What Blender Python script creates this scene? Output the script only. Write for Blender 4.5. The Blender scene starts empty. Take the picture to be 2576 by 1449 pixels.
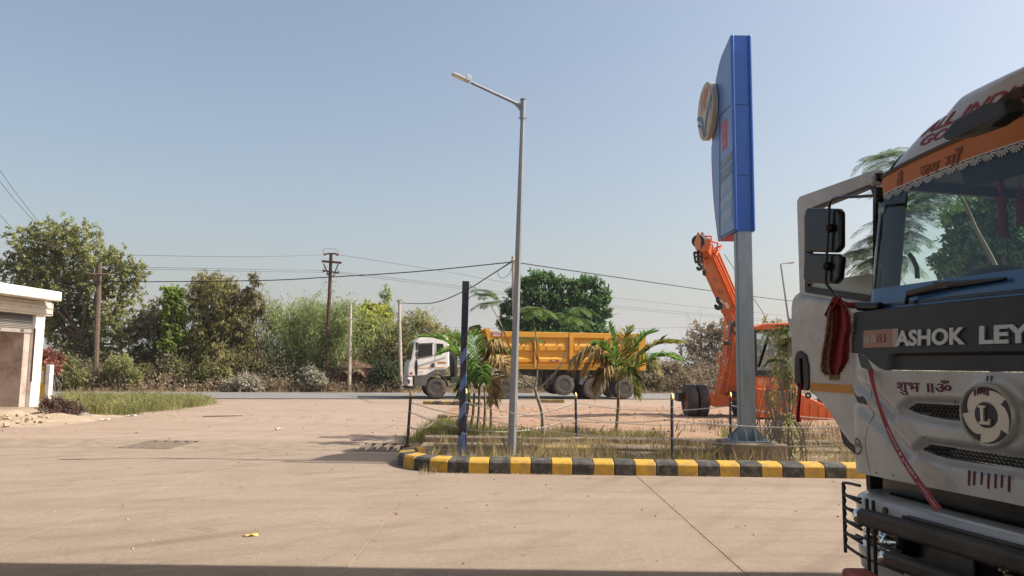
import bpy, bmesh, math, random
import numpy as np
from mathutils import Vector, Matrix
random.seed(7); RNG = np.random.default_rng(11)
SC = bpy.context.scene
COL = SC.collection
rad = math.radians
# ---------------------------------------------------------------- camera
FPX, PW, PH, HOR, ROLL, CH = 1860.0, 2576, 1449, 915.0, .012, 1.7
_pit = math.atan((HOR - PH / 2) / FPX)
FW = Vector((0, math.cos(_pit), math.sin(_pit))); _r0 = Vector((1, 0, 0)); _u0 = _r0.cross(FW)
RT = _r0 * math.cos(ROLL) + _u0 * math.sin(ROLL); UP = _u0 * math.cos(ROLL) - _r0 * math.sin(ROLL)
CAMLOC = Vector((0, 0, CH))
cam = bpy.data.cameras.new('camera'); camo = bpy.data.objects.new('camera', cam); COL.objects.link(camo)
cam.sensor_width = 36; cam.lens = 36 * FPX / PW; cam.clip_start = .05; cam.clip_end = 9000
camo.matrix_world = Matrix(((RT.x, UP.x, -FW.x, 0), (RT.y, UP.y, -FW.y, 0), (RT.z, UP.z, -FW.z, CH), (0, 0, 0, 1)))
SC.camera = camo
# ---------------------------------------------------------------- sky and sun
SUN_EL, SUN_AZ = 46.2, 0.8      # azimuth: degrees from +X towards the camera
sv = Vector((math.cos(rad(SUN_EL)) * math.cos(rad(SUN_AZ)), -math.cos(rad(SUN_EL)) * math.sin(rad(SUN_AZ)), math.sin(rad(SUN_EL))))
wd = bpy.data.worlds.new('World'); SC.world = wd; wd.use_nodes = True
nt = wd.node_tree; bg = nt.nodes['Background']; sky = nt.nodes.new('ShaderNodeTexSky')
sky.sky_type = 'NISHITA'; sky.sun_disc = False; sky.sun_elevation = rad(SUN_EL); sky.sun_rotation = math.atan2(sv.x, sv.y)
sky.altitude = 250; sky.air_density = 1.3; sky.dust_density = 5.0; sky.ozone_density = .8
nt.links.new(sky.outputs[0], bg.inputs[0]); bg.inputs[1].default_value = .106
sl = bpy.data.lights.new('sun', 'SUN'); sl.energy = 5.0; sl.angle = rad(.53); sl.color = (1, .94, .85)
so = bpy.data.objects.new('sun', sl); COL.objects.link(so); so.rotation_euler = sv.to_track_quat('Z', 'Y').to_euler()
so.location = (20, -5, 30)
SC.view_settings.view_transform = 'Standard'; SC.view_settings.look = 'None'; SC.view_settings.gamma = 1
SC.view_settings.exposure = 0.58
SC.cycles.use_denoising = True
SC.cycles.max_bounces = 8; SC.cycles.transparent_max_bounces = 16
# ---------------------------------------------------------------- helpers
def ray(px, py): return FW + RT * ((px - PW / 2) / FPX) - UP * ((py - PH / 2) / FPX)
def P(px, py, Y):                     # photo point -> place at depth Y
    d = ray(px, py); return CAMLOC + d * (Y / d.y)
def G(px, py, z=0.0):                 # photo point -> place on the ground
    d = ray(px, py); return CAMLOC + d * ((z - CH) / d.z)
def PLANE(px, py, o, n):              # photo point -> place on a given real plane
    d = ray(px, py); return CAMLOC + d * ((o - CAMLOC).dot(n) / d.dot(n))
MATS = {}
def nd(t, kind, **kw):
    n = t.nodes.new('ShaderNode' + kind)
    for k, v in kw.items():
        try: setattr(n, k, v)
        except Exception: pass
    return n
def M(name, col, rough=.6, metal=0., var=.12, scale=3., bump=0., bscale=60., dirt=None, coat=0., spec=.5, det=4., stretch=None):
    if name in MATS: return MATS[name]
    m = bpy.data.materials.new(name); m.use_nodes = True; t = m.node_tree; b = t.nodes['Principled BSDF']
    tc = nd(t, 'TexCoord'); src = tc.outputs['Object']
    if stretch:
        mp = nd(t, 'Mapping'); mp.inputs['Scale'].default_value = stretch; t.links.new(src, mp.inputs[0]); src2 = mp.outputs[0]
    else: src2 = src
    n = nd(t, 'TexNoise'); n.inputs['Scale'].default_value = scale; n.inputs['Detail'].default_value = det; n.inputs['Roughness'].default_value = .65
    t.links.new(src2, n.inputs['Vector'])
    r = nd(t, 'ValToRGB'); r.color_ramp.elements[0].position = .3; r.color_ramp.elements[1].position = .7
    c = Vector(col[:3])
    r.color_ramp.elements[0].color = (*[max(0, x * (1 - var)) for x in c], 1); r.color_ramp.elements[1].color = (*[min(1, x * (1 + var)) for x in c], 1)
    t.links.new(n.outputs['Fac'], r.inputs[0]); out = r.outputs[0]
    if dirt:
        dc, amt, dsc = dirt
        n2 = nd(t, 'TexNoise'); n2.inputs['Scale'].default_value = dsc; n2.inputs['Detail'].default_value = 6; n2.inputs['Roughness'].default_value = .7
        t.links.new(src2, n2.inputs['Vector'])
        r2 = nd(t, 'ValToRGB'); r2.color_ramp.elements[0].position = .45; r2.color_ramp.elements[1].position = .72
        r2.color_ramp.elements[0].color = (0, 0, 0, 1); r2.color_ramp.elements[1].color = (amt, amt, amt, 1)
        t.links.new(n2.outputs['Fac'], r2.inputs[0])
        mx = nd(t, 'MixRGB'); t.links.new(r2.outputs[0], mx.inputs[0]); t.links.new(out, mx.inputs[1]); mx.inputs[2].default_value = (*dc, 1); out = mx.outputs[0]
    t.links.new(out, b.inputs['Base Color'])
    b.inputs['Roughness'].default_value = rough; b.inputs['Metallic'].default_value = metal
    b.inputs['Coat Weight'].default_value = coat; b.inputs['Specular IOR Level'].default_value = spec; b.inputs['Coat Roughness'].default_value = .08
    if bump:
        n3 = nd(t, 'TexNoise'); n3.inputs['Scale'].default_value = bscale; n3.inputs['Detail'].default_value = 5; t.links.new(src, n3.inputs['Vector'])
        bp = nd(t, 'Bump'); bp.inputs['Strength'].default_value = bump; bp.inputs['Distance'].default_value = .02
        t.links.new(n3.outputs['Fac'], bp.inputs['Height']); t.links.new(bp.outputs[0], b.inputs['Normal'])
    MATS[name] = m; return m
def LEAF(name, c1, c2, c3, trans=.42, rough=.55):
    if name in MATS: return MATS[name]
    m = bpy.data.materials.new(name); m.use_nodes = True; t = m.node_tree; b = t.nodes['Principled BSDF']; o = t.nodes['Material Output']
    g = nd(t, 'NewGeometry'); r = nd(t, 'ValToRGB'); r.color_ramp.elements[0].color = (*c1, 1); r.color_ramp.elements[1].color = (*c3, 1)
    e = r.color_ramp.elements.new(.5); e.color = (*c2, 1)
    t.links.new(g.outputs['Random Per Island'], r.inputs[0]); t.links.new(r.outputs[0], b.inputs['Base Color'])
    b.inputs['Roughness'].default_value = rough; b.inputs['Specular IOR Level'].default_value = .3
    nn = nd(t, 'TexNoise'); nn.inputs['Scale'].default_value = .8; nn.inputs['Detail'].default_value = 3; t.links.new(g.outputs['Position'], nn.inputs['Vector'])
    mr = nd(t, 'MapRange'); mr.inputs[1].default_value = .35; mr.inputs[2].default_value = .65; mr.inputs[3].default_value = .72; mr.inputs[4].default_value = 1.3; t.links.new(nn.outputs['Fac'], mr.inputs[0])
    hv = nd(t, 'HueSaturation'); t.links.new(r.outputs[0], hv.inputs['Color']); t.links.new(mr.outputs[0], hv.inputs['Value']); t.links.new(hv.outputs[0], b.inputs['Base Color'])
    tr = nd(t, 'BsdfTranslucent'); hs = nd(t, 'HueSaturation'); hs.inputs['Value'].default_value = 1.5; t.links.new(hv.outputs[0], hs.inputs['Color']); t.links.new(hs.outputs[0], tr.inputs[0])
    mx = nd(t, 'MixShader'); mx.inputs[0].default_value = trans; t.links.new(b.outputs[0], mx.inputs[1]); t.links.new(tr.outputs[0], mx.inputs[2]); t.links.new(mx.outputs[0], o.inputs[0])
    MATS[name] = m; return m
def GLASS(name, tint=(.8, .92, .88), refl=1.0, rough=.0, fac=.0):
    if name in MATS: return MATS[name]
    m = bpy.data.materials.new(name); m.use_nodes = True; t = m.node_tree; o = t.nodes['Material Output']; t.nodes.remove(t.nodes['Principled BSDF'])
    tr = nd(t, 'BsdfTransparent'); tr.inputs[0].default_value = (*tint, 1); gl = nd(t, 'BsdfGlossy'); gl.inputs['Roughness'].default_value = rough
    fr = nd(t, 'Fresnel'); fr.inputs[0].default_value = 1.5; ma = nd(t, 'Math', operation='MULTIPLY_ADD'); ma.inputs[1].default_value = refl; ma.inputs[2].default_value = fac
    t.links.new(fr.outputs[0], ma.inputs[0]); mx = nd(t, 'MixShader'); t.links.new(ma.outputs[0], mx.inputs[0]); t.links.new(tr.outputs[0], mx.inputs[1]); t.links.new(gl.outputs[0], mx.inputs[2])
    t.links.new(mx.outputs[0], o.inputs[0]); MATS[name] = m; return m
def tag(o, label=None, cat=None, group=None, kind=None):
    if label: o['label'] = label
    if cat: o['category'] = cat
    if group: o['group'] = group
    if kind: o['kind'] = kind
    return o
def thing(name, label, cat, loc=(0, 0, 0), rz=0., group=None):
    o = bpy.data.objects.new(name, None); COL.objects.link(o); o.location = loc; o.rotation_euler = (0, 0, rz); o.empty_display_size = .1
    return tag(o, label, cat, group)
def mesh_obj(name, verts, faces, mat, parent=None, smooth=None, bevel=0., loc=None, bseg=2):
    me = bpy.data.meshes.new(name); me.from_pydata([tuple(v) for v in verts], [], faces); me.update()
    if smooth is not None:
        me.shade_smooth()
        if smooth < 180: me.set_sharp_from_angle(angle=rad(smooth))
    mats = mat if isinstance(mat, (list, tuple)) else [mat]
    for k in mats: me.materials.append(k)
    o = bpy.data.objects.new(name, me); COL.objects.link(o)
    if parent: o.parent = parent
    if loc is not None: o.location = loc
    if bevel:
        b = o.modifiers.new('bevel', 'BEVEL'); b.width = bevel; b.segments = bseg; b.limit_method = 'ANGLE'; b.angle_limit = rad(40)
    return o
def copy_tree(o, parent=None):
    c = o.copy(); COL.objects.link(c); c.parent = parent
    for ch in list(o.children): copy_tree(ch, c)
    return c
class MB:
    def __init__(s, off=None): s.v = []; s.f = []; s.mi = []; s.off = Vector(off) if off is not None else Vector((0, 0, 0))
    def add(s, vs, fs, mi=0):
        n = len(s.v); s.v += [Vector(v) - s.off for v in vs]; s.f += [tuple(n + i for i in f) for f in fs]; s.mi += [mi] * len(fs); return s
    def box(s, c, d, rot=None, mi=0):
        c = Vector(c); d = Vector(d) / 2; vs = []
        for x in (-1, 1):
            for y in (-1, 1):
                for z in (-1, 1):
                    q = Vector((x * d.x, y * d.y, z * d.z))
                    if rot is not None: q = rot @ q
                    vs.append(c + q)
        return s.add(vs, [(0, 1, 3, 2), (4, 6, 7, 5), (0, 4, 5, 1), (2, 3, 7, 6), (0, 2, 6, 4), (1, 5, 7, 3)], mi)
    def hexa(s, a, b, mi=0):            # two quads joined: a (4 pts) and b (4 pts)
        return s.add(list(a) + list(b), [(3, 2, 1, 0), (4, 5, 6, 7), (0, 1, 5, 4), (1, 2, 6, 5), (2, 3, 7, 6), (3, 0, 4, 7)], mi)
    def cyl(s, p0, p1, r0, r1=None, n=12, caps=True, mi=0, ph=0.):
        r1 = r0 if r1 is None else r1; p0 = Vector(p0); p1 = Vector(p1); ax = (p1 - p0)
        if ax.length < 1e-9: return s
        ax.normalize(); a = ax.orthogonal().normalized()
        if abs(ax.z) > .9: a = (Vector((1, 0, 0)) - ax * ax.x).normalized()
        b = ax.cross(a); vs = []
        for p, r in ((p0, r0), (p1, r1)):
            for i in range(n):
                t = ph + 2 * math.pi * i / n; vs.append(p + (a * math.cos(t) + b * math.sin(t)) * r)
        fs = [(i, (i + 1) % n, n + (i + 1) % n, n + i) for i in range(n)]
        if caps: fs += [tuple(range(n - 1, -1, -1)), tuple(range(n, 2 * n))]
        return s.add(vs, fs, mi)
    def tube(s, pts, r, n=8, caps=True, mi=0):
        pts = [Vector(p) for p in pts]; m = len(pts); rs = r if isinstance(r, (list, tuple)) else [r] * m; vs = []; pa = None
        for k in range(m):
            d = (pts[min(k + 1, m - 1)] - pts[max(k - 1, 0)]); d = d.normalized() if d.length > 1e-9 else Vector((0, 0, 1))
            a = d.orthogonal().normalized() if pa is None else (pa - d * pa.dot(d))
            if a.length < 1e-6: a = d.orthogonal()
            a.normalize(); pa = a; b = d.cross(a)
            for i in range(n):
                t = 2 * math.pi * i / n; vs.append(pts[k] + (a * math.cos(t) + b * math.sin(t)) * rs[k])
        fs = [(k * n + i, k * n + (i + 1) % n, (k + 1) * n + (i + 1) % n, (k + 1) * n + i) for k in range(m - 1) for i in range(n)]
        if caps: fs += [tuple(range(n - 1, -1, -1)), tuple(range((m - 1) * n, m * n))]
        return s.add(vs, fs, mi)
    def prism(s, poly, f0, f1, mi=0):     # poly of 2-D points, f0/f1 map (x,y)->3-D for the two ends
        n = len(poly); vs = [f0(*p) for p in poly] + [f1(*p) for p in poly]
        return s.add(vs, [tuple(range(n - 1, -1, -1)), tuple(range(n, 2 * n))] + [(i, (i + 1) % n, n + (i + 1) % n, n + i) for i in range(n)], mi)
    def lathe(s, prof, o, ax=(0, 0, 1), n=24, mi=0):   # prof: (r, h)
        o = Vector(o); ax = Vector(ax).normalized(); a = ax.orthogonal().normalized(); b = ax.cross(a); vs = []; m = len(prof)
        for r, h in prof:
            for i in range(n):
                t = 2 * math.pi * i / n; vs.append(o + ax * h + (a * math.cos(t) + b * math.sin(t)) * r)
        fs = [(k * n + i, k * n + (i + 1) % n, (k + 1) * n + (i + 1) % n, (k + 1) * n + i) for k in range(m - 1) for i in range(n)]
        fs += [tuple(range(n - 1, -1, -1)), tuple(range((m - 1) * n, m * n))]
        return s.add(vs, fs, mi)
    def grid(s, fn, nu, nv, mi=0, flip=False):
        vs = [fn(i / nu, j / nv) for j in range(nv + 1) for i in range(nu + 1)]; w = nu + 1
        fs = [(j * w + i, j * w + i + 1, (j + 1) * w + i + 1, (j + 1) * w + i) for j in range(nv) for i in range(nu)]
        if flip: fs = [f[::-1] for f in fs]
        return s.add(vs, fs, mi)
    def ball(s, c, r, n=10, sc=(1, 1, 1), mi=0):
        c = Vector(c); pr = [(math.sin(math.pi * k / n), -math.cos(math.pi * k / n)) for k in range(n + 1)]; vs = []; fs = []
        for a, h in pr:
            for i in range(n):
                t = 2 * math.pi * i / n; vs.append(c + Vector((a * math.cos(t) * sc[0], a * math.sin(t) * sc[1], h * sc[2])) * r)
        fs = [(k * n + i, k * n + (i + 1) % n, (k + 1) * n + (i + 1) % n, (k + 1) * n + i) for k in range(n) for i in range(n)]
        return s.add(vs, fs, mi)
    def build(s, name, mat, parent=None, smooth=None, bevel=0., loc=None, bseg=2):
        o = mesh_obj(name, s.v, s.f, mat, parent, smooth, bevel, loc, bseg)
        if isinstance(mat, (list, tuple)) and len(mat) > 1: o.data.polygons.foreach_set('material_index', s.mi)
        return o
_TX = {}
def text_geo(txt, size=1., ext=0., off=0., shear=0., align='LEFT'):
    k = (txt, size, ext, off, shear, align)
    if k in _TX: return _TX[k]
    cu = bpy.data.curves.new('txt', 'FONT'); cu.body = txt; cu.size = size; cu.extrude = ext; cu.offset = off; cu.shear = shear; cu.align_x = align; cu.resolution_u = 3
    o = bpy.data.objects.new('txt', cu); COL.objects.link(o); dg = bpy.context.evaluated_depsgraph_get(); dg.update()
    me = bpy.data.meshes.new_from_object(o.evaluated_get(dg)); vs = [v.co.copy() for v in me.vertices]; fs = [tuple(p.vertices) for p in me.polygons]
    bpy.data.objects.remove(o); bpy.data.curves.remove(cu); bpy.data.meshes.remove(me)
    _TX[k] = (vs, fs); return vs, fs
def text_obj(name, txt, size, mat, fn, parent=None, ext=0., off=0., shear=0., sx=1., align='LEFT'):
    vs, fs = text_geo(txt, size, ext, off, shear, align)
    return mesh_obj(name, [fn(v.x * sx, v.y, v.z) for v in vs], fs, mat, parent)
def smooth01(x): x = max(0., min(1., x)); return x * x * (3 - 2 * x)
def lerp(a, b, t): return a + (b - a) * t
# ================================================================ setting
def GROUND(name, col, dark, light, rough=.9, stretch=(1, 1, 1), pit=.5, crack=.0, streak=.5, bump=.35, arcs=.45):
    """worn ground: broad blotches, drawn-out tyre streaks, fine grit, pits and hairline cracks"""
    m = bpy.data.materials.new(name); m.use_nodes = True; t = m.node_tree; b = t.nodes['Principled BSDF']; tc = nd(t, 'TexCoord'); g = nd(t, 'NewGeometry'); src = g.outputs['Position']
    def noise(sc, det=6, ro=.65, mp=None, dist=0.):
        n = nd(t, 'TexNoise'); n.inputs['Scale'].default_value = sc; n.inputs['Detail'].default_value = det; n.inputs['Roughness'].default_value = ro; n.inputs['Distortion'].default_value = dist
        if mp: q = nd(t, 'Mapping'); q.inputs['Scale'].default_value = mp[:3]; q.inputs['Rotation'].default_value = (0, 0, mp[3]); t.links.new(src, q.inputs[0]); t.links.new(q.outputs[0], n.inputs['Vector'])
        else: t.links.new(src, n.inputs['Vector'])
        return n.outputs['Fac']
    def ramp(f, a, c, v0=0., v1=1.):
        r = nd(t, 'ValToRGB'); r.color_ramp.elements[0].position = a; r.color_ramp.elements[1].position = c; r.color_ramp.elements[0].color = (v0, v0, v0, 1); r.color_ramp.elements[1].color = (v1, v1, v1, 1); t.links.new(f, r.inputs[0]); return r.outputs[0]
    def mix(f, a, c):
        x = nd(t, 'MixRGB'); t.links.new(f, x.inputs[0])
        for k, v in ((1, a), (2, c)):
            if isinstance(v, tuple): x.inputs[k].default_value = (*v, 1)
            else: t.links.new(v, x.inputs[k])
        return x.outputs[0]
    c = mix(ramp(noise(.35, 8, .6, None, .6), .35, .68, 0, .75), col, light); c = mix(ramp(noise(1.1, 9, .7), .48, .75, 0, .65), c, dark)
    c = mix(ramp(noise(.7, 7, .65, (.12, 1.6, 1, .12)), .5, .72, 0, streak), c, dark); c = mix(ramp(noise(.9, 7, .6, (.1, 1.3, 1, -.35)), .54, .74, 0, streak), c, light)
    c = mix(ramp(noise(14, 7, .8), .42, .70, 0, .62), c, dark); c = mix(ramp(noise(60, 4, .7), .54, .68, 0, pit * 1.5), c, tuple(x * .55 for x in dark))
    for (ax, ay, sc_, st_) in ((14., -21., .42, arcs), (-3., 6., .55, arcs * .8)):
        q = nd(t, 'Mapping'); q.inputs['Location'].default_value = (ax, ay, 0); t.links.new(src, q.inputs[0]); wv = nd(t, 'TexWave'); wv.wave_type = 'RINGS'; wv.rings_direction = 'Z'; wv.inputs['Scale'].default_value = sc_; wv.inputs['Distortion'].default_value = 2.5; wv.inputs['Detail'].default_value = 4; wv.inputs['Detail Scale'].default_value = 1.2
        t.links.new(q.outputs[0], wv.inputs['Vector']); ml = nd(t, 'Math', operation='MULTIPLY'); t.links.new(ramp(wv.outputs['Fac'], .72, .95, 0, st_), ml.inputs[0]); t.links.new(ramp(noise(.5, 5, .6), .42, .66), ml.inputs[1]); c = mix(ml.outputs[0], c, tuple(x * .8 for x in dark))
    c = mix(ramp(noise(2.3, 3, .5, None, 1.), .66, .74, 0, .5), c, tuple(x * .5 for x in dark))
    h = noise(45, 6, .7)
    if crack:
        v = nd(t, 'TexVoronoi'); v.feature = 'DISTANCE_TO_EDGE'; v.inputs['Scale'].default_value = .22; q = nd(t, 'Mapping'); nn = nd(t, 'TexNoise'); nn.inputs['Scale'].default_value = 1.5; nn.inputs['Detail'].default_value = 6
        t.links.new(src, nn.inputs['Vector']); ad = nd(t, 'MixRGB', blend_type='ADD'); ad.inputs[0].default_value = 1.; t.links.new(src, ad.inputs[1]); t.links.new(nn.outputs['Color'], ad.inputs[2]); t.links.new(ad.outputs[0], v.inputs['Vector'])
        c = mix(ramp(v.outputs['Distance'], .0, .0035, crack, 0.), c, tuple(x * .45 for x in dark))
    t.links.new(c, b.inputs['Base Color']); b.inputs['Roughness'].default_value = rough; b.inputs['Specular IOR Level'].default_value = .25
    bp = nd(t, 'Bump'); bp.inputs['Strength'].default_value = bump; bp.inputs['Distance'].default_value = .02; t.links.new(h, bp.inputs['Height']); t.links.new(bp.outputs[0], b.inputs['Normal']); MATS[name] = m; return m
m_conc = GROUND('concrete_forecourt', (0.295, 0.225, 0.165), (0.210, 0.158, 0.116), (0.342, 0.268, 0.206), pit=.5, crack=.16, streak=.65)
m_conc2 = M('concrete_rough', (0.256, 0.196, 0.136), .9, var=.25, scale=3, bump=.5, bscale=60, dirt=((0.160, 0.120, 0.084), .6, 4))
m_dirt = GROUND('yard_dirt', (0.334, 0.244, 0.181), (0.248, 0.180, 0.132), (0.381, 0.287, 0.220), .95, pit=.35, streak=.9, bump=.6)
m_red = M('red_earth', (0.288, 0.172, 0.104), .95, var=.22, scale=1.2, bump=.7, bscale=12, dirt=((0.336, 0.240, 0.160), .7, 1.7), det=8)
m_soil = M('dry_soil', (0.192, 0.136, 0.084), .95, var=.35, scale=3, bump=.8, bscale=20, dirt=((0.304, 0.232, 0.144), .7, 5))
m_terr = M('scrub_ground', (.2, .16, .1), .95, var=.3, scale=.2, bump=.3, bscale=4)
m_road = M('asphalt', (.17, .164, .155), .85, var=.14, scale=2, bump=.25, bscale=120, dirt=((.3, .25, .2), .35, .8), stretch=(.3, 1, 1))
m_shoul = M('road_shoulder', (0.288, 0.216, 0.148), .95, var=.2, scale=1.5, bump=.3, bscale=30)
def struct(o): o['kind'] = 'structure'; return o
# terrain
b = MB()
b.add([(-4000, -200, -.5), (4000, -200, -.5), (4000, 4000, -.5), (-4000, 4000, -.5)], [(0, 1, 2, 3)])
struct(b.build('ground', m_terr))
# forecourt of concrete slabs
fc = struct(thing('forecourt', None, None)); fc.pop('label', None)
xs = [-1.33 + 3.28 * k for k in range(-7, 6)]
for i in range(len(xs) - 1):
    ys = [-9, -1.3, 4.4, 14.4]
    if abs(xs[i] + 4.61) < .1: ys = [-9, -1.3, 4.4, 10.57, 14.4]
    for j in range(len(ys) - 1):
        dz = random.uniform(-.003, .003)
        g = .0045
        b = MB().box(((xs[i] + xs[i + 1]) / 2, (ys[j] + ys[j + 1]) / 2, -.02 + dz), (xs[i + 1] - xs[i] - g * 2, ys[j + 1] - ys[j] - g * 2, .04))
        b.build('slab', m_conc, fc, bevel=.003, bseg=1)
b = MB().box((-3, 2.7, -.193), (44, 23.38, .38)); struct(b.build('slab_bed', m_conc2, fc))
# drain channel and yard
CHY0, CHY1 = 14.42, 15.86
dc = struct(thing('drain_channel', None, None))
MB().box((-8, (CHY0 + CHY1) / 2, -.48), (36, CHY1 - CHY0 + .02, .06)).build('channel_floor', m_soil, dc)
m_bar = M('grate_bar', (.17, .13, .095), .8, var=.25, scale=6, bump=.2)
grates = [(-7.62, -6.55, 'sunken drain grating on the open forecourt, well away from the striped kerb'), (-3.05, -1.75, 'drain grating with slanting bars beside the rounded end of the striped kerb')]
x = -24.
def cover(x0, x1):
    n = max(1, round((x1 - x0) / 2.4)); w = (x1 - x0) / n
    for k in range(n):
        MB().box((x0 + w * (k + .5), (CHY0 + CHY1) / 2, -.075 + random.uniform(-.006, .002)), (w - .012, CHY1 - CHY0 - .016, .15)).build('cover_slab', m_conc2, dc, bevel=.01, bseg=1)
for gx0, gx1, lab in grates:
    cover(x, gx0); x = gx1
    gr = thing('drain_grate', lab, 'drain grate', ((gx0 + gx1) / 2, (CHY0 + CHY1) / 2, 0), group='drain gratings in the forecourt')
    cx, cy = (gx0 + gx1) / 2, (CHY0 + CHY1) / 2
    for yy in (CHY0 + .04, CHY1 - .04): MB((cx, cy, 0)).box((cx, yy, -.03), (gx1 - gx0 - .02, .07, .07)).build('frame_rail', m_bar, gr)
    n = int((gx1 - gx0) / .19)
    for k in range(n):
        bx = gx0 + (k + .5) * (gx1 - gx0) / n
        MB((cx, cy, 0)).box((bx, cy, -.02 - .01 * random.random()), (.085, CHY1 - CHY0 - .155, .07)).build('bar', m_bar, gr)
cover(x, 12.)
def heightgrid(x0, x1, y0, y1, nx, ny, fz):
    return lambda u, v: (lerp(x0, x1, u), lerp(y0, y1, v), fz(lerp(x0, x1, u), lerp(y0, y1, v)))
from mathutils import noise as MN
def nz(x, y, s=1., o=0.): return MN.noise(Vector((x * s, y * s, o)))
# road frame: the road runs at an angle to the forecourt
RA = rad(13.0); RD = Vector((math.cos(RA), math.sin(RA), 0)); RN = Vector((-math.sin(RA), math.cos(RA), 0)); RO = G(1098, 1003)
def RP(a, c, z=0): return RO + RD * a + RN * c + Vector((0, 0, z - RO.z))
yb = MB()
def yard(u, v):
    x = lerp(-60, 60, u); y0 = CHY1 + .01; yr = (RP((x - RO.x) / math.cos(RA), -.6)).y; y = lerp(y0, max(yr, y0 + .5), v)
    return (x, y, -.012 + (.02 * nz(x, y, .35) if .02 < v < .97 else 0))
yb.grid(yard, 120, 30); struct(yb.build('dirt_yard', m_dirt, smooth=180))
b = MB(); b.add([RP(-160, -.62, -.03), RP(160, -.62, -.03), RP(160, 8.6, -.03), RP(-160, 8.6, -.03)], [(0, 1, 2, 3)]); struct(b.build('road_shoulder', m_shoul))
b = MB(); b.add([RP(-160, .05, 0), RP(160, .05, 0), RP(160, 7.0, 0), RP(-160, 7.0, 0)], [(0, 1, 2, 3)]); struct(b.build('road', m_road))
# verge beyond the road
vb = MB()
def verge(u, v):
    a = lerp(-120, 120, u); c = lerp(7.9, 60, v ** 1.6); z = -.02 + .25 * smooth01(v * 3) * (1 + nz(a, c, .2)) - 1.2 * smooth01((v - .2) * 1.4)
    p = RP(a, c, z); return (p.x, p.y, p.z)
vb.grid(verge, 120, 30); struct(vb.build('verge', M('verge_earth', (.25, .18, .115), .95, var=.35, scale=.8, bump=.6, bscale=8), smooth=180))
# distant ridge
hb = MB()
def ridge(u, v):
    x = lerp(-2600, 1500, u); y = 1500 + 500 * v; h = 150 * max(0, .38 + .5 * nz(x, 0, .0011, 3.1) + .1 * nz(x, 0, .006, 1.)) * math.sin(math.pi * min(1, v * 1.0)) ** .6 * smooth01((200 - x) / 900.)
    return (x, y, -2 + h)
hb.grid(ridge, 160, 12); struct(hb.build('hills', M('hill_scrub', (.12, .12, .08), .95, var=.3, scale=.01), smooth=180))
# ------------------------------------------------------------- striped kerb
m_ky = M('kerb_yellow', (0.546, 0.308, 0.026), .7, var=.14, scale=5, bump=.3, bscale=50, dirt=((0.229, 0.167, 0.101), .95, 8))
m_kb = M('kerb_black', (.035, .033, .031), .75, var=.3, scale=5, bump=.3, bscale=50, dirt=((.19, .155, .115), .85, 8))
path = []
R1 = 1.22; cxk, cyk = -.72, 11.72 + R1
for k in range(0, 19): path.append(Vector((cxk - R1 * math.sin(math.pi * (1 - k / 18) * .72), cyk - R1 * math.cos(math.pi * (1 - k / 18) * .72), 0)))
path += [Vector((cxk + .3 * k, 11.72 - .005 * k, 0)) for k in range(1, 36)]
def resample(pts, step):
    out = [pts[0]]; acc = 0
    for a, c in zip(pts, pts[1:]):
        L = (c - a).length; t = step - acc
        while t <= L: out.append(a + (c - a) * (t / L)); t += step
        acc = (acc + L) % step
    return out
KS = .3245; iN = next(i for i, p in enumerate(path) if p.y < 11.7201 and p.x > -.9); back = [Vector((-.65, 11.72, 0))] + [p for p in reversed(path) if p.x < -.66 or p.y > 11.75]
bk = resample(back, KS)[1:]; st = list(reversed(bk)) + [Vector((-.65 + KS * k, 11.72 - .0167 * (.07 + KS * k), 0)) for k in range(32)]; n0 = len(bk)
def kerb_section(p, d, prof, dz=0.):
    n = Vector((-d.y, d.x, 0)).normalized()
    return [p + n * q + Vector((0, 0, h + dz)) for q, h in prof]
KPROF = [(0, -.05), (0.012, .165), (.05, .2), (.27, .225), (.3, .2), (.3, -.05)]
def kerb(name, label, stations, prof, mats, cat='kerb', gap=.003, jz=.004):
    root = thing(name, label, cat, stations[0]); o0 = stations[0]
    ds = [(stations[min(i + 1, len(stations) - 1)] - stations[max(i - 1, 0)]).normalized() for i in range(len(stations))]
    for i in range(len(stations) - 1):
        a, c = stations[i], stations[i + 1]; e = (c - a).normalized() * gap; jj = random.uniform(-jz, jz)
        A = kerb_section(a + e, ds[i], prof, jj); B = kerb_section(c - e, ds[i + 1], prof, jj); m = len(prof)
        mb = MB(o0).add(A + B, [tuple(range(m)), tuple(range(2 * m - 1, m - 1, -1))] + [(k, m + k, m + (k + 1) % m, (k + 1) % m) for k in range(m)])
        mb.build('kerb_block', mats[i % len(mats)] if len(mats) < 20 else mats[i], root, bevel=.012, bseg=2)
    return root
kerb('striped_kerb', 'black and yellow striped concrete kerb with a rounded end around the chain fence bed', st, KPROF, [m_kb, m_ky] if n0 % 2 else [m_ky, m_kb])
m_oldk = M('old_kerb', (.19, .15, .108), .9, var=.35, scale=3, bump=.5, bscale=40, dirt=((.08, .07, .055), .75, 2.2))
m_oldk2 = M('old_kerb_yellow', (.38, .26, .09), .9, var=.35, scale=3, bump=.5, bscale=40, dirt=((.12, .1, .07), .8, 2.2))
OPROF = [(0, -.1), (0.01, .13), (.05, .16), (.16, .16), (.16, -.1)]
kerb('low_kerb', 'low weathered concrete kerb across the middle of the grassy bed', [Vector((-1.45 + 1.0 * k, 14.05, .02)) for k in range(13)], OPROF, [m_oldk, m_oldk, m_oldk2, m_oldk], gap=.006, jz=.012)
kerb('low_kerb', 'grey weathered concrete kerb along the far edge of the grassy bed', [Vector((-1.75 + 1.0 * k, 15.25, .06)) for k in range(13)], OPROF, [m_oldk], gap=.006, jz=.012)
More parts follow.
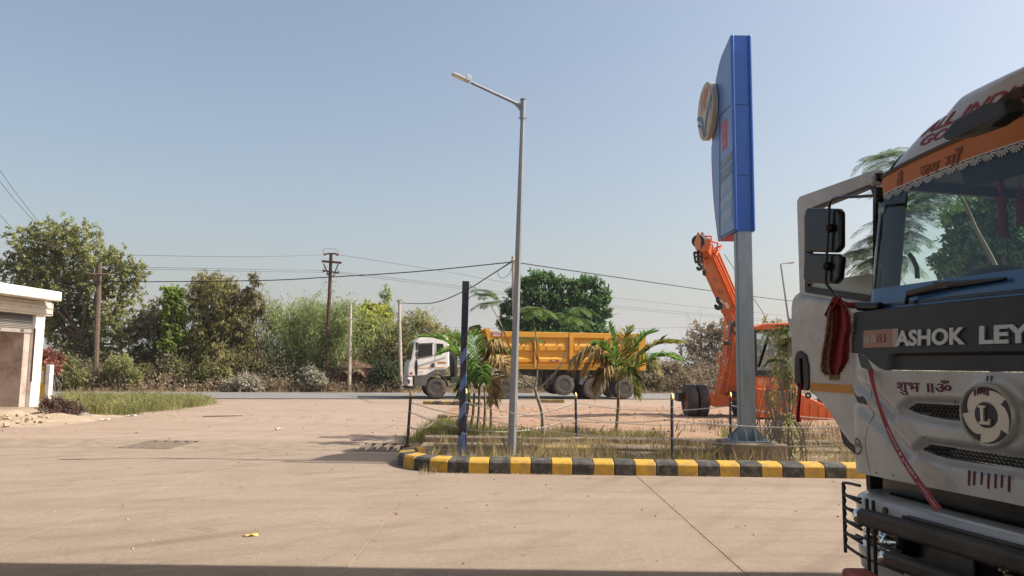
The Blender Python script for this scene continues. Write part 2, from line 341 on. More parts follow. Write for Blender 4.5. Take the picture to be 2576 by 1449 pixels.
kerb('broken_kerb', 'faded yellow and black kerb stretch lying at the roadside in front of the tipper cab', [G(1062, 1016) + Vector((.42 * k, -.13 * k, 0)) for k in range(7)], OPROF, [m_oldk2, m_oldk], gap=.02, jz=.03)
kerb('broken_kerb', 'short broken kerb stretch at the end of the far chain', [G(1098, 1054) + Vector((.36 * k, -.05 * k, 0)) for k in range(3)], OPROF, [m_oldk, m_oldk2], gap=.03, jz=.03)
tag(MB().box(G(1388, 1013) + Vector((0, 0, .07)), (1.1, .22, .14)).build('concrete_block', m_oldk2, bevel=.015), 'pale concrete block lying on the dirt below the tipper trailer', 'concrete block')
# planting bed inside the kerb, and the red earth island behind it
def bedf(x, y): return .10 + .035 * nz(x, y, 1.3) + .02 * nz(x, y, 5)
bb = MB()
def bed(u, v):
    y = lerp(11.95, 15.4, v); t = abs(y - cyk) / R1; x0 = cxk - (R1 - .2) * math.sqrt(max(0, 1 - t * t)) if y < cyk + R1 * .8 else -1.75
    x = lerp(x0, 10.5, u); return (x, y, bedf(x, y))
bb.grid(bed, 90, 26); struct(bb.build('planting_bed', m_soil, smooth=180))
def islf(x, y):
    e = min(smooth01((x + 2.6) / 1.4), smooth01((y - 15.3) / .5), smooth01((30.5 - y + x * .23) / 3)); return -.03 + e * (.13 + .05 * nz(x, y, .8) + .03 * nz(x, y, 3.))
ib = MB(); ib.grid(heightgrid(-2.6, 13, 15.42, 32, 110, 110, islf), 110, 110); struct(ib.build('earth_island', m_red, smooth=180))
# ================================================================ chain fence
m_navy = M('navy_paint', (.022, .026, .075), .45, var=.3, scale=8, bump=.15, dirt=((.12, .09, .07), .5, 6))
m_brass = M('brass_cap', (.62, .38, .10), .35, metal=.8, var=.2, scale=20)
m_chain = M('chain_steel', (.36, .33, .30), .5, metal=.5, var=.3, scale=30)
m_rust = M('rust_steel', (.065, .038, .028), .75, var=.5, scale=6, bump=.3, dirt=((.16, .07, .035), .6, 5))
m_galv = M('galvanised', (.27, .285, .295), .5, metal=.35, var=.16, scale=5, dirt=((.26, .26, .25), .4, 3), stretch=(3, 3, .4))
m_galvb = M('galvanised_bluish', (.30, .36, .40), .5, metal=.25, var=.16, scale=4, dirt=((.2, .22, .23), .45, 3), stretch=(3, 3, .5))
def post(px0, py0, px1, py1, Y, z0, label, worn=False):
    a = P(px0, py0, Y); c = P(px1, py1, Y); a.z = z0; root = thing('fence_post', label, 'post', a, group='chain fence posts'); h = c - a
    MB().lathe([(.055, -.08), (.055, .012), (.03, .02), (.03, .03)], (0, 0, 0), n=12).build('base_plate', m_rust, root, smooth=30)
    L = h.length; ax = h.normalized()
    MB().cyl((0, 0, -.08), h * ((L - .1) / L), .027, .025, 12).build('shaft', m_rust if worn else m_navy, root, smooth=30)
    MB().lathe([(.03, 0), (.036, .012), (.024, .022), (.034, .04), (.024, .055), (.03, .07), (.018, .088), (.006, .105), (0.001, .118)], h - ax * .1, ax, 14).build('finial', m_brass, root, smooth=50)
    for t in (.35, .62, .8):
        MB().lathe([(.029, -.008), (.033, -.006), (.033, .006), (.029, .008)], h * t, ax, 12).build('chain_ring', m_chain, root, smooth=30)
    return a, h
FP = {}
FP['L'] = post(1024, 1117, 1034, 984, 13.6, .2, 'leaning rusty chain post with brass tip on the rounded end of the striped kerb', True)
FP['A'] = post(1170, 1131, 1172, 978, 12.8, .1, 'dark chain post standing right beside the blue striped pole')
FP['B'] = post(1691, 1144, 1690, 990, 12.5, .1, 'navy chain post with brass tip in front of the crane tyres')
FP['C'] = post(1450, 1098, 1448, 988, 15.55, .12, 'navy chain post on the far side of the bed below the tipper trailer')
FP['D'] = post(1838, 1105, 1837, 987, 15.2, .12, 'navy chain post just behind the sign column')
FP['E'] = post(2236, 1150, 2236, 1000, 12.4, .1, 'chain post at the bed edge hidden by the white lorry door')
def catpt(a, c, sag, t): p = a.lerp(c, t); p.z -= sag * 4 * t * (1 - t); return p
def chain(a, c, sag, label, pitch=.034):
    n = 40; pts = [catpt(a, c, sag, k / n) for k in range(n + 1)]; st_ = resample(pts, pitch)
    mb = MB(a); k = 0
    for p, q in zip(st_, st_[1:]):
        d = (q - p).normalized(); s1 = d.orthogonal().normalized(); s2 = d.cross(s1); 
        sd = (s1 + s2 if k % 2 else s1 - s2).normalized(); nn = d.cross(sd); k += 1; mid = (p + q) / 2; vs = []; fs = []; N, Q = 8, 3
        for i in range(N):
            th = 2 * math.pi * i / N; ce = mid + d * (math.cos(th) * pitch * .66) + sd * (math.sin(th) * pitch * .36); rdir = (d * math.cos(th) + sd * math.sin(th)).normalized()
            for j in range(Q):
                ph = 2 * math.pi * j / Q; vs.append(ce + (rdir * math.cos(ph) + nn * math.sin(ph)) * .0048)
        for i in range(N):
            for j in range(Q): fs.append((i * Q + j, ((i + 1) % N) * Q + j, ((i + 1) % N) * Q + (j + 1) % Q, i * Q + (j + 1) % Q))
        mb.add(vs, fs)
    o = mb.build('chain', m_chain, smooth=60, loc=a); tag(o, label, 'chain', 'chains of the post fence'); o['kind'] = 'thing'; return o
def at(k, t): a, h = FP[k]; return a + h * t
chain(at('A', .8), at('B', .62), .16, 'upper steel chain sagging between the striped pole and the crane-side post')
chain(at('A', .62), at('B', .35), .12, 'lower steel chain sagging between the striped pole and the crane-side post')
chain(at('B', .62), at('E', .62), .10, 'upper near chain running from the crane-side post past the sign column')
chain(at('B', .35), at('E', .35), .10, 'lower near chain running from the crane-side post past the sign column')
chain(at('L', .8), at('C', .8), .30, 'upper far chain swooping from the leaning post behind the lamp post')
chain(at('L', .62), at('C', .5), .34, 'lower far chain swooping from the leaning post behind the lamp post')
chain(at('C', .8), at('D', .75), .14, 'upper far chain sagging between the two far navy posts')
chain(at('C', .5), at('D', .45), .12, 'lower far chain sagging between the two far navy posts')
chain(at('D', .75), P(2230, 1055, 15.1), .1, 'upper far chain running right from behind the sign column')
chain(at('D', .4), P(2230, 1088, 15.1), .1, 'lower far chain running right from behind the sign column')
chain(at('L', .35), P(1100, 1052, 15.5), .12, 'short loose chain hanging from the foot of the leaning post')
# ================================================================ blue striped pole
m_sblue = M('stripe_blue', (.09, .145, .33), .5, var=.25, scale=6, dirt=((.3, .3, .33), .45, 5), bump=.1)
m_sdark = M('stripe_dark', (.018, .02, .045), .45, var=.3, scale=6, dirt=((.1, .08, .07), .4, 6), bump=.1)
Yb = 12.75; A = P(1160, 1131, Yb); A.z = .1; T = P(1172, 708, Yb)
sp = thing('striped_pole', 'tall square pole in dark navy with slanting blue stripes beside the lamp post', 'pole', A)
hv = T - A; hl = hv.length; hw = .052
def pz(t, x, y): return hv * t + Vector((x, y, 0))
# lower part: slanting bands, each its own band; upper part plain
tb = [-.01]; zcut = .64 * hl; band = .27
def slab_band(z0, z1, slope, name, mat, e=0.):
    w = hw + e; c = []
    def pt(x, y, z): f = z / hl; return hv * f + Vector((x, y, 0))
    q0 = [pt(-w, -w, z0 - slope), pt(w, -w, z0 + slope), pt(w, w, z0 + slope), pt(-w, w, z0 - slope)]
    q1 = [pt(-w, -w, z1 - slope), pt(w, -w, z1 + slope), pt(w, w, z1 + slope), pt(-w, w, z1 - slope)]
    return MB().hexa(q0, q1).build(name, mat, sp)
z = 0; k = 0
slab_band(-.06, .42, 0, 'stripe', m_sblue); z = .42
def first(): pass
while z < zcut:
    z1 = z + (band if k % 2 == 0 else .2); sl_ = .075
    slab_band(z, z1, sl_, 'stripe', m_sdark if k % 2 == 0 else m_sblue, .0004 * (k % 2)); z = z1; k += 1
slab_band(z - .08, hl * .93, 0, 'upper_shaft', m_sdark, .003)
slab_band(hl * .93, hl, 0, 'cap', M('stripe_cap', (.05, .05, .06), .6, var=.4, scale=20), .006)
MB().box((0, 0, -.03), (.3, .26, .1)).build('base_block', m_conc2, sp, bevel=.01)
for sx in (-.2, .2): MB().box((sx, -.05, -.02), (.1, .12, .16)).build('bracket', m_galv, sp, bevel=.006)
# ================================================================ lamp post
Yl = 12.95; A = P(1287, 1130, Yl); A.z = .08; T = P(1316, 252, Yl)
lp = thing('lamp_post', 'tall galvanised octagonal lamp post with a single arm and LED lamp head', 'street lamp', A); hv = T - A
MB().box((0, 0, -.02), (.62, .42, .14)).build('footing', m_conc2, lp, bevel=.02)
MB().box((0, 0, .06), (.26, .26, .016)).build('base_plate', m_galv, lp)
MB().cyl((0, 0, .06), hv * .965, .082, .04, 8, ph=rad(22.5)).build('pole', m_galv, lp)
MB().cyl(hv * .945, hv, .05, .05, 16).build('arm_sleeve', m_galv, lp, smooth=30)
MB().cyl(hv * 1.0, hv * 1.003, .056, .05, 16).build('sleeve_cap', m_rust, lp, smooth=30)
a0 = P(1311, 266, Yl) - A; a1 = P(1184, 207, Yl - .25) - A
MB().cyl(a0, a1, .03, .026, 12).build('arm', m_galv, lp, smooth=30)
g0 = hv * .955; MB().add([a0 + Vector((0, -.006, -.02)), a0.lerp(a1, .16) + Vector((0, -.006, -.02)), P(1311, 283, Yl) - A + Vector((0, -.006, 0)), a0 + Vector((0, .006, -.02)), a0.lerp(a1, .16) + Vector((0, .006, -.02)), P(1311, 283, Yl) - A + Vector((0, .006, 0))], [(0, 1, 2), (5, 4, 3), (0, 3, 4, 1), (1, 4, 5, 2), (2, 5, 3, 0)]).build('gusset', m_galv, lp)
ad = (a1 - a0).normalized(); rx = Matrix((ad, ad.cross(Vector((0, 0, 1))).normalized(), ad.cross(Vector((0, 0, 1))).cross(ad).normalized())).transposed()
m_lamp = M('lamp_casting', (.48, .48, .47), .45, metal=.4, var=.1, scale=10)
lh = MB().box(a1 + ad * .21 + rx @ Vector((0, 0, .0)), (.30, .13, .035), rx).build('lamp_head', m_lamp, lp, bevel=.01)
MB().box(a1 + ad * .07 + rx @ Vector((0, 0, .035)), (.1, .13, .1), rx).build('driver_box', m_lamp, lp, bevel=.008)
for k in range(8): MB().box(a1 + ad * (.15 + .026 * k) + rx @ Vector((0, 0, .04)), (.007, .12, .05), rx).build('fin', m_lamp, lp)
MB().box(a1 + ad * .22 + rx @ Vector((0, 0, -.021)), (.2, .1, .006), rx).build('lens', M('lamp_lens', (.6, .6, .55), .2), lp)
for s_ in (-1, 1): MB().cyl(hv * .948 + Vector((s_ * .045, 0, 0)), hv * .948 + Vector((s_ * .075, 0, 0)), .008, n=6).build('bolt', m_rust, lp)
# ================================================================ sign pylon
m_hpb = M('sign_blue', (.035, .13, .48), .38, var=.08, scale=2, dirt=((.06, .12, .3), .3, 3), coat=.2)
m_hpf = M('sign_face_blue', (.08, .16, .37), .35, var=.08, scale=2, coat=.2)
m_hpr = M('sign_red', (.42, .035, .07), .45, var=.1)
SX = 3.955; base = Vector((4.14, 13.13, .1))
sg = thing('sign_pylon', 'tall blue fuel station pylon sign with round emblem on a steel column', 'sign', base)
def sgp(px, py, dx=0.): p = PLANE(px, py, Vector((SX, 0, 0)), Vector((1, 0, 0))); return Vector((SX + dx, p.y, p.z)) - base
def bez(pts, n=6):
    out = []
    for i in range(len(pts) - 1):
        p0 = pts[max(i - 1, 0)]; p1 = pts[i]; p2 = pts[i + 1]; p3 = pts[min(i + 2, len(pts) - 1)]
        for k in range(n):
            t = k / n; out.append(tuple(.5 * (2 * p1[j] + (p2[j] - p0[j]) * t + (2 * p0[j] - 5 * p1[j] + 4 * p2[j] - p3[j]) * t * t + (3 * p1[j] - p0[j] - 3 * p2[j] + p3[j]) * t ** 3) for j in range(len(p1))))
    out.append(tuple(pts[-1])); return out
edge = bez([(1851, 84), (1841, 104), (1831, 124), (1823, 142), (1816, 163), (1811, 183), (1806, 206), (1797, 275), (1791, 360), (1793, 450), (1799, 530), (1808, 604)], 4)
_q0 = sgp(*edge[0]); _dy = 13.0 - base.y - _q0.y
poly = [(q.y + _dy * max(0, (360 - e[1]) / 276), q.z * (1 + _dy * max(0, (360 - e[1]) / 276) / 22.)) for e, q in [(e, sgp(*e)) for e in edge]] + [(13.0 - base.y, sgp(1853, 578).z)]
ytop = poly[0]; zt = ytop[1]; pass
TH = .36; x0 = SX - base.x
MB().prism(poly, lambda y, z: (x0, y, z), lambda y, z: (x0 + TH, y, z)).build('sign_box', m_hpb, sg)
MB().prism([(y + .0015, z) for y, z in poly], lambda y, z: (x0 - .004, y + (.02 if y < .2 else -.012), z), lambda y, z: (x0 - .001, y + (.02 if y < .2 else -.012), z)).build('face_panel', m_hpf, sg)
zb = poly[-1][1]
for xx, w_ in ((x0 + .022, .05), (x0 + TH - .022, .05)): MB().box((xx, 13.0 - base.y - .022, (zt + zb) / 2), (w_, .045, zt - zb)).build('corner_post', m_hpb, sg, bevel=.02)
for t_ in (.36, .72): MB().box((x0 + TH / 2, 13.0 - base.y - .003, lerp(zt, zb, t_)), (TH - .1, .005, .006)).build('panel_joint', M('joint_dark', (.01, .02, .06), .6), sg)
for t_ in (.33, .38, .60, .68, .84, .95):
    for xx in (x0 + .07, x0 + TH - .07): MB().cyl((xx, 13.0 - base.y - .006, lerp(zt, zb, t_)), (xx, 13.0 - base.y + .01, lerp(zt, zb, t_)), .008, n=6).build('rivet', m_galvb, sg)
pass
rl = [sgp(*e) for e in edge if e[1] > 355]
rp = [(q.y + .05, q.z - .0) for q in rl] + [(rl[-1].y, rl[-1].z - .03), (13.3 - base.y, zb - .03), (13.3 - base.y, zb + .15)] 
rp = [(q.y + .15, q.z) for q in rl] + [(13.25 - base.y, zb - .012)] + [(13.25 - base.y, zb + .3)]
MB().prism(rp, lambda y, z: (x0 + .03, y, z), lambda y, z: (x0 + TH - .03, y, z)).build('red_edging', m_hpr, sg)
m_line = M('sign_line', (.008, .012, .03), .5)
def sline(a, c, w, name='panel_line', mat=m_line, dx=-.008):
    p, q = sgp(*a, dx), sgp(*c, dx); d = (q - p).normalized(); s_ = Vector((0, -d.z, d.y)) * w / 2; e = Vector((.004, 0, 0))
    MB().hexa([p - s_, p + s_, q + s_, q - s_], [p - s_ + e, p + s_ + e, q + s_ + e, q - s_ + e]).build(name, mat, sg)
sline((1838, 264), (1811, 292), .02); sline((1811.5, 290), (1811.5, 600), .045); sline((1811.5, 598), (1847, 578), .025); sline((1843, 378), (1843, 560), .012, mat=m_hpb)
def spanel(name, pts, mat, dx=-.007):
    q = [sgp(*p, dx) for p in pts]; e = Vector((.003, 0, 0)); return MB().hexa(q, [v + e for v in q]).build(name, mat, sg)
m_pr = M('poster_red', (.42, .06, .09), .5, var=.15, scale=6)
spanel('red_poster', [(1818, 309), (1830, 297), (1830, 370), (1818, 382)], m_pr)
m_pc = [M('price_green', (.12, .15, .16), .4), M('price_blue', (.08, .13, .21), .4), M('price_pale', (.22, .28, .36), .4, var=.25, scale=5), M('price_pale2', (.25, .31, .38), .4, var=.3, scale=6)]
rows = [(405, 380, 430, 0), (434, 408, 464, 1), (472, 438, 500, 2), (512, 478, 535, 3), (546, 512, 578, 3)]
for yl, yr, yb_, mi in rows: spanel('price_panel', [(1814, yl), (1842, yr), (1842, yr + (yb_ - yl) - 4), (1814, yb_ - 2)], m_pc[mi])
def signtext(txt, px, py, size, mat, sz=1.):
    o = sgp(px, py, -.0135); return text_obj('lettering', txt, size, mat, lambda x, y, z: (o.x - z, o.y - x * sz, o.z + y), sg)
m_wt = M('sign_white', (.45, .5, .55), .5); signtext('Petrol', 1821, 414, .15, m_wt); signtext('Diesel', 1821, 447, .15, m_wt)
signtext('HP', 1822, 335, .12, M('poster_print', (.6, .3, .32), .5)); signtext('PAY', 1822, 362, .1, MATS['poster_print'])
# emblem disc
ec = sgp(1789, 281, -.07); er = .575
MB().lathe([(er - .03, -.06), (er, -.05), (er, .05), (er - .03, .06)], ec, (1, 0, 0), 48).build('emblem_disc', M('emblem_rim', (.42, .36, .27), .4, metal=.3), sg, smooth=30)
MB().lathe([(er - .05, -.006), (er - .05, 0)], ec + Vector((-.064, 0, 0)), (1, 0, 0), 48).build('emblem_face', M('emblem_cream', (.45, .37, .24), .45, var=.1), sg)
def emb(x, y, d=-.075): return (ec.x + d, ec.y - x * er, ec.z + y * er)
def empoly(name, pts, mat, d=-.076):
    n = len(pts); MB().prism(pts, lambda x, y: emb(x, y, d), lambda x, y: emb(x, y, d + .005)).build(name, mat, sg)
m_eb = M('emblem_blue', (.045, .075, .17), .4); m_er = M('emblem_red', (.46, .14, .06), .45)
for sgn in (1,):
    l1 = bez([(-.02, -.93), (.1, -.45), (.4, -.05), (.88, .30)]); l2 = bez([(.93, .12), (.55, -.12), (.22, -.5), (.03, -.93)]); empoly('emblem_leaf', l1 + l2, m_eb)
    l1 = bez([(0., -.93), (-.12, -.35), (-.4, -.05), (-.92, .1)]); l2 = bez([(-.94, -.02), (-.5, -.2), (-.22, -.45), (-.06, -.93)]); empoly('emblem_leaf', l1 + l2, m_eb)
    l1 = bez([(.05, -.9), (.28, -.45), (.6, -.18), (.9, -.02)]); l2 = bez([(.9, -.1), (.6, -.28), (.36, -.5), (.12, -.9)]); empoly('emblem_leaf', l1 + l2, m_eb)
    l1 = bez([(-.08, -.9), (-.28, -.48), (-.55, -.3), (-.9, -.18)]); l2 = bez([(-.9, -.26), (-.6, -.38), (-.34, -.56), (-.14, -.9)]); empoly('emblem_leaf', l1 + l2, m_eb)
text_obj('emblem_lettering', 'HP', .5, m_er, lambda x, y, z: (ec.x - .076 - z, ec.y + .27 - x, ec.z + .06 + y), sg, off=.025, shear=.3, sx=.8)
# column and base
cx0, cz1 = 4.14 - base.x, zb - .003
MB().box((cx0, 0, (.32 + cz1) / 2), (.255, .26, cz1 - .32)).build('column', m_galvb, sg, bevel=.012)
MB().box((cx0 - .135, -.04, (.32 + zb) / 2), (.012, .05, zb - .34)).build('column_weld_strip', m_galvb, sg)
MB().box((cx0, 0, .31), (.62, .62, .03)).build('base_plate', m_galvb, sg)
for sx, sy in ((-1, 0), (1, 0), (0, -1), (0, 1)):
    for q in (-.08, .08):
        c = Vector((cx0, 0, .325)); d = Vector((sx, sy, 0)); p = Vector((-sy, sx, 0)) * q; w = Vector((-sy, sx, 0)) * .008
        v = [c + p + d * .128, c + p + d * .27, c + p + d * .25 + Vector((0, 0, .1)), c + p + d * .128 + Vector((0, 0, .22))]
        MB().hexa([x - w for x in v], [x + w for x in v]).build('stiffener', m_galvb, sg)
for sx in (-1, 1):
    for sy in (-1, 1): MB().cyl((cx0 + sx * .25, sy * .25, .32), (cx0 + sx * .25, sy * .25, .4), .02, n=6).build('anchor_bolt', m_galvb, sg)
MB().box((cx0 + .06, .0, .1), (.95, .95, .4)).build('plinth', m_conc2, sg, bevel=.02)
# ================================================================ power poles and wires
def rdepth(px, c):
    d = ray(px, 900); o = RO + RN * c; k = (d.x / d.y); # x = k*y ; point = o + RD*a
    a = (k * o.y - o.x) / (RD.x - k * RD.y); return (o + RD * a).y
m_cpole = M('concrete_pole', (.42, .36, .29), .9, var=.2, scale=2, bump=.2)
m_ins = M('insulator', (.16, .07, .05), .3, var=.1)
def pole_thing(name, label, pxb, pyb, pxt, pyt, Y, r0, r1, mat, arms, n=8):
    A = P(pxb, pyb, Y); T = P(pxt, pyt, Y); A.z = min(A.z, -.1); root = thing(name, label, 'utility pole', A, group='utility poles along the road'); hv = T - A
    MB().cyl((0, 0, -.3), hv, r0, r1, n).build('pole', mat, root)
    for (a, c, r, nm) in arms:
        MB().cyl(P(*a, Y - r0) - A, P(*c, Y - r0) - A, r, n=6).build(nm, mat if nm != 'insulator' else m_ins, root)
    return root, A
Yp = rdepth(826, 9.2)
ar = [((810, 657), (859, 661), .07, 'crossarm'), ((814, 663), (829, 697), .035, 'brace'), ((851, 664), (837, 697), .035, 'brace'), ((818, 681), (848, 686), .05, 'crossarm'), ((822, 638), (845, 638), .05, 'crossarm'), ((815, 640), (821, 640), .07, 'insulator'), ((845, 640), (852, 641), .07, 'insulator'), ((812, 682), (818, 681), .07, 'insulator'), ((847, 685), (853, 686), .07, 'insulator'), ((822, 688), (824, 692), .06, 'insulator')]
root, A = pole_thing('power_pole', 'dark rusty steel power pole with braced crossarms in front of the bamboo', 820, 968, 833, 637, Yp, .13, .1, m_rust, ar)
jw = lambda pts: MB(A).tube([P(*p, Yp - .1) for p in bez(pts, 4)], .012, 4).build('jumper_wire', m_rust, root)
jw([(813, 639), (815, 628), (830, 625), (845, 628), (853, 640)]); jw([(812, 682), (815, 673), (825, 671)]); jw([(845, 676), (852, 680), (853, 686)])
Yq = rdepth(245, 8.9)
pole_thing('power_pole', 'rusty brown power pole with a crossarm in front of the tallest tree by the shop', 239, 985, 251, 662, Yq, .15, .12, M('rust_pole', (.13, .085, .06), .8, var=.3, scale=5), [((227, 690), (275, 691), .07, 'crossarm'), ((232, 692), (249, 715), .04, 'brace'), ((268, 692), (253, 715), .04, 'brace')])
pole_thing('concrete_pole', 'slim pale concrete pole with a small crossarm standing by the brick ruin', 879, 980, 882, 765, rdepth(880, 8.4), .11, .08, m_cpole, [((868, 803), (899, 803), .03, 'crossarm')])
Yr = rdepth(1005, 8.3)
pole_thing('concrete_pole', 'slim grey concrete pole just left of the white tipper cab', 1010, 985, 1004, 752, Yr, .12, .08, m_cpole, [((997, 757), (1011, 754), .05, 'crossarm')])
Ys = 31.5
pole_thing('concrete_pole', 'pale concrete pole standing directly behind the lamp post', 1298, 1010, 1291, 645, Ys, .09, .075, m_cpole, [((1284, 655), (1300, 655), .04, 'crossarm')])
Yt = 62.
fl = P(1992, 815, Yt); fl.z = -.3
fp = thing('street_lamp', 'distant slim street lamp leaning behind the crane cab', 'street lamp', fl); tp = P(1964, 664, Yt)
MB(fl).tube([P(1992, 860, Yt), tp], [.11, .07], 8).build('pole', m_galv, fp); MB(fl).tube([tp, P(1988, 661, Yt)], .04, 6).build('arm', m_galv, fp); MB(fl).tube([P(1984, 662, Yt), P(1997, 659, Yt)], .1, 6).build('lamp_head', m_lamp, fp)
m_wire = M('cable_black', (.02, .02, .022), .6); m_wire2 = M('wire_grey', (.12, .12, .13), .5)
def wire(label, pts, r=.012, mat=m_wire2, n=8):
    q = bez([tuple(P(a, c, y)) for a, c, y in pts], n); o = MB(q[0]).tube([Vector(p) for p in q], r, 4).build('overhead_wire', mat, loc=q[0]); tag(o, label, 'wire', 'overhead wires'); return o
Ym = Yp
wire('thick black cable across the sky from the shop to the pole behind the lamp post', [(-40, 704, 36), (250, 709, 37), (640, 706, 35), (830, 697, 34.5), (1050, 683, 33), (1290, 659, Ys)], .028, m_wire, 6)
wire('thick black cable running right from the pole behind the lamp post past the sign', [(1291, 659, Ys), (1500, 690, 38), (1800, 733, 48), (2000, 758, 56), (2200, 775, 64)], .03, m_wire, 6)
wire('black service cable drooping from the lamp-side pole to the grey concrete pole', [(1290, 656, Ys), (1230, 695, 33), (1170, 731, 35.5), (1090, 762, 38.5), (1006, 762, Yr)], .025, m_wire, 6)
wire('loose looped cable ends hanging beside the pole behind the lamp post', [(1290, 658, Ys), (1268, 672, Ys), (1252, 684, Ys), (1262, 700, Ys), (1280, 690, Ys), (1288, 672, Ys)], .014, m_wire, 6)
wire('topmost thin wire reaching the rusty pole from the big tree', [(250, 640, Yq), (600, 646, 41), (816, 641, Yp)])
wire('upper thin wire of the pair meeting the rusty pole from the big tree', [(250, 670, Yq), (600, 677, 41), (812, 680, Yp)])
wire('lower thin wire of the pair meeting the rusty pole from the big tree', [(252, 674, Yq), (600, 682, 41), (814, 685, Yp)])
wire('topmost thin wire leaving the rusty pole towards the crane', [(853, 641, Yp), (1100, 680, 47), (1290, 713, 53), (1540, 748, 61), (1850, 782, 71), (2100, 805, 80)], .016)
wire('upper thin wire of the pair leaving the rusty pole towards the crane', [(853, 684, Yp), (1100, 713, 47), (1300, 740, 53), (1550, 769, 61), (1850, 797, 71), (2100, 815, 80)], .016)
wire('lower thin wire of the pair leaving the rusty pole towards the crane', [(853, 688, Yp), (1100, 718, 47), (1300, 745, 53), (1550, 774, 61), (1850, 802, 71), (2100, 820, 80)], .016)
wire('faint wire low behind the tipper body', [(1140, 823, 60), (1450, 829, 64), (1780, 822, 70)], .016)
wire('upper of the two steep wires in the upper sky above the big tree', [(-30, 385, 26), (40, 485, 32), (105, 568, 40)])
wire('lower of the two steep wires in the upper sky above the big tree', [(-30, 418, 26), (35, 500, 32), (98, 570, 40)])
wire('short steep wire reaching the edge of the big tree', [(-30, 512, 26), (0, 541, 30), (34, 578, 38)])
wire('flat wire entering the big tree above the shop roof', [(-30, 590, 30), (20, 599, 38), (120, 612, 42)])
# ================================================================ shop
m_white = M('whitewash', (.72, .68, .62), .85, var=.06, scale=2, bump=.2, bscale=25, dirt=((.34, .28, .22), .7, 3.))
m_plast = M('old_plaster', (.47, .37, .32), .9, var=.15, scale=1.5, bump=.2, dirt=((.17, .12, .095), .85, 1.6))
m_shut = M('shutter_steel', (.12, .115, .115), .55, metal=.3, var=.2, scale=4, dirt=((.25, .22, .19), .4, 3))
m_shutb = M('shutter_box_steel', (.50, .44, .37), .6, var=.12, scale=4)
SXF = -15.65
sh = thing('shop', 'whitewashed roadside shop with half-raised rolling shutter and flat overhanging roof', 'shop', (SXF, 22, 0)); so_ = Vector((SXF, 22, 0))
def S_(): return MB(so_)
yr = PLANE(157, 735, Vector((-15.1, 0, 0)), Vector((1, 0, 0))); ztop = yr.z; yend = yr.y
zfb = PLANE(150, 758, Vector((-15.1, 0, 0)), Vector((1, 0, 0))).z
S_().box((-18.1, (14 + yend) / 2, (ztop + zfb) / 2), (6, yend - 14, ztop - zfb)).build('roof', m_white, sh, bevel=.03)
py0 = PLANE(74, 1026, Vector((SXF, 0, 0)), Vector((1, 0, 0))).y; py1 = PLANE(97, 1026, Vector((SXF, 0, 0)), Vector((1, 0, 0))).y
S_().box((SXF - .13, (py0 + py1) / 2, zfb / 2 - .1), (.26, py1 - py0, zfb + .2)).build('pillar', m_white, sh, bevel=.015)
S_().box((SXF - .16, 15., zfb / 2 - .1), (.26, .5, zfb + .2)).build('pillar', m_white, sh, bevel=.015)
S_().box((-18.7, py1 - .1, zfb / 2), (5.5, .2, zfb)).build('end_wall', m_plast, sh)
S_().box((-17.6, 19, zfb / 2), (.2, 10.2, zfb)).build('back_wall', m_plast, sh)
S_().box((SXF - 1.02, py0 - .17, zfb / 2), (1.75, .3, zfb)).build('inner_wall', m_plast, sh)
S_().box((-17, 19.2, .03), (3.6, 10.2, .2)).build('floor', m_conc2, sh)
S_().box((-15.1, 19.6, -.02), (1.1, 10., .16)).build('step', m_conc2, sh, bevel=.03)
zb1 = PLANE(100, 757, Vector((SXF, 0, 0)), Vector((1, 0, 0))).z; zb0 = PLANE(70, 790, Vector((SXF, 0, 0)), Vector((1, 0, 0))).z
bh = [(-.02, 0), (-.02, .05), (.02, .06), (.02, .12), (.0, .13), (.0, .19), (.03, .21), (.03, .27), (-.02, .30), (-.02, .38)]
yb1 = py1 + .25; scl = (zfb - zb0) / .40
S_().prism([(SXF + x_ + .05, zb0 + z_ * scl) for x_, z_ in bh] + [(SXF - .25, zb0 + .38 * scl), (SXF - .25, zb0)], lambda x_, z_: (x_, 14.6, z_), lambda x_, z_: (x_, yb1, z_)).build('shutter_box', m_shutb, sh)
S_().box((SXF - .1, yb1 + .012, (zb0 + zfb) / 2 - .02), (.34, .02, zfb - zb0 - .05)).build('shutter_box_cap', m_white, sh)
zs = PLANE(90, 838, Vector((SXF, 0, 0)), Vector((1, 0, 0))).z
n = 10
for k in range(n):
    z0 = lerp(zs + .13, zb0 + .05, k / n); z1 = lerp(zs + .13, zb0 + .05, (k + 1) / n); h = z1 - z0
    S_().prism([(SXF - .14, z0), (SXF - .11, z0 + h * .3), (SXF - .11, z0 + h * .7), (SXF - .14, z1 - .004), (SXF - .16, z1 - .004), (SXF - .16, z0)], lambda x_, z_: (x_, 15.25, z_), lambda x_, z_: (x_, py0 - .01, z_)).build('shutter_slat', m_shut if k > 2 else M('shutter_pale', (.3, .27, .24), .5, metal=.3), sh)
S_().box((SXF - .13, (15.25 + py0) / 2, zs + .06), (.035, py0 - 15.27, .12)).build('shutter_bottom_bar', M('shutter_rail', (.30, .26, .23), .6), sh)
for yy in (py0 - .5, py0 - 1.6, py0 - 3.): S_().box((SXF - .105, yy, zs + .07), (.03, .14, .06)).build('shutter_lock', m_rust, sh)
S_().box((SXF - .02, py0 + .0, zfb / 2), (.05, .03, zs * 2 - zfb + .3)).build('shutter_guide', m_rust, sh)
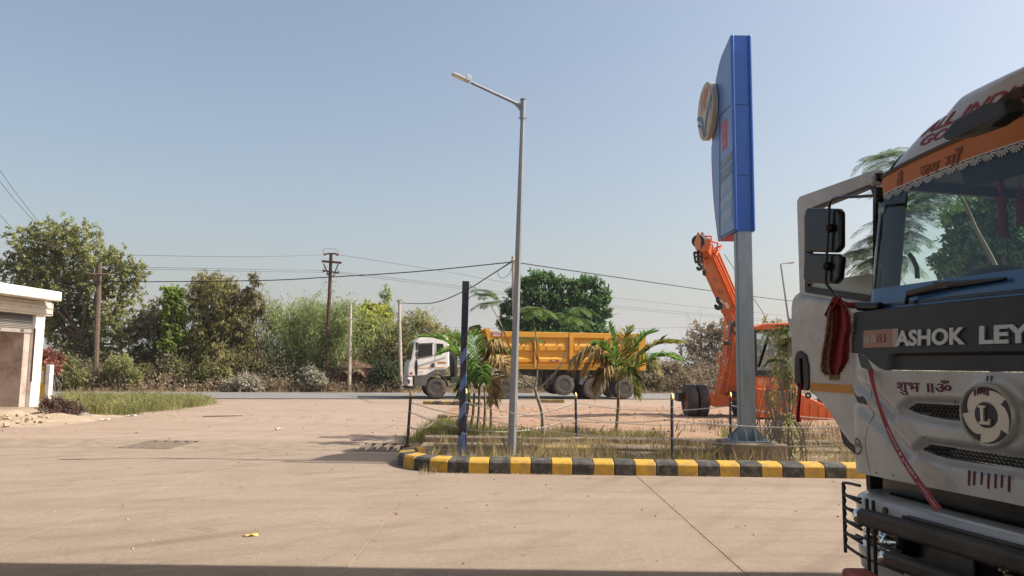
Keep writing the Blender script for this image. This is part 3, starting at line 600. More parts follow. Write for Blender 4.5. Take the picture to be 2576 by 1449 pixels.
# yellow lettered wall beyond the shop
Yw = 31.; m_yw = M('yellow_paint', (.68, .40, .03), .75, var=.12, scale=3, dirt=((.35, .2, .06), .5, 3))
wa = P(98, 1000, Yw); wa.z = -.05
yw = thing('painted_wall', 'yellow painted boundary wall stub with black lettering beside the shop pillar', 'wall', wa)
p0 = P(92, 922, Yw) - wa; p1 = P(122, 922, Yw) - wa; zz = p0.z
MB().box(((p0.x + p1.x) / 2 - .3, .0, zz / 2), (p1.x - p0.x + .6, .16, zz)).build('wall_panel', m_yw, yw, bevel=.01)
MB().box((p1.x + .09, -.03, zz / 2 + .04), (.18, .26, zz + .08)).build('wall_pier', m_white, yw, bevel=.02)
MB().box(((p0.x + p1.x) / 2 - .3, -.0, zz + .03), (p1.x - p0.x + .66, .22, .05)).build('coping', m_conc2, yw)
mk = M('paint_black', (.02, .02, .02), .7)
for k, s_ in enumerate(['मुकेश', 'जाँच', 'माल', 'लाल']):
    o_ = P(110.5, 935 + 10.5 * k, Yw) - wa
    text_obj('lettering', s_, .2, mk, lambda x, y, z: (o_.x + x, -.084, o_.z + y), yw, sx=.5)
spw = P(106, 942, Yw) - wa; MB().box((spw.x, -.084, spw.z - .1), (.22, .006, .5)).build('white_notice', m_white, yw)
# canopy over the photographer: only its shadow edge shows
cp = thing('station_canopy', 'flat canopy roof of the fuel station casting the dark shadow edge on the concrete', 'canopy', (10, -2, 0))
MB((10, -2, 0)).box((4, -2.42, 5.75), (36, 17.4, .6)).build('canopy_roof', M('canopy_white', (.6, .6, .6), .6), cp)
for xx in (-8., 12.): MB((10, -2, 0)).box((xx, -3.5, 2.75), (.45, .45, 5.5)).build('canopy_column', m_white, cp)
# ================================================================ wheels
m_tyre = M('tyre_dusty', (.075, .066, .06), .9, var=.25, scale=5, bump=.3, bscale=30, dirt=((.22, .17, .13), .6, 3))
m_rim = M('rim_dark', (.06, .055, .052), .6, metal=.3, var=.3, scale=8, dirt=((.2, .15, .11), .5, 5))
m_rimo = M('rim_brown', (.20, .085, .05), .6, var=.3, scale=6)
m_hub = M('hub_grey', (.25, .23, .21), .5, metal=.5)
def wheel(parent, c, r, w, ax, mt=None, mr=None, mh_=None, lugs=30, nuts=10, dish=.06):
    """a tyre with tread blocks, a dished rim, a hub; ax points out of the visible face"""
    c = Vector(c); ax = Vector(ax).normalized(); root = bpy.data.objects.new('wheel', None); COL.objects.link(root); root.parent = parent; root.location = c; root.empty_display_size = .1
    ri = r * .56; h = w / 2
    tb = MB().lathe([(ri, -h * .8), (ri * 1.06, -h * .95), (r * .8, -h * 1.0), (r * .94, -h * .92), (r * .975, -h * .75), (r * .975, h * .75), (r * .94, h * .92), (r * .8, h), (ri * 1.06, h * .95), (ri, h * .8), (ri * .98, h * .5), (ri * .98, -h * .5)], (0, 0, 0), ax, 36)
    a = ax.orthogonal().normalized(); b_ = ax.cross(a)
    for k in range(lugs):
        for sgn in (-1, 1):
            t = 2 * math.pi * (k + .25 * sgn) / lugs; d = a * math.cos(t) + b_ * math.sin(t); e = -a * math.sin(t) + b_ * math.cos(t)
            tb.box(d * r * .975 + ax * sgn * h * .45, (r * .06, 2 * math.pi * r / lugs * .55, h * .92), Matrix((d, e, ax)).transposed())
    tb.build('tyre', mt or m_tyre, root, smooth=40)
    MB().lathe([(ri, h * .82), (ri * .97, h * .86), (ri * .9, h * .6), (ri * .86, h * (.6 - dish * 6)), (ri * .45, h * (.45 - dish * 4)), (ri * .42, h * .5), (ri * .3, h * .62), (.001, h * .66)], (0, 0, 0), ax, 28).build('rim', mr or m_rim, root, smooth=35)
    nb = MB()
    for k in range(nuts):
        t = 2 * math.pi * k / nuts; d = a * math.cos(t) + b_ * math.sin(t); p = d * ri * .66 + ax * h * (.55 - dish * 5); nb.cyl(p, p + ax * .05, .017, n=6)
    nb.cyl(ax * h * .6, ax * h * .78, ri * .22, n=12); nb.build('hub', mh_ or m_hub, root)
    return root
# ================================================================ tipper lorry on the road
m_tw = M('tipper_cab_white', (.82, .80, .765), .35, var=.04, coat=.4, dirt=((.55, .48, .4), .25, 3))
m_tg = M('tipper_fairing_grey', (.085, .085, .088), .6, var=.15, dirt=((.2, .16, .12), .4, 3))
m_ty = M('tipper_yellow', (.60, .285, .02), .5, var=.07, scale=1.5, bump=.08, bscale=3, dirt=((.42, .2, .04), .45, 1.5))
m_tch = M('chassis_dark', (.035, .034, .033), .7, var=.3, dirt=((.14, .11, .085), .5, 3))
m_dglass = M('cab_glass_dark', (.03, .035, .034), .08, var=.2, spec=.6)
td = thing('tipper_truck', 'white-cabbed tipper lorry with a long yellow dump trailer driving on the road', 'truck', RO, RA)
def T2(px, py, c=0.):      # photo point -> (along, up) in the lorry's side plane
    p = PLANE(px, py, RO + RN * c, RN) - RO; return (p.dot(RD), p.z)
def tpoly(pts, c=0.): return [T2(x, y, c) for x, y in pts]
def tprism(name, pts, c0, c1, mat, bevel=0., parent=None):
    return MB().prism(tpoly(pts), lambda a, z: (a, c0, z), lambda a, z: (a, c1, z)).build(name, mat, parent or td, bevel=bevel)
CW = 2.35
cabp = [(1043, 857), (1050, 852), (1064, 847.5), (1095, 843.5), (1119, 844), (1127, 853), (1130, 868), (1130.5, 921), (1121, 930), (1097, 931), (1072, 945), (1027, 947), (1026, 930), (1029, 913), (1034, 905)]
cab = tprism('cab', cabp, 0.0, CW, m_tw, .06)
tprism('side_window', [(1053, 866), (1088, 864), (1088, 894), (1050, 900)], -.012, .01, m_dglass, parent=cab)
tprism('side_window', [(1098, 864), (1115, 865), (1117, 884.5), (1098, 890)], -.012, .01, m_dglass, parent=cab)
tprism('window_frame', [(1051, 864), (1089.5, 862), (1089.5, 865), (1053.5, 867)], -.014, .01, m_tg, parent=cab)
tprism('window_sill', [(1048, 899), (1089, 893), (1089, 896), (1048, 903)], -.014, .01, m_tg, parent=cab)
ws = tpoly([(1042, 861), (1033, 904)])
MB().hexa([(ws[0][0] - .02, .12, ws[0][1]), (ws[1][0] - .02, .12, ws[1][1]), (ws[1][0] - .02, CW - .12, ws[1][1]), (ws[0][0] - .02, CW - .12, ws[0][1])], [(ws[0][0] + .03, .12, ws[0][1]), (ws[1][0] + .03, .12, ws[1][1]), (ws[1][0] + .03, CW - .12, ws[1][1]), (ws[0][0] + .03, CW - .12, ws[0][1])]).build('windscreen', m_dglass, cab)
tprism('door_gap', [(1093.6, 862), (1094.6, 862), (1094.6, 931), (1093.6, 931)], -.004, .01, m_tg, parent=cab)
tprism('door_handle', [(1084, 916), (1091, 912), (1092.5, 917), (1092.5, 924), (1086, 925.5), (1083.5, 922)], -.03, .01, m_tch, parent=cab)
tprism('orange_stripe', [(1048, 925.5), (1083, 924), (1083, 926.3), (1048, 927.5)], -.006, .01, M('stripe_orange', (.62, .27, .04), .5), parent=cab)
tprism('orange_stripe', [(1096, 923.5), (1120, 923.5), (1120, 926), (1096, 926)], -.006, .01, MATS['stripe_orange'], parent=cab)
tprism('grey_band', [(1050, 919), (1120, 897), (1121, 902), (1052, 924)], -.004, .01, M('cab_grey', (.4, .38, .36), .5), parent=cab)
op = tprism('orange_plate', [(1100.5, 909.5), (1121, 909.5), (1121, 914.5), (1100.5, 914.5)], -.008, .01, MATS['stripe_orange'], parent=cab)
o_ = T2(1101.5, 914); text_obj('lettering', '0120180-021A', .075, m_tch, lambda x, y, z: (o_[0] + x, -.01, o_[1] + y), op)
o_ = T2(1049, 938.5); text_obj('lettering', 'AVTR', .11, m_hub, lambda x, y, z: (o_[0] + x, -.008, o_[1] + y), cab)
o_ = T2(1034.7, 939); MB().cyl((o_[0], -.008, o_[1]), (o_[0], .01, o_[1]), .06, n=14).build('red_badge', m_hpr, cab)
tprism('side_fairing', [(1042, 946), (1072, 943), (1082, 936), (1097, 930), (1121, 929), (1121, 941), (1112, 945), (1098, 943), (1085, 947), (1076, 956), (1071, 971), (1042, 969)], -.03, .5, m_tg, .02)
tprism('amber_marker', [(1099, 936), (1104.5, 936), (1104.5, 939), (1099, 939)], -.045, 0, MATS['stripe_orange'])
tprism('bumper', [(1025, 949), (1038, 950), (1038.5, 972), (1025, 971)], .0, CW, m_tw, .04)
tprism('headlamp', [(1024.5, 955), (1031, 955), (1031, 965), (1026, 965)], -.02, .3, m_tch, .01)
tprism('front_underrun', [(1022, 974), (1043, 974), (1043, 978), (1022, 978)], .1, CW - .1, m_tch)
mr_ = [(1043, 860), (1049, 858), (1052, 872), (1050, 905), (1043, 925), (1041, 922), (1045, 895)]
tprism('mirror', [(1044, 862), (1051, 861), (1051, 880), (1044, 882)], -.28, -.16, m_tch, .02); tprism('mirror', [(1044, 886), (1050, 885), (1049, 897), (1043, 898)], -.28, -.16, m_tch, .02)
MB().tube([(T2(1046, 861)[0], -.2, T2(1046, 861)[1]), (T2(1046, 905)[0], -.22, T2(1046, 905)[1]), (T2(1046, 911)[0], .05, T2(1046, 911)[1])], .02, 6).build('mirror_arm', m_tch, td)
cl = []; 
tprism('hanging_cloth', [(1044, 905), (1048, 906), (1050, 919), (1049, 940), (1046, 949), (1043, 941), (1041, 924)], -.25, -.2, M('cloth_black', (.018, .014, .014), .9), .01)
# chassis, tanks, fenders
tprism('chassis_rail', [(1120, 948), (1300, 948), (1300, 958), (1120, 958)], .7, .85, m_tch); tprism('chassis_rail', [(1120, 948), (1300, 948), (1300, 958), (1120, 958)], 1.5, 1.65, m_tch)
tprism('battery_box', [(1136, 949), (1158, 949), (1158, 963), (1136, 963)], .15, .6, m_tch, .02); tprism('fuel_tank', [(1165, 950), (1205, 950), (1205, 975), (1165, 975)], .12, .65, m_hub, .06)
tprism('cab_rear_rack', [(1147, 875), (1153, 875), (1153, 950), (1147, 950)], .3, 2.0, m_tch)
fen = [(a, z) for a, z in [(math.cos(t), math.sin(t)) for t in [math.pi * k / 12 for k in range(13)]]]
def fender(px, py, r, nm='mudguard', w=.6):
    a0, z0 = T2(px, py); pr = [(a0 + x * r, z0 + y * r) for x, y in fen] + [(a0 + x * (r - .03), z0 + y * (r - .03)) for x, y in reversed(fen)]
    MB().prism(pr, lambda a, z: (a, 0.02, z), lambda a, z: (a, w, z)).build(nm, m_tg, td)
fender(1269, 972, .6); fender(1099, 973, .57)
trail = [(1262, 935), (1330, 928), (1632, 930), (1632, 948), (1400, 954), (1388, 972), (1378, 972), (1372, 950), (1345, 946), (1310, 936), (1262, 941)]
tprism('trailer_frame', trail, .55, .8, m_tch); tprism('trailer_frame', trail, 1.55, 1.8, m_tch)
for px in (1358, 1376): tprism('landing_leg', [(px, 945), (px + 8, 945), (px + 8, 978), (px, 978)], .25, .4, m_tch)
tprism('side_tank', [(1386, 940), (1402, 940), (1402, 968), (1386, 968)], .15, .6, m_tch, .03)
tprism('light_rail', [(1485, 944.6), (1600, 945.6), (1600, 947), (1485, 946)], .02, .05, m_galv); tprism('mud_flap', [(1462, 948), (1481, 944), (1466, 968), (1458, 966)], .05, .6, m_tg)
for (px, py, r, dual) in [(1098.5, 976, .485, 0), (1269, 976, .495, 1), (1420.5, 968.8, .51, 1), (1494, 977.5, .525, 1), (1572, 978.5, .525, 1)]:
    a0, z0 = T2(px, py); z0 = max(z0, r) if px != 1420.5 else z0
    wheel(td, (a0, .14, z0), r, .28, (0, -1, 0), lugs=34 if dual else 40)
    for cc in ((.50, 1.75, 2.1) if dual else (2.1,)): wheel(td, (a0, cc, z0), r, .28, (0, -1 if cc < 1 else 1, 0), lugs=24, nuts=0)
    MB().cyl((a0, .2, z0), (a0, 2.1, z0), .07, n=8).build('axle', m_tch, td)
# dump body
body = [(1247, 868), (1235, 834), (1623.5, 841), (1623.5, 931), (1280, 927), (1262, 925), (1258, 900)]
db = tprism('dump_body', body, .1, 2.25, m_ty)
def tb_(name, pts, c0, c1, bev=.01): return tprism(name, pts, c0, c1, m_ty, bev, db)
tb_('top_rail', [(1233, 833), (1624, 840), (1624, 853), (1237, 847)], -.03, .12, .02); tb_('top_rail', [(1233, 833), (1624, 840), (1624, 853), (1237, 847)], 2.25, 2.4, .02)
tb_('bottom_rail', [(1280, 918), (1624, 921), (1624, 933), (1280, 928)], -.005, .12); tb_('ledge', [(1275, 917), (1605, 919.5), (1605, 921.2), (1275, 918.8)], -.05, .1)
for x0, x1 in ((1343.5, 1353.5), (1431.8, 1441.5), (1519, 1529)): tb_('rib', [(x0, 848), (x1, 848), (x1, 927), (x0, 926)], -.06, .1)
tb_('rear_post', [(1604, 839), (1624, 840), (1624, 932), (1607, 931)], -.07, .1); tb_('rear_post_cap', [(1603, 838.5), (1621, 839), (1621, 847), (1603, 847)], -.1, .1)
def shelf(x0, x1, y0, y1, y2, y3, cdep):
    a = tpoly([(x0, y0), (x1, y0), (x1 - 3, y1), (x0 + 3, y1)]); q = tpoly([(x0 + 3, y2), (x1 - 3, y2), (x1, y3), (x0, y3)])
    (A0, A1, A2, A3), (B0, B1, B2, B3) = a, q; f = lambda p, c: (p[0], c, p[1])
    MB().add([f(A0, .102), f(A1, .102), f(A2, -cdep), f(A3, -cdep), f(B0, -cdep), f(B1, -cdep), f(B2, .102), f(B3, .102)], [(0, 3, 2, 1), (3, 4, 5, 2), (4, 7, 6, 5), (0, 7, 4, 3), (1, 2, 5, 6)][::1]).build('side_pressing', m_ty, db)
for x0, x1 in ((1262, 1342), (1355, 1430), (1443, 1517), (1531, 1603)):
    shelf(x0, x1, 857, 870, 881, 884, .0); shelf(x0, x1, 898, 903, 910, 913, .0)
    for t in (.28, .72):
        xx = lerp(x0, x1, t); tprism('rope_hook', [(xx, 872), (xx + 1.6, 872), (xx + 1.6, 877), (xx, 877)], -.05, .0, m_ty, parent=db)
        tprism('rope_hook', [(xx - 4, 859.5), (xx + .5, 859), (xx + .5, 860.6), (xx - 4, 861)], -.04, .1, m_ty, parent=db)
arm = [(1219, 826), (1231, 826), (1246.5, 869), (1244, 874), (1234, 872)]
tb_('headboard_stay', arm, -.02, .12); tb_('headboard_stay', arm, 2.25, 2.4)
tb_('headboard', [(1221, 828), (1225, 828), (1243, 874), (1262, 925), (1258, 925), (1238, 874)], .12, 2.25); tb_('headboard_lip', [(1196, 836), (1222, 826), (1224, 829), (1198, 840)], .12, 2.25)
tp_ = MB()
m_tarp = M('tarpaulin', (.42, .24, .03), .8, var=.4, scale=5, bump=.6, bscale=9, dirt=((.12, .05, .03), .7, 4)); m_tarp2 = M('tarpaulin_brown', (.14, .06, .035), .85, var=.4, scale=6)
def roll(px0, px1, py, r, mat, seed):
    a0, z0 = T2(px0, py); a1, _ = T2(px1, py); n = 16
    def f(u, v):
        t = 2 * math.pi * v; k = 1 + .16 * nz(u * 5, math.sin(t) * 2 + math.cos(t), 1, seed); e = .35 + .65 * math.sin(math.pi * min(max(u, .03), .97)) ** .3
        return ((a0 + a1) / 2 + math.cos(t) * (a1 - a0) / 2 * k * e, .1 + 2.2 * u, z0 + math.sin(t) * r * k * e)
    MB().grid(f, 24, 14).build('tarpaulin_roll', mat, td, smooth=60)
roll(1191, 1219, 832, .17, m_tarp, 1.); roll(1194, 1216, 823, .1, m_tarp2, 4.); roll(1198, 1213, 818, .05, m_tarp2, 7.)
tprism('hydraulic_ram', [(1214, 846), (1222, 846), (1240, 925), (1232, 925)], 1.0, 1.3, m_tch)
tprism('loose_load', [(1214, 850), (1222, 848), (1228, 872), (1222, 880), (1214, 868)], .3, 2.0, m_tarp2, .04)
sg1 = tprism('name_board', [(1237.8, 834.5), (1264, 835), (1264, 846), (1237.8, 845.3)], -.045, -.03, M('board_red', (.36, .03, .03), .5), parent=td)
tprism('name_board_top', [(1237.8, 834.2), (1264, 834.7), (1264, 839.3), (1237.8, 838.8)], -.05, -.045, m_tch, parent=sg1)
m_lw = M('lettering_white', (.75, .72, .68), .6)
def ttext(txt, px, py, size, mat, par, c=-.053, sx=1.): o_ = T2(px, py); text_obj('lettering', txt, size, mat, lambda x, y, z: (o_[0] + x, c, o_[1] + y), par, sx=sx, off=.004)
ttext('BLACK DIAMOND', 1238.6, 838.2, .075, m_lw, sg1, sx=.72); ttext('m o t o r s', 1240, 843.3, .095, m_lw, sg1, -.048, .9)
ttext('www.blackdiamondmotors.com', 1238.6, 845.2, .03, m_lw, sg1, -.048, 1.)
sg2 = tprism('name_board', [(1580, 856), (1603.5, 856.5), (1603.5, 867), (1580, 866.5)], .08, .095, M('board_purple', (.11, .03, .05), .5), parent=td)
ttext('BLACK DIAMOND', 1580.8, 860.2, .07, m_lw, sg2, .075, .68); ttext('MANUFACTURERS', 1580.8, 863.4, .05, m_pr, sg2, .075, .9); tprism('rule_line', [(1581, 865), (1602, 865), (1602, 865.8), (1581, 865.8)], .07, .08, m_lw, parent=sg2)
sg3 = tprism('name_plate', [(1383, 904.5), (1406, 905), (1406, 909.7), (1383, 909.2)], -.012, .0, M('plate_red', (.4, .05, .02), .5), parent=td)
tprism('plate_center', [(1389, 904.8), (1400, 905), (1400, 909.3), (1389, 909)], -.016, -.01, m_tch, parent=sg3); ttext('BALLISTIC', 1389.4, 908.2, .05, m_lw, sg3, -.02, .6)
ttext('11 87 9123', 1556, 911, .09, m_lw, td, -.02, .9)
# ================================================================ orange crane
m_co = M('crane_orange', (.62, .12, .02), .42, var=.1, scale=2, dirt=((.35, .1, .04), .35, 3), coat=.2)
m_cf = M('crane_faded', (.56, .20, .10), .6, var=.12, scale=3, dirt=((.4, .2, .13), .4, 4))
m_ck = M('crane_black', (.02, .02, .022), .6, var=.3, dirt=((.1, .08, .06), .4, 5))
CY = 24.2; cb = P(1800, 1040, CY); cb.z = .05
cr = thing('mobile_crane', 'orange pick-and-carry crane parked behind the sign column with its boom raised', 'crane', cb)
def CP(px, py, dy=0.): return P(px, py, CY + dy) - cb
def cprism(name, pts, y0, y1, mat, bevel=0., parent=None):
    q = [CP(*p, y0) for p in pts]; return MB().prism([(v.x, v.z) for v in q], lambda x, z: (x, y0, z), lambda x, z: (x, y1, z)).build(name, mat, parent or cr, bevel=bevel)
def ctube(name, pts, r, mat, dy=0., n=6): return MB().tube([CP(p[0], p[1], dy + (p[2] if len(p) > 2 else 0)) for p in pts], r, n).build(name, mat, cr)
for px, py in ((1735, 1001), (1763, 1004)): c = CP(px, py); wheel(cr, (c.x, 0, .52), .52, .3, (-1, -.05, 0), m_tyre, m_rimo, lugs=36)
for px in (1862, 1890): c = CP(px, 1004); wheel(cr, (c.x, 0, .52), .52, .3, (-1, -.05, 0), m_tyre, m_rimo, lugs=36)
MB().cyl((CP(1740, 1003).x, 0, .55), (CP(1890, 1003).x, 0, .55), .09, n=8).build('axle', m_ck, cr)
cprism('front_bumper', [(1708, 988), (1716, 988), (1716, 1010), (1708, 1010)], -.1, .5, m_ck)
cprism('mast_plate', [(1833, 905), (1845, 805), (1866, 805), (1872, 1012), (1802, 1012), (1810, 985)], -.35, -.28, m_co); cprism('mast_plate', [(1833, 905), (1845, 805), (1866, 805), (1872, 1012), (1802, 1012), (1810, 985)], .35, .42, m_co)
cprism('mast_web', [(1836, 905), (1846, 810), (1864, 810), (1868, 1010), (1806, 1010)], -.28, .35, m_co)
cprism('lower_beam', [(1780, 998), (1805, 990), (1872, 1002), (1872, 1022), (1800, 1024), (1782, 1016)], -.5, .5, m_co, .02)
cprism('beam_gusset', [(1786, 985), (1792, 985), (1800, 1015), (1790, 1020)], -.55, -.5, m_co)
cprism('winch_motor', [(1840, 985), (1856, 985), (1856, 1000), (1840, 1000)], -.75, -.4, m_ck, .03); cprism('hydraulic_block', [(1846, 1008), (1858, 1008), (1860, 1035), (1850, 1038)], -.7, -.35, m_ck, .02)
# ladder frame
ctube('ladder_rail', [(1824, 803), (1821, 880), (1810, 940), (1799, 1000)], .035, m_co, -.5); ctube('ladder_rail', [(1848, 806), (1846, 870), (1838, 930), (1828, 985)], .03, m_co, -.5); ctube('ladder_rail', [(1824, 803), (1838, 787), (1848, 806)], .03, m_co, -.5)
for y0, x0, x1 in ((850, 1821, 1848), (872, 1821, 1846), (896, 1818, 1842), (925, 1811, 1838), (944, 1807, 1834), (955, 1805, 1832)): ctube('rung', [(x0, y0), (x1, y0 + 1)], .02, m_co, -.5)
ctube('grab_handle', [(1811, 888), (1803, 890), (1806, 905), (1815, 928), (1820, 934), (1834, 934)], .03, m_co, -.55)
ctube('boom_ram', [(1830, 900), (1838, 830), (1842, 800)], .075, m_co, -.1, 10); ctube('ram_rod', [(1832, 880), (1840, 806)], .05, m_hub, -.2, 8)
cprism('work_lamp', [(1822, 858), (1838, 858), (1838, 868), (1822, 868)], -.7, -.55, m_ck, .02)
# boom
b0 = CP(1850, 796, .3); b1 = CP(1775, 628, -1.2); bd = (b1 - b0).normalized(); view = (CAMLOC - cb - b0).normalized()
sL = bd.cross(view).normalized(); 
if sL.x > 0: sL = -sL
sV = bd.cross(sL).normalized()
if sV.dot(view) < 0: sV = -sV
e1 = (sV * .80 + sL * .60).normalized(); e2 = (sV * .60 - sL * .80).normalized()     # visible left face normal / visible top face normal
def bbox(name, t0, t1, h1, h2, mat, o1=0., o2=0., bev=.012, par=None):
    c = b0.lerp(b1, (t0 + t1) / 2) + e1 * o1 + e2 * o2; return MB().box(c, (h1, h2, (b1 - b0).length * (t1 - t0)), Matrix((e1, e2, bd)).transposed()).build(name, mat, par or cr, bevel=bev)
bm = bbox('boom', -.12, .93, .46, .50, m_cf)
bbox('boom_top', -.10, .93, .44, .02, m_co, 0, .258, 0., bm); 
for o in (-.16, -.04, .10, .19): bbox('boom_rail', -.0 if o < 0 else .1, .95, .035, .05, m_cf if o < 0 else m_co, o, .29, .005, bm)
bbox('boom_edge', -.1, .93, .02, .05, m_co, .236, .22, .0, bm); bbox('boom_edge', -.1, .93, .02, .05, m_cf, .236, -.22, .0, bm)
bbox('inner_section', .9, 1.03, .36, .40, m_co); bbox('boom_collar', .88, .93, .50, .54, m_co); bbox('boom_collar', .12, .17, .50, .54, m_co)
bbox('white_patch', .2, .29, .004, .12, m_lw, .233, .05, 0., bm); 
for t_, s_ in ((.86, .1), (.6, .16), (.42, .2)): bbox('boom_mark', t_, t_ + .06, .004, s_, M('boom_print', (.42, .16, .1), .6), .233, .02, 0., bm)
def guard(t, name):
    c = b0.lerp(b1, t); pts = [c + e1 * .24 + e2 * .1, c + e1 * .24 + e2 * .45 + bd * .12, c - e1 * .24 + e2 * .45 + bd * .12, c - e1 * .24 + e2 * .1]; MB().tube(pts, .03, 6).build(name, m_co, cr)
guard(.94, 'boom_guard'); guard(.2, 'boom_guard')
MB().tube([b0.lerp(b1, .9) + e2 * .5 - e1 * .1, b0 + e2 * .9 - e1 * .2, b0 - bd * 1.0 + e2 * 1.0], .014, 4).build('hoist_rope', m_galv, cr)
hx = [(1747, 612), (1755, 585), (1758, 584), (1764, 598), (1763, 618), (1758, 629), (1752, 629)]
cprism('sheave_plate', hx, -1.75, -1.68, m_cf); cprism('sheave_plate', [(x + 10, y - 1) for x, y in hx], -1.3, -1.23, m_cf)
MB().cyl(CP(1756, 607, -1.7), CP(1766, 606, -1.2), .2, n=16).build('sheave', m_ck, cr)
cprism('boom_head', [(1762, 606), (1786, 598), (1790, 606), (1786, 628), (1764, 634)], -1.65, -1.2, m_co, .02); ctube('head_rail', [(1772, 604), (1772, 594), (1789, 594), (1790, 606)], .03, m_co, -1.5); ctube('head_rail', [(1785, 606), (1806, 612), (1803, 630)], .03, m_co, -1.3)
for a, c, w in (((1745, 636), (1766, 634), .04), ((1746, 636), (1750, 660), .035), ((1765, 634), (1767, 656), .03), ((1749, 660), (1768, 657), .04), ((1755, 636), (1756, 658), .035), ((1748, 646), (1767, 644), .025), ((1758, 628), (1757, 636), .05)): ctube('hook_block_frame', [a, c], w, m_ck, -1.4)
def hook(px, py, s, dy):
    pts = [(0, -1.3), (0, -.4), (.55, 0), (.75, .55), (.4, 1.05), (-.2, 1.1), (-.6, .7), (-.65, .3)]; q = bez([(px + x * s, py + y * s) for x, y in pts], 4); n = len(q)
    MB().tube([CP(x, y, dy) for x, y in q], [(.055 if k < n * .75 else .055 * (1 - (k - n * .75) / (n * .3))) * s / 8 for k in range(n)], 8).build('hook', m_ck, cr, smooth=60)
hook(1759, 668, 8, -1.4); hook(1807, 762, 11, -.7); ctube('chain_line', [(1769, 650), (1771, 680)], .03, m_cf, -1.3); MB().lathe([(.001, -.12), (.06, -.05), (.07, .05), (.001, .13)], CP(1772, 686, -1.3), (0, 0, 1), 10).build('hook_weight', m_ck, cr)
ctube('hose', [(1855, 806), (1845, 815), (1842, 828), (1852, 842), (1862, 846)], .05, m_ck, -.6); ctube('hose', [(1858, 800), (1850, 818), (1858, 832), (1866, 838)], .04, m_ck, -.6)
# rear unit: cab, counterweight, engine hood
m_cgl = GLASS('crane_glass', (.78, .82, .84), 1.4, .02, .12)
cbd = cprism('cab_body', [(1900, 946), (2004, 950), (2004, 985), (1898, 990)], -1.1, .5, m_co, .03); cprism('cab_roof', [(1897, 822), (1922, 814), (1992, 811), (1992, 818), (1960, 828), (1900, 830)], -1.2, .6, m_co, .03)
for x0, x1 in (((1946, 832), (1952, 945)), ((1983, 828), (1991, 948))): pass
for y in (-1.08, .42):
    cprism('cab_pillar', [(1897, 830), (1903, 830), (1906, 946), (1899, 946)], y, y + .07, m_ck); cprism('cab_pillar', [(1935, 830), (1941, 830), (1912, 925), (1906, 922)], y - .02, y + .06, m_ck)
    cprism('cab_pillar', [(1975, 828), (1983, 828), (1983, 950), (1975, 950)], y, y + .07, m_ck); cprism('cab_pillar', [(1998, 826), (2006, 826), (2006, 950), (1998, 950)], y, y + .07, m_ck)
cprism('cab_sill', [(1898, 930), (2006, 934), (2006, 948), (1898, 945)], -1.13, .5, m_ck, .01); cprism('cab_header', [(1898, 826), (2006, 824), (2006, 832), (1898, 836)], -1.13, .5, m_ck, .01)
cprism('side_glass', [(1903, 836), (1975, 832), (1975, 934), (1905, 931)], -1.1, -1.09, m_cgl); cprism('side_glass', [(1983, 832), (1998, 832), (1998, 934), (1983, 934)], -1.1, -1.09, m_cgl)
cprism('operator_seat', [(1960, 900), (1975, 870), (1982, 872), (1982, 935), (1955, 935)], -.5, 0, m_ck, .04)
m_stk = M('sticker_pale', (.55, .25, .12), .6); cprism('badge_plate', [(1905, 952), (1926, 953), (1926, 970), (1905, 969)], -1.112, -1.1, m_stk, parent=cbd)
o_ = CP(1909, 968); text_obj('lettering', 'ACE', .17, M('crane_letter', (.3, .2, .18), .6), lambda x, y, z: (o_.x + x, -1.118, o_.z + y), cbd, sx=.8, off=.006)
cprism('engine_hood', [(1903, 976), (2010, 986), (2010, 1052), (1906, 1051)], -1.35, .9, m_co, .03)
cprism('counterweight', [(2004, 985), (2075, 1018), (2110, 1040), (2110, 1066), (2004, 1062)], -1.2, .9, m_co, .03)
for xx in (2020, 2038, 2060, 2082): cprism('rib', [(xx, 1010 + (xx - 2020) * .3), (xx + 3, 1012 + (xx - 2020) * .3), (xx + 3, 1060), (xx, 1060)], -1.23, -1.2, m_co)
for k in range(6):
    for j in range(2):
        x0 = 1932 + 20 * j; y0 = 984 + 7.5 * k
        if j == 0: pts = [(x0, y0), (x0 + 19, y0 - 8), (x0 + 19, y0 - 4.5), (x0, y0 + 3.5)]
        else: pts = [(x0, y0 - 8), (x0 + 19, y0), (x0 + 19, y0 + 3.5), (x0, y0 - 4.5)]
        if k * 7.5 + 984 < 1030: cprism('chevron_stripe', pts, -1.356, -1.35, m_ck)
for yy in (984, 992): cprism('printed_line', [(1908, yy), (1926, yy + 1), (1926, yy + 3), (1908, yy + 2)], -1.356, -1.35, M('print_grey', (.3, .12, .08), .6))
for px in (1925, 2085): c = CP(px, 1030); wheel(cr, (c.x, -.4, .5), .5, .36, (-.2, -1, 0), m_tyre, m_rimo, lugs=30)
# ================================================================ white lorry at the right
LT = rad(76.0); LY = 4.0; LC = Vector((.652 * LY, LY, 0)); LU = Vector((math.cos(LT), -math.sin(LT), 0)); LN = Vector((math.sin(LT), math.cos(LT), 0))
lt = thing('parked_truck', 'large white lorry with orange windscreen band and open driver door, partly in frame', 'truck', LC, -LT)
def L(px, py, w=0.): p = PLANE(px, py, LC + LN * w, LN) - LC; return (p.dot(LU), p.z)
def L3(px, py, w=0.): u, z = L(px, py, w); return Vector((u, w, z))
m_lw_ = M('lorry_white', (.55, .545, .53), .3, var=.08, scale=3, coat=.4, dirt=((.34, .30, .255), .6, 4))
m_lb = M('lorry_black_plastic', (.022, .022, .024), .5, var=.15, scale=6, dirt=((.06, .05, .045), .4, 5))
m_lg = M('lorry_gloss_black', (.012, .012, .013), .25, var=.1)
m_lblue = M('lorry_blue', (.05, .165, .40), .3, var=.15, scale=2, coat=.3)
m_lor = M('band_orange', (.62, .19, .025), .5, var=.06, scale=3)
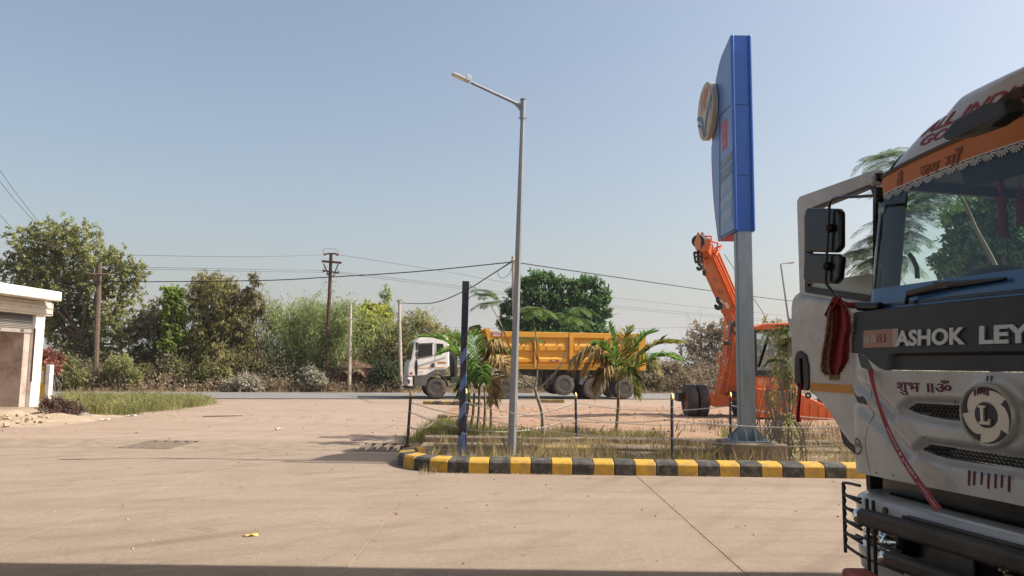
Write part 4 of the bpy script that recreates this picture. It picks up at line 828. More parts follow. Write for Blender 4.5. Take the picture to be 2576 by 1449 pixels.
m_glass = GLASS('windscreen_glass', (.66, .80, .76), .9, 0., .02)
m_int = M('cab_interior', (.05, .052, .055), .75, var=.15, scale=4)
m_int2 = M('cab_interior_grey', (.11, .12, .125), .8, var=.12, scale=4)
m_chr = M('chrome', (.7, .7, .68), .12, metal=1., var=.1)
m_maro = M('maroon_paint', (.13, .02, .045), .7, var=.3, scale=20)
m_mred = M('title_red', (.35, .03, .06), .6, var=.1)
WZ = [(.2, .03), (.95, .0), (1.68, .0), (2.086, .03), (2.10, .12), (2.95, .22), (3.15, .26)]
HZ = [(.2, 1.27), (1.9, 1.28), (2.09, 1.265), (2.10, 1.235), (3.15, 1.20)]
def pw(tab, z):
    if z <= tab[0][0]: return tab[0][1]
    for (a, p), (c, q) in zip(tab, tab[1:]):
        if z <= c: return lerp(p, q, (z - a) / (c - a))
    return tab[-1][1]
CR = .17
def SURF(a, z, off=0.):
    """front skin of the cab: a = distance across (signed), bends round the corner; off = outwards"""
    s = -1 if a < 0 else 1; a = abs(a); hw = pw(HZ, z); w0 = pw(WZ, z); A0 = hw - CR; bow = .035
    if a <= A0: t = a / A0; u = a; w = bow * t * t; nu, nw = 2 * bow * t / A0, -1.
    else:
        ph = (a - A0) / CR
        if ph < math.pi / 2: u = A0 + CR * math.sin(ph); w = bow + CR * (1 - math.cos(ph)); nu, nw = math.sin(ph), -math.cos(ph)
        else: u = hw; w = bow + CR + (ph - math.pi / 2) * CR; nu, nw = 1., 0.
    l = math.hypot(nu, nw); return Vector((s * (u + off * nu / l), w0 + w + off * nw / l, z))
def panel(name, a0, a1, z0f, z1f, mat, na=60, nz_=16, off=0., depth=None, parent=None, thick=0.):
    def f(i, j):
        a = lerp(a0, a1, i); z = lerp(z0f(a), z1f(a), j); return SURF(a, z, off - (depth(a, z) if depth else 0.))
    mb = MB().grid(f, na, nz_)
    o = mb.build(name, mat, parent or lt, smooth=45)
    if thick: md = o.modifiers.new('solid', 'SOLIDIFY'); md.thickness = thick; md.offset = 1
    return o
cst = lambda v: (lambda a: v)
# -- polygon distance for the pressed grille
def sdpoly(p, poly):
    x, y = p; d = 1e9; ins = False; n = len(poly)
    for i in range(n):
        ax, ay = poly[i]; bx, by = poly[i - 1]; ex, ey = bx - ax, by - ay; wx, wy = x - ax, y - ay
        t = max(0., min(1., (wx * ex + wy * ey) / (ex * ex + ey * ey))); d = min(d, (wx - ex * t) ** 2 + (wy - ey * t) ** 2)
        if (ay > y) != (by > y) and x < (bx - ax) * (y - ay) / (by - ay) + ax: ins = not ins
    return -math.sqrt(d) if ins else math.sqrt(d)
slot1 = [L(*p) for p in ((2266, 1029), (2285, 1014), (2437, 1021), (2440, 1062), (2365, 1056), (2298, 1042))]
slot2l = [L(*p) for p in ((2304, 1133), (2322, 1120), (2576, 1151), (2576, 1189), (2365, 1152))]
zt2 = (slot2l[1][1] + slot2l[2][1]) / 2; zb2 = (slot2l[3][1] + slot2l[4][1]) / 2
slot2 = [slot2l[0], (slot2l[1][0], zt2), (-slot2l[1][0], zt2), (-slot2l[0][0], slot2l[0][1]), (-slot2l[4][0], zb2), (slot2l[4][0], zb2)]
slot1m = [(-x, z) for x, z in slot1]
tr1 = bez([(-.78, 1.40), (-.98, 1.53), (-1.3, 1.66)], 4); tr2 = bez([(-.66, 1.17), (-.95, 1.36), (-1.4, 1.56)], 4)
def sdline(p, pts):
    d = 1e9
    for (ax, ay), (bx, by) in zip(pts, pts[1:]):
        ex, ey = bx - ax, by - ay; wx, wy = p[0] - ax, p[1] - ay; t = max(0., min(1., (wx * ex + wy * ey) / (ex * ex + ey * ey + 1e-12))); d = min(d, math.hypot(wx - ex * t, wy - ey * t))
    return d
def gdepth(a, z):
    p = (-abs(a), z); d = min(sdpoly(p, slot1), sdpoly(p, slot2)); h = .045 * smooth01(1 - (d + .0) / .055)
    h += .03 * smooth01(1 - sdline(p, tr1) / .06) + .03 * smooth01(1 - sdline(p, tr2) / .07)
    rr = math.hypot(p[0] + .0, z - 1.455); h -= .02 * smooth01((.24 - rr) / .05)
    return h
zbk = lambda a: 1.69 + .115 * smooth01((abs(a) - .82) / .3)       # lower edge of the black band
panel('grille_panel', -1.62, 1.62, lambda a: .985 + .02 * (1 - abs(a) / 1.6), lambda a: zbk(a) - .004, m_lw_, 200, 84, 0., gdepth)
m_hex = M('grille_mesh', (.016, .016, .017), .55)
def slotfill(poly, nm):
    MB().prism(poly, lambda u, z: SURF(u, z, -.040), lambda u, z: SURF(u, z, -.05)).build(nm, m_lg, lt)
    mb = MB(); xs_ = [p[0] for p in poly]; zs_ = [p[1] for p in poly]; cell = .03; j = 0; z = min(zs_)
    while z < max(zs_):
        x = min(xs_) + (cell / 2 if j % 2 else 0)
        while x < max(xs_):
            if sdpoly((x, z), poly) < -.006:
                for dx, dz in ((-.0135, .0), (.0, .0)):
                    p, q = ((x + dx, z - .004), (x + dx + .0135, z + .006)) if dx < 0 else ((x, z + .006), (x + .0135, z - .004))
                    A_, B_ = SURF(*p, -.03), SURF(*q, -.03); e = Vector((0, 0, .0035)); d = Vector((0, .012, 0)); mb.hexa([A_ - e, B_ - e, B_ + e, A_ + e], [A_ - e + d, B_ - e + d, B_ + e + d, A_ + e + d])
            x += cell
        z += cell * .62; j += 1
    o = mb.build(nm.replace('backing', 'mesh'), m_hex, lt); o['kind'] = 'stuff'
slotfill(slot1, 'grille_backing'); slotfill(slot1m, 'grille_backing'); slotfill(slot2, 'grille_backing')
for s_ in (-1, 1):      # dark slits at the corners
    for pts in (((1.02, 1.765), (1.10, 1.80), (1.22, 1.78), (1.06, 1.70), (.95, 1.68)), ((1.05, 1.50), (1.2, 1.56), (1.22, 1.54), (1.12, 1.465), (1.03, 1.455))):
        MB().prism([(s_ * x, z) for x, z in pts], lambda u, z: SURF(u, z, .004), lambda u, z: SURF(u, z, -.03)).build('corner_slit', m_lg, lt)
def bdepth(a, z): return .035 * smooth01((.80 - abs(a)) / .08) * smooth01((1.795 - z) / .018) - .0
panel('name_band', -1.48, 1.48, zbk, lambda a: 2.085 - .02 * smooth01((abs(a) - 1.1) / .3), m_lb, 120, 40, .012, bdepth, thick=.0)
panel('name_band_edge', -1.48, 1.48, lambda a: 2.085 - .02 * smooth01((abs(a) - 1.1) / .3), lambda a: 2.10 - .02 * smooth01((abs(a) - 1.1) / .3), m_lb, 100, 2, .006)
panel('cowl_panel', -1.40, 1.40, cst(2.10), cst(2.245), m_lblue, 80, 8, -.004)
panel('cowl_gap', -1.0, .95, cst(2.115), cst(2.135), m_lg, 40, 2, .004, lambda a, z: -.0)
# lettering on the band
def fit(name, txt, u0, u1, z0, z1, mat, off=.014, ext=.012, bold=.0, shear=0., fn=None, parent=None):
    vs, fs = text_geo(txt, 1., 0., bold, shear); X0 = min(v.x for v in vs); X1 = max(v.x for v in vs); Y0 = min(v.y for v in vs); Y1 = max(v.y for v in vs)
    fn = fn or SURF; n = len(vs); q = [(lerp(u0, u1, (v.x - X0) / (X1 - X0)), lerp(z0, z1, (v.y - Y0) / (Y1 - Y0))) for v in vs]
    V = [fn(a, z, off + ext) for a, z in q] + [fn(a, z, off) for a, z in q]; ed = {}
    for f in fs:
        for i in range(len(f)):
            e = (f[i], f[(i + 1) % len(f)]); 
            if (e[1], e[0]) in ed: del ed[(e[1], e[0])]
            else: ed[e] = 1
    F = list(fs) + [(a, a + n, b + n, b) for a, b in ed]
    return mesh_obj(name, V, F, mat, parent or lt)
m_let = M('letter_silver', (.55, .54, .52), .35, metal=.2, var=.05)
fit('lettering', 'ASHOK', L(2252, 873)[0], L(2432, 868)[0], 1.838, 1.938, m_let, bold=.035); fit('lettering', 'LEYLAND', L(2468, 865)[0], L(2468, 865)[0] + .80, 1.838, 1.938, m_let, bold=.035)
m_pk = M('number_pink', (.42, .22, .16), .6, var=.15, scale=9); pu0, pu1 = L(2178, 850, .05)[0], L(2240, 850)[0]
panel('number_sticker', pu0, pu1, cst(1.835), cst(1.952), m_pk, 10, 3, .016); panel('sticker_edge', pu1, pu1 + .05, cst(1.835), cst(1.952), M('sticker_cream', (.5, .42, .36), .6), 3, 3, .016)
fit('lettering', 'UK-06', pu0 + .012, pu0 + .13, 1.868, 1.918, m_let, .018, .001); fit('lettering', '11.5', pu0 + .15, pu0 + .225, 1.868, 1.92, m_maro, .018, .001)
for s_ in (-1, 1):
    sm = bez([(s_ * 1.02, 1.0), (s_ * 1.06, 1.2), (s_ * 1.0, 1.42), (s_ * 1.04, 1.66)], 8); MB().tube([SURF(a, z, -gdepth(a, z) + .0005) for a, z in sm], .0016, 4).build('panel_seam', m_int2, lt)
for px, py in ((2196, 1190), (2240, 1196), (2320, 1100), (2450, 1160), (2390, 1010)): a_, z_ = L(px, py); MB().lathe([(.001, .003), (.006, .002), (.007, -.002)], SURF(a_, z_, -gdepth(a_, z_)), (0, -1, 0), 10).build('panel_bolt', m_lb, lt)
# hand-painted marks
a0, z0 = L(2252, 992); a1, z1 = L(2406, 948)
fit('painted_words', 'शुभ ॥ॐ', -.735, -.30, 1.535, 1.635, m_maro, .003, .001, .012)
def dash(u0, z0, u1, z1, w, mat=m_maro, off=.004):
    d = Vector((u1 - u0, z1 - z0)); n_ = Vector((-d.y, d.x)).normalized() * w / 2; pts = [(u0 - n_.x * .6, z0 - n_.y * .6), (u0 + n_.x, z0 + n_.y), (u1 + n_.x * .8, z1 + n_.y * .8), (u1 - n_.x * .5, z1 - n_.y * .5)]
    MB().prism(pts, lambda u, z: SURF(u, z, off), lambda u, z: SURF(u, z, off - .003)).build('painted_stroke', mat, lt)
for k, px in enumerate((2438, 2451, 2470, 2487, 2505, 2521, 2539)):
    u, z = L(px, 1183 + 2.2 * k); dash(u, z, u - .008, z - .085 + .008 * (k % 3), .016)
for px in (2492, 2503): u, z = L(px, 945); dash(u, z, u - .006, z - .03, .01, off=.024)
# emblem
ER = .168; eu, ez = L(2500, 1044); eu += .0
def EM(x, y, off=0.): return Vector((eu + x * ER, -.045 - off, ez + y * ER))
def eprism(name, pts, mat, o0, o1): MB().prism(pts, lambda x, y: EM(x, y, o1), lambda x, y: EM(x, y, o0)).build(name, mat, lt)
circ = lambda r, n=40: [(r * math.cos(2 * math.pi * k / n), r * math.sin(2 * math.pi * k / n)) for k in range(n)]
m_em = M('emblem_metal', (.58, .55, .49), .38, metal=.35, var=.08); m_emd = M('emblem_dark', (.03, .026, .035), .5)
MB().lathe([(ER * 1.0, .04), (ER * 1.04, .0), (ER * 1.02, -.008), (ER * .96, -.016), (ER * .93, -.012), (ER * .92, .03)], EM(0, 0, 0) , (0, 1, 0), 44).build('emblem_ring', m_em, lt, smooth=40)
eprism('emblem_plate', circ(.945), m_em, -.02, .006); eprism('emblem_center', circ(.41), m_emd, .006, .010)
for k in range(5):
    t0 = rad(72 * k + 118); ar_ = [(.90 * math.cos(t0 - rad(a)), .90 * math.sin(t0 - rad(a))) for a in range(10, 79, 6)]; br_ = [(lerp(.66, .90, (a / 78) ** .6) * math.cos(t0 - rad(a + 14 * (1 - a / 78))), lerp(.66, .90, (a / 78) ** .6) * math.sin(t0 - rad(a + 14 * (1 - a / 78)))) for a in range(72, -1, -6)]
    eprism('emblem_vane', ar_ + br_, m_emd, .006, .009)
Lp = [(-.2, -.3), (.2, -.3), (.22, -.12), (.15, -.12), (.13, -.2), (-.02, -.2), (-.02, .22), (.06, .22), (.06, .3), (-.2, .3), (-.2, .22), (-.13, .22), (-.13, -.22), (-.2, -.22)]
eprism('emblem_letter', Lp, m_em, .010, .022)
for k in range(5): u, z = L(2472 + 8 * k, 974 + abs(k - 2) * 3); eprism('emblem_stroke', [((u - eu) / ER + dx, (z - ez) / ER + dz) for dx, dz in ((-.03, 0), (.03, 0), (.015, -.2), (-.035, -.2))], m_maro, .008, .011)
# sun-wheel sticker at the corner
su, szz = -1.15, L(2172, 1122, .1)[1]
for k in range(20):
    t = 2 * math.pi * k / 20; q = [(su + .048 * math.cos(t - .09), szz + .048 * math.sin(t - .09)), (su + .06 * math.cos(t), szz + .06 * math.sin(t)), (su + .048 * math.cos(t + .09), szz + .048 * math.sin(t + .09))]
    MB().prism(q, lambda u, z: SURF(u, z, .003), lambda u, z: SURF(u, z, .001)).build('sticker_ray', M('sticker_brown', (.25, .1, .06), .6), lt)
MB().add([SURF(su + r * math.cos(2 * math.pi * k / 24), szz + r * math.sin(2 * math.pi * k / 24), .003) for r in (.043, .048) for k in range(24)], [(k, (k + 1) % 24, 24 + (k + 1) % 24, 24 + k) for k in range(24)]).build('sticker_ring', MATS['sticker_brown'], lt)
fit('lettering', 'भाग्य', su - .036, su + .036, szz - .02, szz + .026, MATS['sticker_brown'], .002, .001)
# -- windscreen, band and lace
ZO = lambda a: 2.885 + .085 * (1 - min(1, (a / 1.3) ** 2)); ZT = lambda a: ZO(a) + .14 + .02 * (1 - min(1, (a / 1.3) ** 2))
panel('windscreen', -1.30, 1.30, cst(2.245), ZO, m_glass, 60, 14, -.006)
panel('orange_band', -1.33, 1.33, ZO, ZT, m_lor, 60, 4, -.004)
panel('band_hem', -1.33, 1.33, lambda a: ZO(a) - .004, lambda a: ZO(a) + .004, m_lw, 60, 2, -.001)
m_lace = M('lace_white', (.6, .62, .62), .7, var=.1, scale=10); u = -1.28
while u < 1.28:
    mb = MB()
    for k in range(7):
        t = rad(-160 + 140 * k / 6); z_ = ZO(u) - .004; r0, r1, w_ = .014, .056, .006
        d = (math.cos(t), math.sin(t)); n_ = (-d[1], d[0])
        q = [(u + d[0] * r0 - n_[0] * w_ * .4, z_ + d[1] * r0 - n_[1] * w_ * .4), (u + d[0] * r1 * .85 - n_[0] * w_, z_ + d[1] * r1 * .85 - n_[1] * w_), (u + d[0] * r1, z_ + d[1] * r1), (u + d[0] * r1 * .85 + n_[0] * w_, z_ + d[1] * r1 * .85 + n_[1] * w_), (u + d[0] * r0 + n_[0] * w_ * .4, z_ + d[1] * r0 + n_[1] * w_ * .4)]
        mb.add([SURF(x, z, .0) for x, z in q], [tuple(range(5))])
    mb.build('lace_fan', m_lace, lt); u += .092
m_bw = M('band_words', (.26, .07, .015), .6)
ju0, jz0 = L(2305, 440, .33); ju1, jz1 = L(2415, 375, .33)
fit('lettering', 'जय', L(2306, 430, .22)[0], L(2358, 410, .22)[0], 2.94, 3.02, m_bw, .0, .001, .02); fit('lettering', 'माँ', L(2370, 410, .22)[0], L(2415, 380, .22)[0], 2.95, 3.065, m_bw, .0, .001, .02)
gu, gz = L(2262, 445, .25)
for pts in ([(0, 0), (.03, .01), (.035, .04), (.02, .06), (-.02, .06), (-.035, .04), (-.03, .01)], [(-.02, .065), (.02, .065), (.03, .085), (0, .11), (-.03, .085)]):
    MB().prism([(gu + x * .8, gz - .06 + z) for x, z in pts], lambda u, z: SURF(u, z, .001), lambda u, z: SURF(u, z, -.002)).build('band_motif', m_bw, lt)
# -- roof
def roof(u, v):
    a = lerp(-1.34, 1.34, u); s = 1 if a >= 0 else -1; zt_ = ZT(a); e = SURF(a, zt_, -.002); t = v
    back = 2.05; w = lerp(e.y, back, t ** 2.0); edge = smooth01((1.27 - abs(e.x)) / .5) ** .8
    z = zt_ + (.03 + .36 * edge) * (1 - math.exp(-(w - e.y) / .15)) + .07 * smooth01((.72 - abs(e.x)) / .14) * smooth01((w - e.y - .03) / .2)
    return Vector((e.x * (1 - .02 * t), w, z))
panel_r = MB().grid(roof, 90, 40).build('roof', m_lw_, lt, smooth=60)
panel('roof_drip', -1.34, 1.34, lambda a: ZT(a) - .012, lambda a: ZT(a) + .014, M('roof_trim', (.08, .06, .05), .6), 60, 2, .006)
def RF(u, z, off=0.):      # point on the roof front near height z
    best = None; a = max(-1.3, min(1.3, u)) 
    for k in range(41):
        p = roof((a + 1.34) / 2.68, k / 40)
        if p.z >= z: break
    q = roof((a + 1.34) / 2.68, max(0, k - 1) / 40); t = 0 if abs(p.z - q.z) < 1e-6 else (z - q.z) / (p.z - q.z); r = q.lerp(p, max(0, min(1, t)))
    d = (p - q); nn = Vector((0, -d.z, d.y)).normalized() if d.length > 1e-6 else Vector((0, -1, 0)); return r + nn * off
fit('lettering', 'ALL INDIA', -.84, .0, 3.265, 3.355, m_mred, .004, .001, .02, .35, RF); fit('lettering', 'GOODS CARRIER', -.78, .45, 3.175, 3.245, m_mred, .004, .001, .02, .2, RF)
MB().tube([roof((-1.02 + 1.34) / 2.68, k / 12) + Vector((0, -.004, .004)) for k in range(13)], .006, 4).build('roof_seam', m_lb, lt)
cl_ = SURF(-1.24, 3.06, .05); MB().box(cl_, (.10, .10, .075), Matrix.Rotation(.5, 3, 'Z')).build('clearance_lamp', m_lw_, lt, bevel=.025); MB().box(cl_ + Vector((.06, -.04, .01)), (.03, .07, .06)).build('lamp_socket', m_lg, lt, bevel=.008)
# -- front view mirror above the band
mp_ = [L3(2363, 343, -.16), L3(2400, 300, -.16), L3(2470, 262, -.2), L3(2530, 250, -.22), L3(2538, 285, -.22), L3(2490, 320, -.2), L3(2420, 345, -.16), L3(2375, 353, -.16)]
fm = MB().add(mp_ + [p + Vector((0, .12, .015)) for p in mp_], [tuple(range(7, -1, -1)), tuple(range(8, 16))] + [(i, (i + 1) % 8, 8 + (i + 1) % 8, 8 + i) for i in range(8)]).build('front_mirror', m_lb, lt, bevel=.022, bseg=3)
MB().tube([L3(2515, 262, -.16), L3(2555, 240, -.12), L3(2590, 222, -.05), L3(2620, 190, .2), L3(2620, 170, .5)], .022, 8).build('mirror_arm', m_lb, lt, smooth=60)
MB().tube([L3(2525, 258, -.165), L3(2545, 246, -.14), L3(2572, 230, -.1)], [.028, .033, .03], 8).build('arm_wrapping', M('rag_brown', (.12, .085, .07), .95, var=.4, scale=20, bump=.8, bscale=40), lt, smooth=40)
# -- cab sides, back, floor, pillars
def sidep(s, name, w0, w1, z0, z1, mat=m_lw_, th=.04):
    def P_(w, z, o): return (s * (pw(HZ, z) - o), w + pw(WZ, z), z)
    zz = [z0, lerp(z0, z1, .5), z1]
    for i in (0, 1): MB().hexa([P_(w0, zz[i], 0), P_(w1, zz[i], 0), P_(w1, zz[i + 1], 0), P_(w0, zz[i + 1], 0)], [P_(w0, zz[i], th), P_(w1, zz[i], th), P_(w1, zz[i + 1], th), P_(w0, zz[i + 1], th)]).build(name, mat, lt)
sidep(-1, 'rear_quarter', 1.62, 2.0, 1.0, 3.1); sidep(-1, 'door_header', .26, 1.63, 2.99, 3.10, m_int2); sidep(-1, 'cab_sill', .2, 1.63, .75, 1.08, m_lb)
sidep(1, 'passenger_side', .2, 2.0, .98, 2.2); sidep(1, 'passenger_rear', 1.3, 2.0, 2.2, 3.1); sidep(1, 'passenger_header', .2, 1.31, 2.96, 3.1, m_int2); sidep(1, 'passenger_glass', .3, 1.3, 2.2, 2.96, m_glass, .008)
MB().box((0, 1.98, 2.05), (2.3, .06, 2.2)).build('cab_back_wall', m_int2, lt); MB().box((0, 1.1, 1.02), (2.4, 1.8, .08)).build('cab_floor', m_int, lt)
MB().box((0, 1.22, 3.07), (2.28, 1.5, .03)).build('headliner', m_int2, lt)
for s_ in (-1, 1):      # A-pillars seen through the glass
    pts = [(s_ * (pw(HZ, z) - .10), pw(WZ, z) + .20, z) for z in (2.1, 2.5, 2.9, 3.05)]; MB().tube(pts, .062, 8).build('inner_pillar', m_int2, lt, smooth=60)
for (za, zb_, a_) in ((2.16, 2.42, 1.315), (2.44, 2.74, 1.30)):
    for s_ in (-1, 1): panel('air_deflector', s_ * (a_ - .05), s_ * (a_ + .03), cst(za), cst(zb_), m_lg, 4, 6, .008)
panel('screen_sticker', -1.12, -1.04, cst(2.78), cst(2.82), M('sticker_grey', (.4, .44, .44), .6), 3, 2, .001)
def dashf(u, v):
    a = lerp(-1.12, 1.12, u); t = math.pi * v; hump = .20 * math.exp(-((a + .52) / .34) ** 2); h = 2.16 + hump
    return Vector((a, .62 - .36 * math.cos(t) * (1 if v < .5 else .9), 1.7 + (h - 1.7) * math.sin(t) ** .5))
MB().grid(dashf, 40, 16).build('dashboard', m_int, lt, smooth=60)
wc = Vector((-.52, .98, 2.30)); wn = Vector((0, -.62, .78)).normalized(); wa_ = Vector((1, 0, 0)); wb_ = wn.cross(wa_)
MB().tube([wc + (wa_ * math.cos(2 * math.pi * k / 28) + wb_ * math.sin(2 * math.pi * k / 28)) * .25 for k in range(29)], .018, 8, caps=False).build('steering_wheel', m_lg, lt, smooth=60)
for k in range(3): t = rad(90 + 120 * k); MB().tube([wc - wn * .03, wc + (wa_ * math.cos(t) + wb_ * math.sin(t)) * .24], .016, 6).build('wheel_spoke', m_lg, lt)
MB().box((-.55, 1.55, 1.55), (.55, .5, .5)).build('driver_seat', m_int2, lt, bevel=.06); MB().box((-.55, 1.80, 2.0), (.5, .14, .75)).build('seat_back', m_int2, lt, bevel=.05)
MB().tube([L3(2287, 640, .5), L3(2296, 650, .5), L3(2306, 672, .5), L3(2308, 700, .5)], .016, 6).build('grab_handle', m_int, lt, smooth=60)
MB().box((0.2, .42, 2.92), (1.5, .02, .16), Matrix.Rotation(rad(20), 3, 'X')).build('sun_visor', m_int, lt, bevel=.008); pv_ = L3(2545, 405, .5); MB().box(pv_, (.12, .006, .08)).build('visor_paper', M('paper_green', (.3, .38, .36), .7), lt)
m_tas = M('tassel_red', (.42, .02, .02), .7, var=.2, scale=20)
for px, y0, y1 in ((2517, 440, 600), (2566, 470, 568)):
    t0 = L3(px, y0, .46); t1 = L3(px - 2, y1, .46); H_ = t0.z - t1.z; mb = MB()
    mb.lathe([(.001, 0), (.012, -.03 * H_ / .4), (.02, -.09 * H_ / .4), (.008, -.14 * H_ / .4)], t0, (0, 0, 1), 10); mb.build('tassel_tip', m_tas, lt, smooth=50)
    MB().lathe([(.02, -.13 * H_ / .4), (.036, -.14 * H_ / .4), (.034, -.17 * H_ / .4), (.024, -.19 * H_ / .4), (.03, -.3 * H_ / .4), (.024, -.36 * H_ / .4), (.038, -H_), (.001, -H_ * 1.0)], t0, (0, 0, 1), 10).build('tassel_body', m_tas, lt, smooth=40); MB().cyl(t0, t0 + Vector((0, 0, .25)), .002, n=4).build('tassel_string', m_tas, lt)
# wiper
w0, w1, w2, w3 = L3(2278, 765, .10), L3(2284, 738, .10), L3(2370, 717, .10), L3(2522, 700, .11)
MB().tube([w0, w1], .014, 6).build('wiper_pivot', m_lg, lt); MB().tube([w1, w2, w3], [.02, .02, .007], 6).build('wiper_arm', m_lg, lt); MB().tube([w1 + Vector((-.01, .0, -.02)), w2 + Vector((0, .0, -.022)), w3 + Vector((.02, .0, -.005))], .012, 5).build('wiper_blade', m_lg, lt); MB().box(w2, (.12, .03, .045), Matrix.Rotation(.08, 3, 'Y')).build('wiper_joint', m_lg, lt, bevel=.008)
# -- bumper and guard
BH = lambda z: 1.27
def BS(a, z, off=0.):
    s = -1 if a < 0 else 1; a = abs(a); hw = 1.26; r = .3; A0 = hw - r; bow = .05
    if a <= A0: t = a / A0; u, w, nu, nw = a, bow * t * t, 2 * bow * t / A0, -1.
    else:
        ph = min((a - A0) / r, math.pi / 2 + 2)
        if ph < math.pi / 2: u, w, nu, nw = A0 + r * math.sin(ph), bow + r * (1 - math.cos(ph)), math.sin(ph), -math.cos(ph)
        else: u, w, nu, nw = hw, bow + r + (ph - math.pi / 2) * r, 1., 0.
    l = math.hypot(nu, nw); return Vector((s * (u + off * nu / l), -.10 + w + off * nw / l, z))
def bpanel(name, a0, a1, prof, mat, na=70):
    def f(i, j):
        k = j * (len(prof) - 1); q = min(int(k), len(prof) - 2); t = k - q; o = lerp(prof[q][0], prof[q + 1][0], t); z = lerp(prof[q][1], prof[q + 1][1], t); return BS(lerp(a0, a1, i), z, o)
    return MB().grid(f, na, (len(prof) - 1) * 2).build(name, mat, lt, smooth=50)
bpanel('bumper_lip', -1.75, 1.75, [(-.12, .70), (-.02, .705), (.0, .73), (.004, .80), (-.01, .845), (-.05, .87), (-.12, .875), (-.2, .87)], m_lw_)
bpanel('bumper_core', -1.7, 1.7, [(-.06, .40), (-.06, .72)], m_lg)
bpanel('bumper_skirt', -1.75, 1.75, [(-.08, .545), (-.01, .54), (.0, .515), (-.015, .40), (-.08, .32), (-.2, .30)], m_lw_)
panel('gap_back', -1.4, 1.4, cst(.7), cst(1.05), m_lg, 30, 2, -.16)
bo = BS(-.78, .81, .004); MB().lathe([(.026, -.004), (.026, .003), (.02, .004)], bo, (-.15, -1, 0), 14).build('tow_cap', m_lb, lt)
m_gd = M('guard_steel', (.055, .045, .038), .5, metal=.2, var=.4, scale=5, bump=.2, dirt=((.15, .11, .08), .5, 4))
def gbar(name, z0, z1, a0, wo, lines):
    u0 = a0; 
    MB().box((.0 + (u0 + 1.35) / 2 + .0, wo, (z0 + z1) / 2), (1.35 - u0, .09, z1 - z0)).build(name, m_gd, lt, bevel=.025, bseg=3)
    for k in range(lines): MB().box(((u0 + .25 + 1.3) / 2, wo + .08 + .035 * k, z1 - .01 - .002 * k), (1.05 - u0, .02, .03)).build(name + '_rib', m_gd, lt, bevel=.006)
    MB().ball((u0 - .005, wo, (z0 + z1) / 2), .05, 12, (1.0, .95, (z1 - z0) / .1 * 1.05)).build('chrome_cap', m_chr, lt, smooth=80)
gbar('guard_bar', .745, .845, L(2160, 1272, -.28)[0] + .02, -.28, 2); gbar('guard_bar', .555, .645, L(2225, 1362, -.28)[0] + .02, -.28, 0)
for s_ in (-1, 1):
    ax = s_ * 1.12
    for dx in (0., .055): p = L(2180, 1243, -.24); u_ = s_ * (abs(p[0]) - dx); MB().tube([(u_, -.24, .46), (u_, -.24, .90)], .011, 6).build('guard_rod', m_lb, lt)
    uo = s_ * (abs(L(2124, 1300, -.16)[0])); ui = s_ * (abs(uo) - .22); MB().tube([(uo, -.16, .50), (uo, -.16, .945)], .011, 6).build('guard_rod', m_lb, lt)
    for k in range(5):
        z_ = .56 + .082 * k; pts = bez([(ui, z_ - .03), (uo * .94 + ui * .06, z_ - .012), (uo * .985, z_ + .028), (uo * .94 + ui * .06, z_ + .06), (ui, z_ + .075)], 5)
        MB().tube([(x, -.16 - .05 * (1 - (abs(x) - abs(ui)) / (abs(uo) - abs(ui))), z) for x, z in pts], .010, 6).build('guard_scroll', m_lb, lt, smooth=60)
    for z_ in (.5, .62, .74): MB().tube([BS(s_ * 1.0, z_, .06), BS(s_ * .8, z_, .08), BS(s_ * .55, z_, .07)], .008, 5).build('lamp_guard', m_lb, lt)
    hl = BS(s_ * .80, .635, -.03); MB().box(hl, (.36, .10, .15), Matrix.Rotation(s_ * .12, 3, 'Z')).build('headlamp_housing', m_lg, lt, bevel=.02)
    MB().lathe([(.001, -.05), (.07, -.02), (.085, .03)], hl + Vector((s_ * -.06, -.07, 0)), (0, 1, 0), 18).build('headlamp', m_chr, lt, smooth=60); MB().lathe([(.001, -.04), (.045, -.02), (.055, .03)], hl + Vector((s_ * .10, -.055, .01)), (0, 1, 0), 16).build('headlamp', m_chr, lt, smooth=60)
m_led = M('lamp_clear', (.75, .75, .72), .15, metal=.5)
for px, py in ((2311, 1348), (2522, 1420)):
    c = L3(px, py, -.20); MB().lathe([(.001, -.02), (.02, -.014), (.026, .01)], c, (0, 1, 0), 16).build('spot_lamp', m_led, lt, smooth=50); MB().lathe([(.027, -.004), (.033, .004), (.027, .01)], c, (0, 1, 0), 16).build('lamp_bezel', m_lb, lt, smooth=50)
    for k in range(8): t = rad(45 * k + 12); MB().box(c + Vector((.032 * math.cos(t), .0, .036 * math.sin(t))), (.010, .006, .012), Matrix.Rotation(-t, 3, 'Y')).build('bezel_tooth', m_led, lt)
MB().box((-.28, -.07, .6), (.3, .02, .16)).build('dull_plate', M('plate_dull', (.1, .09, .08), .6, var=.3), lt, bevel=.01)
MB().box((.25, -.08, .6), (.36, .03, .12)).build('number_plate', M('plate_y', (.5, .33, .05), .6), lt, bevel=.006)
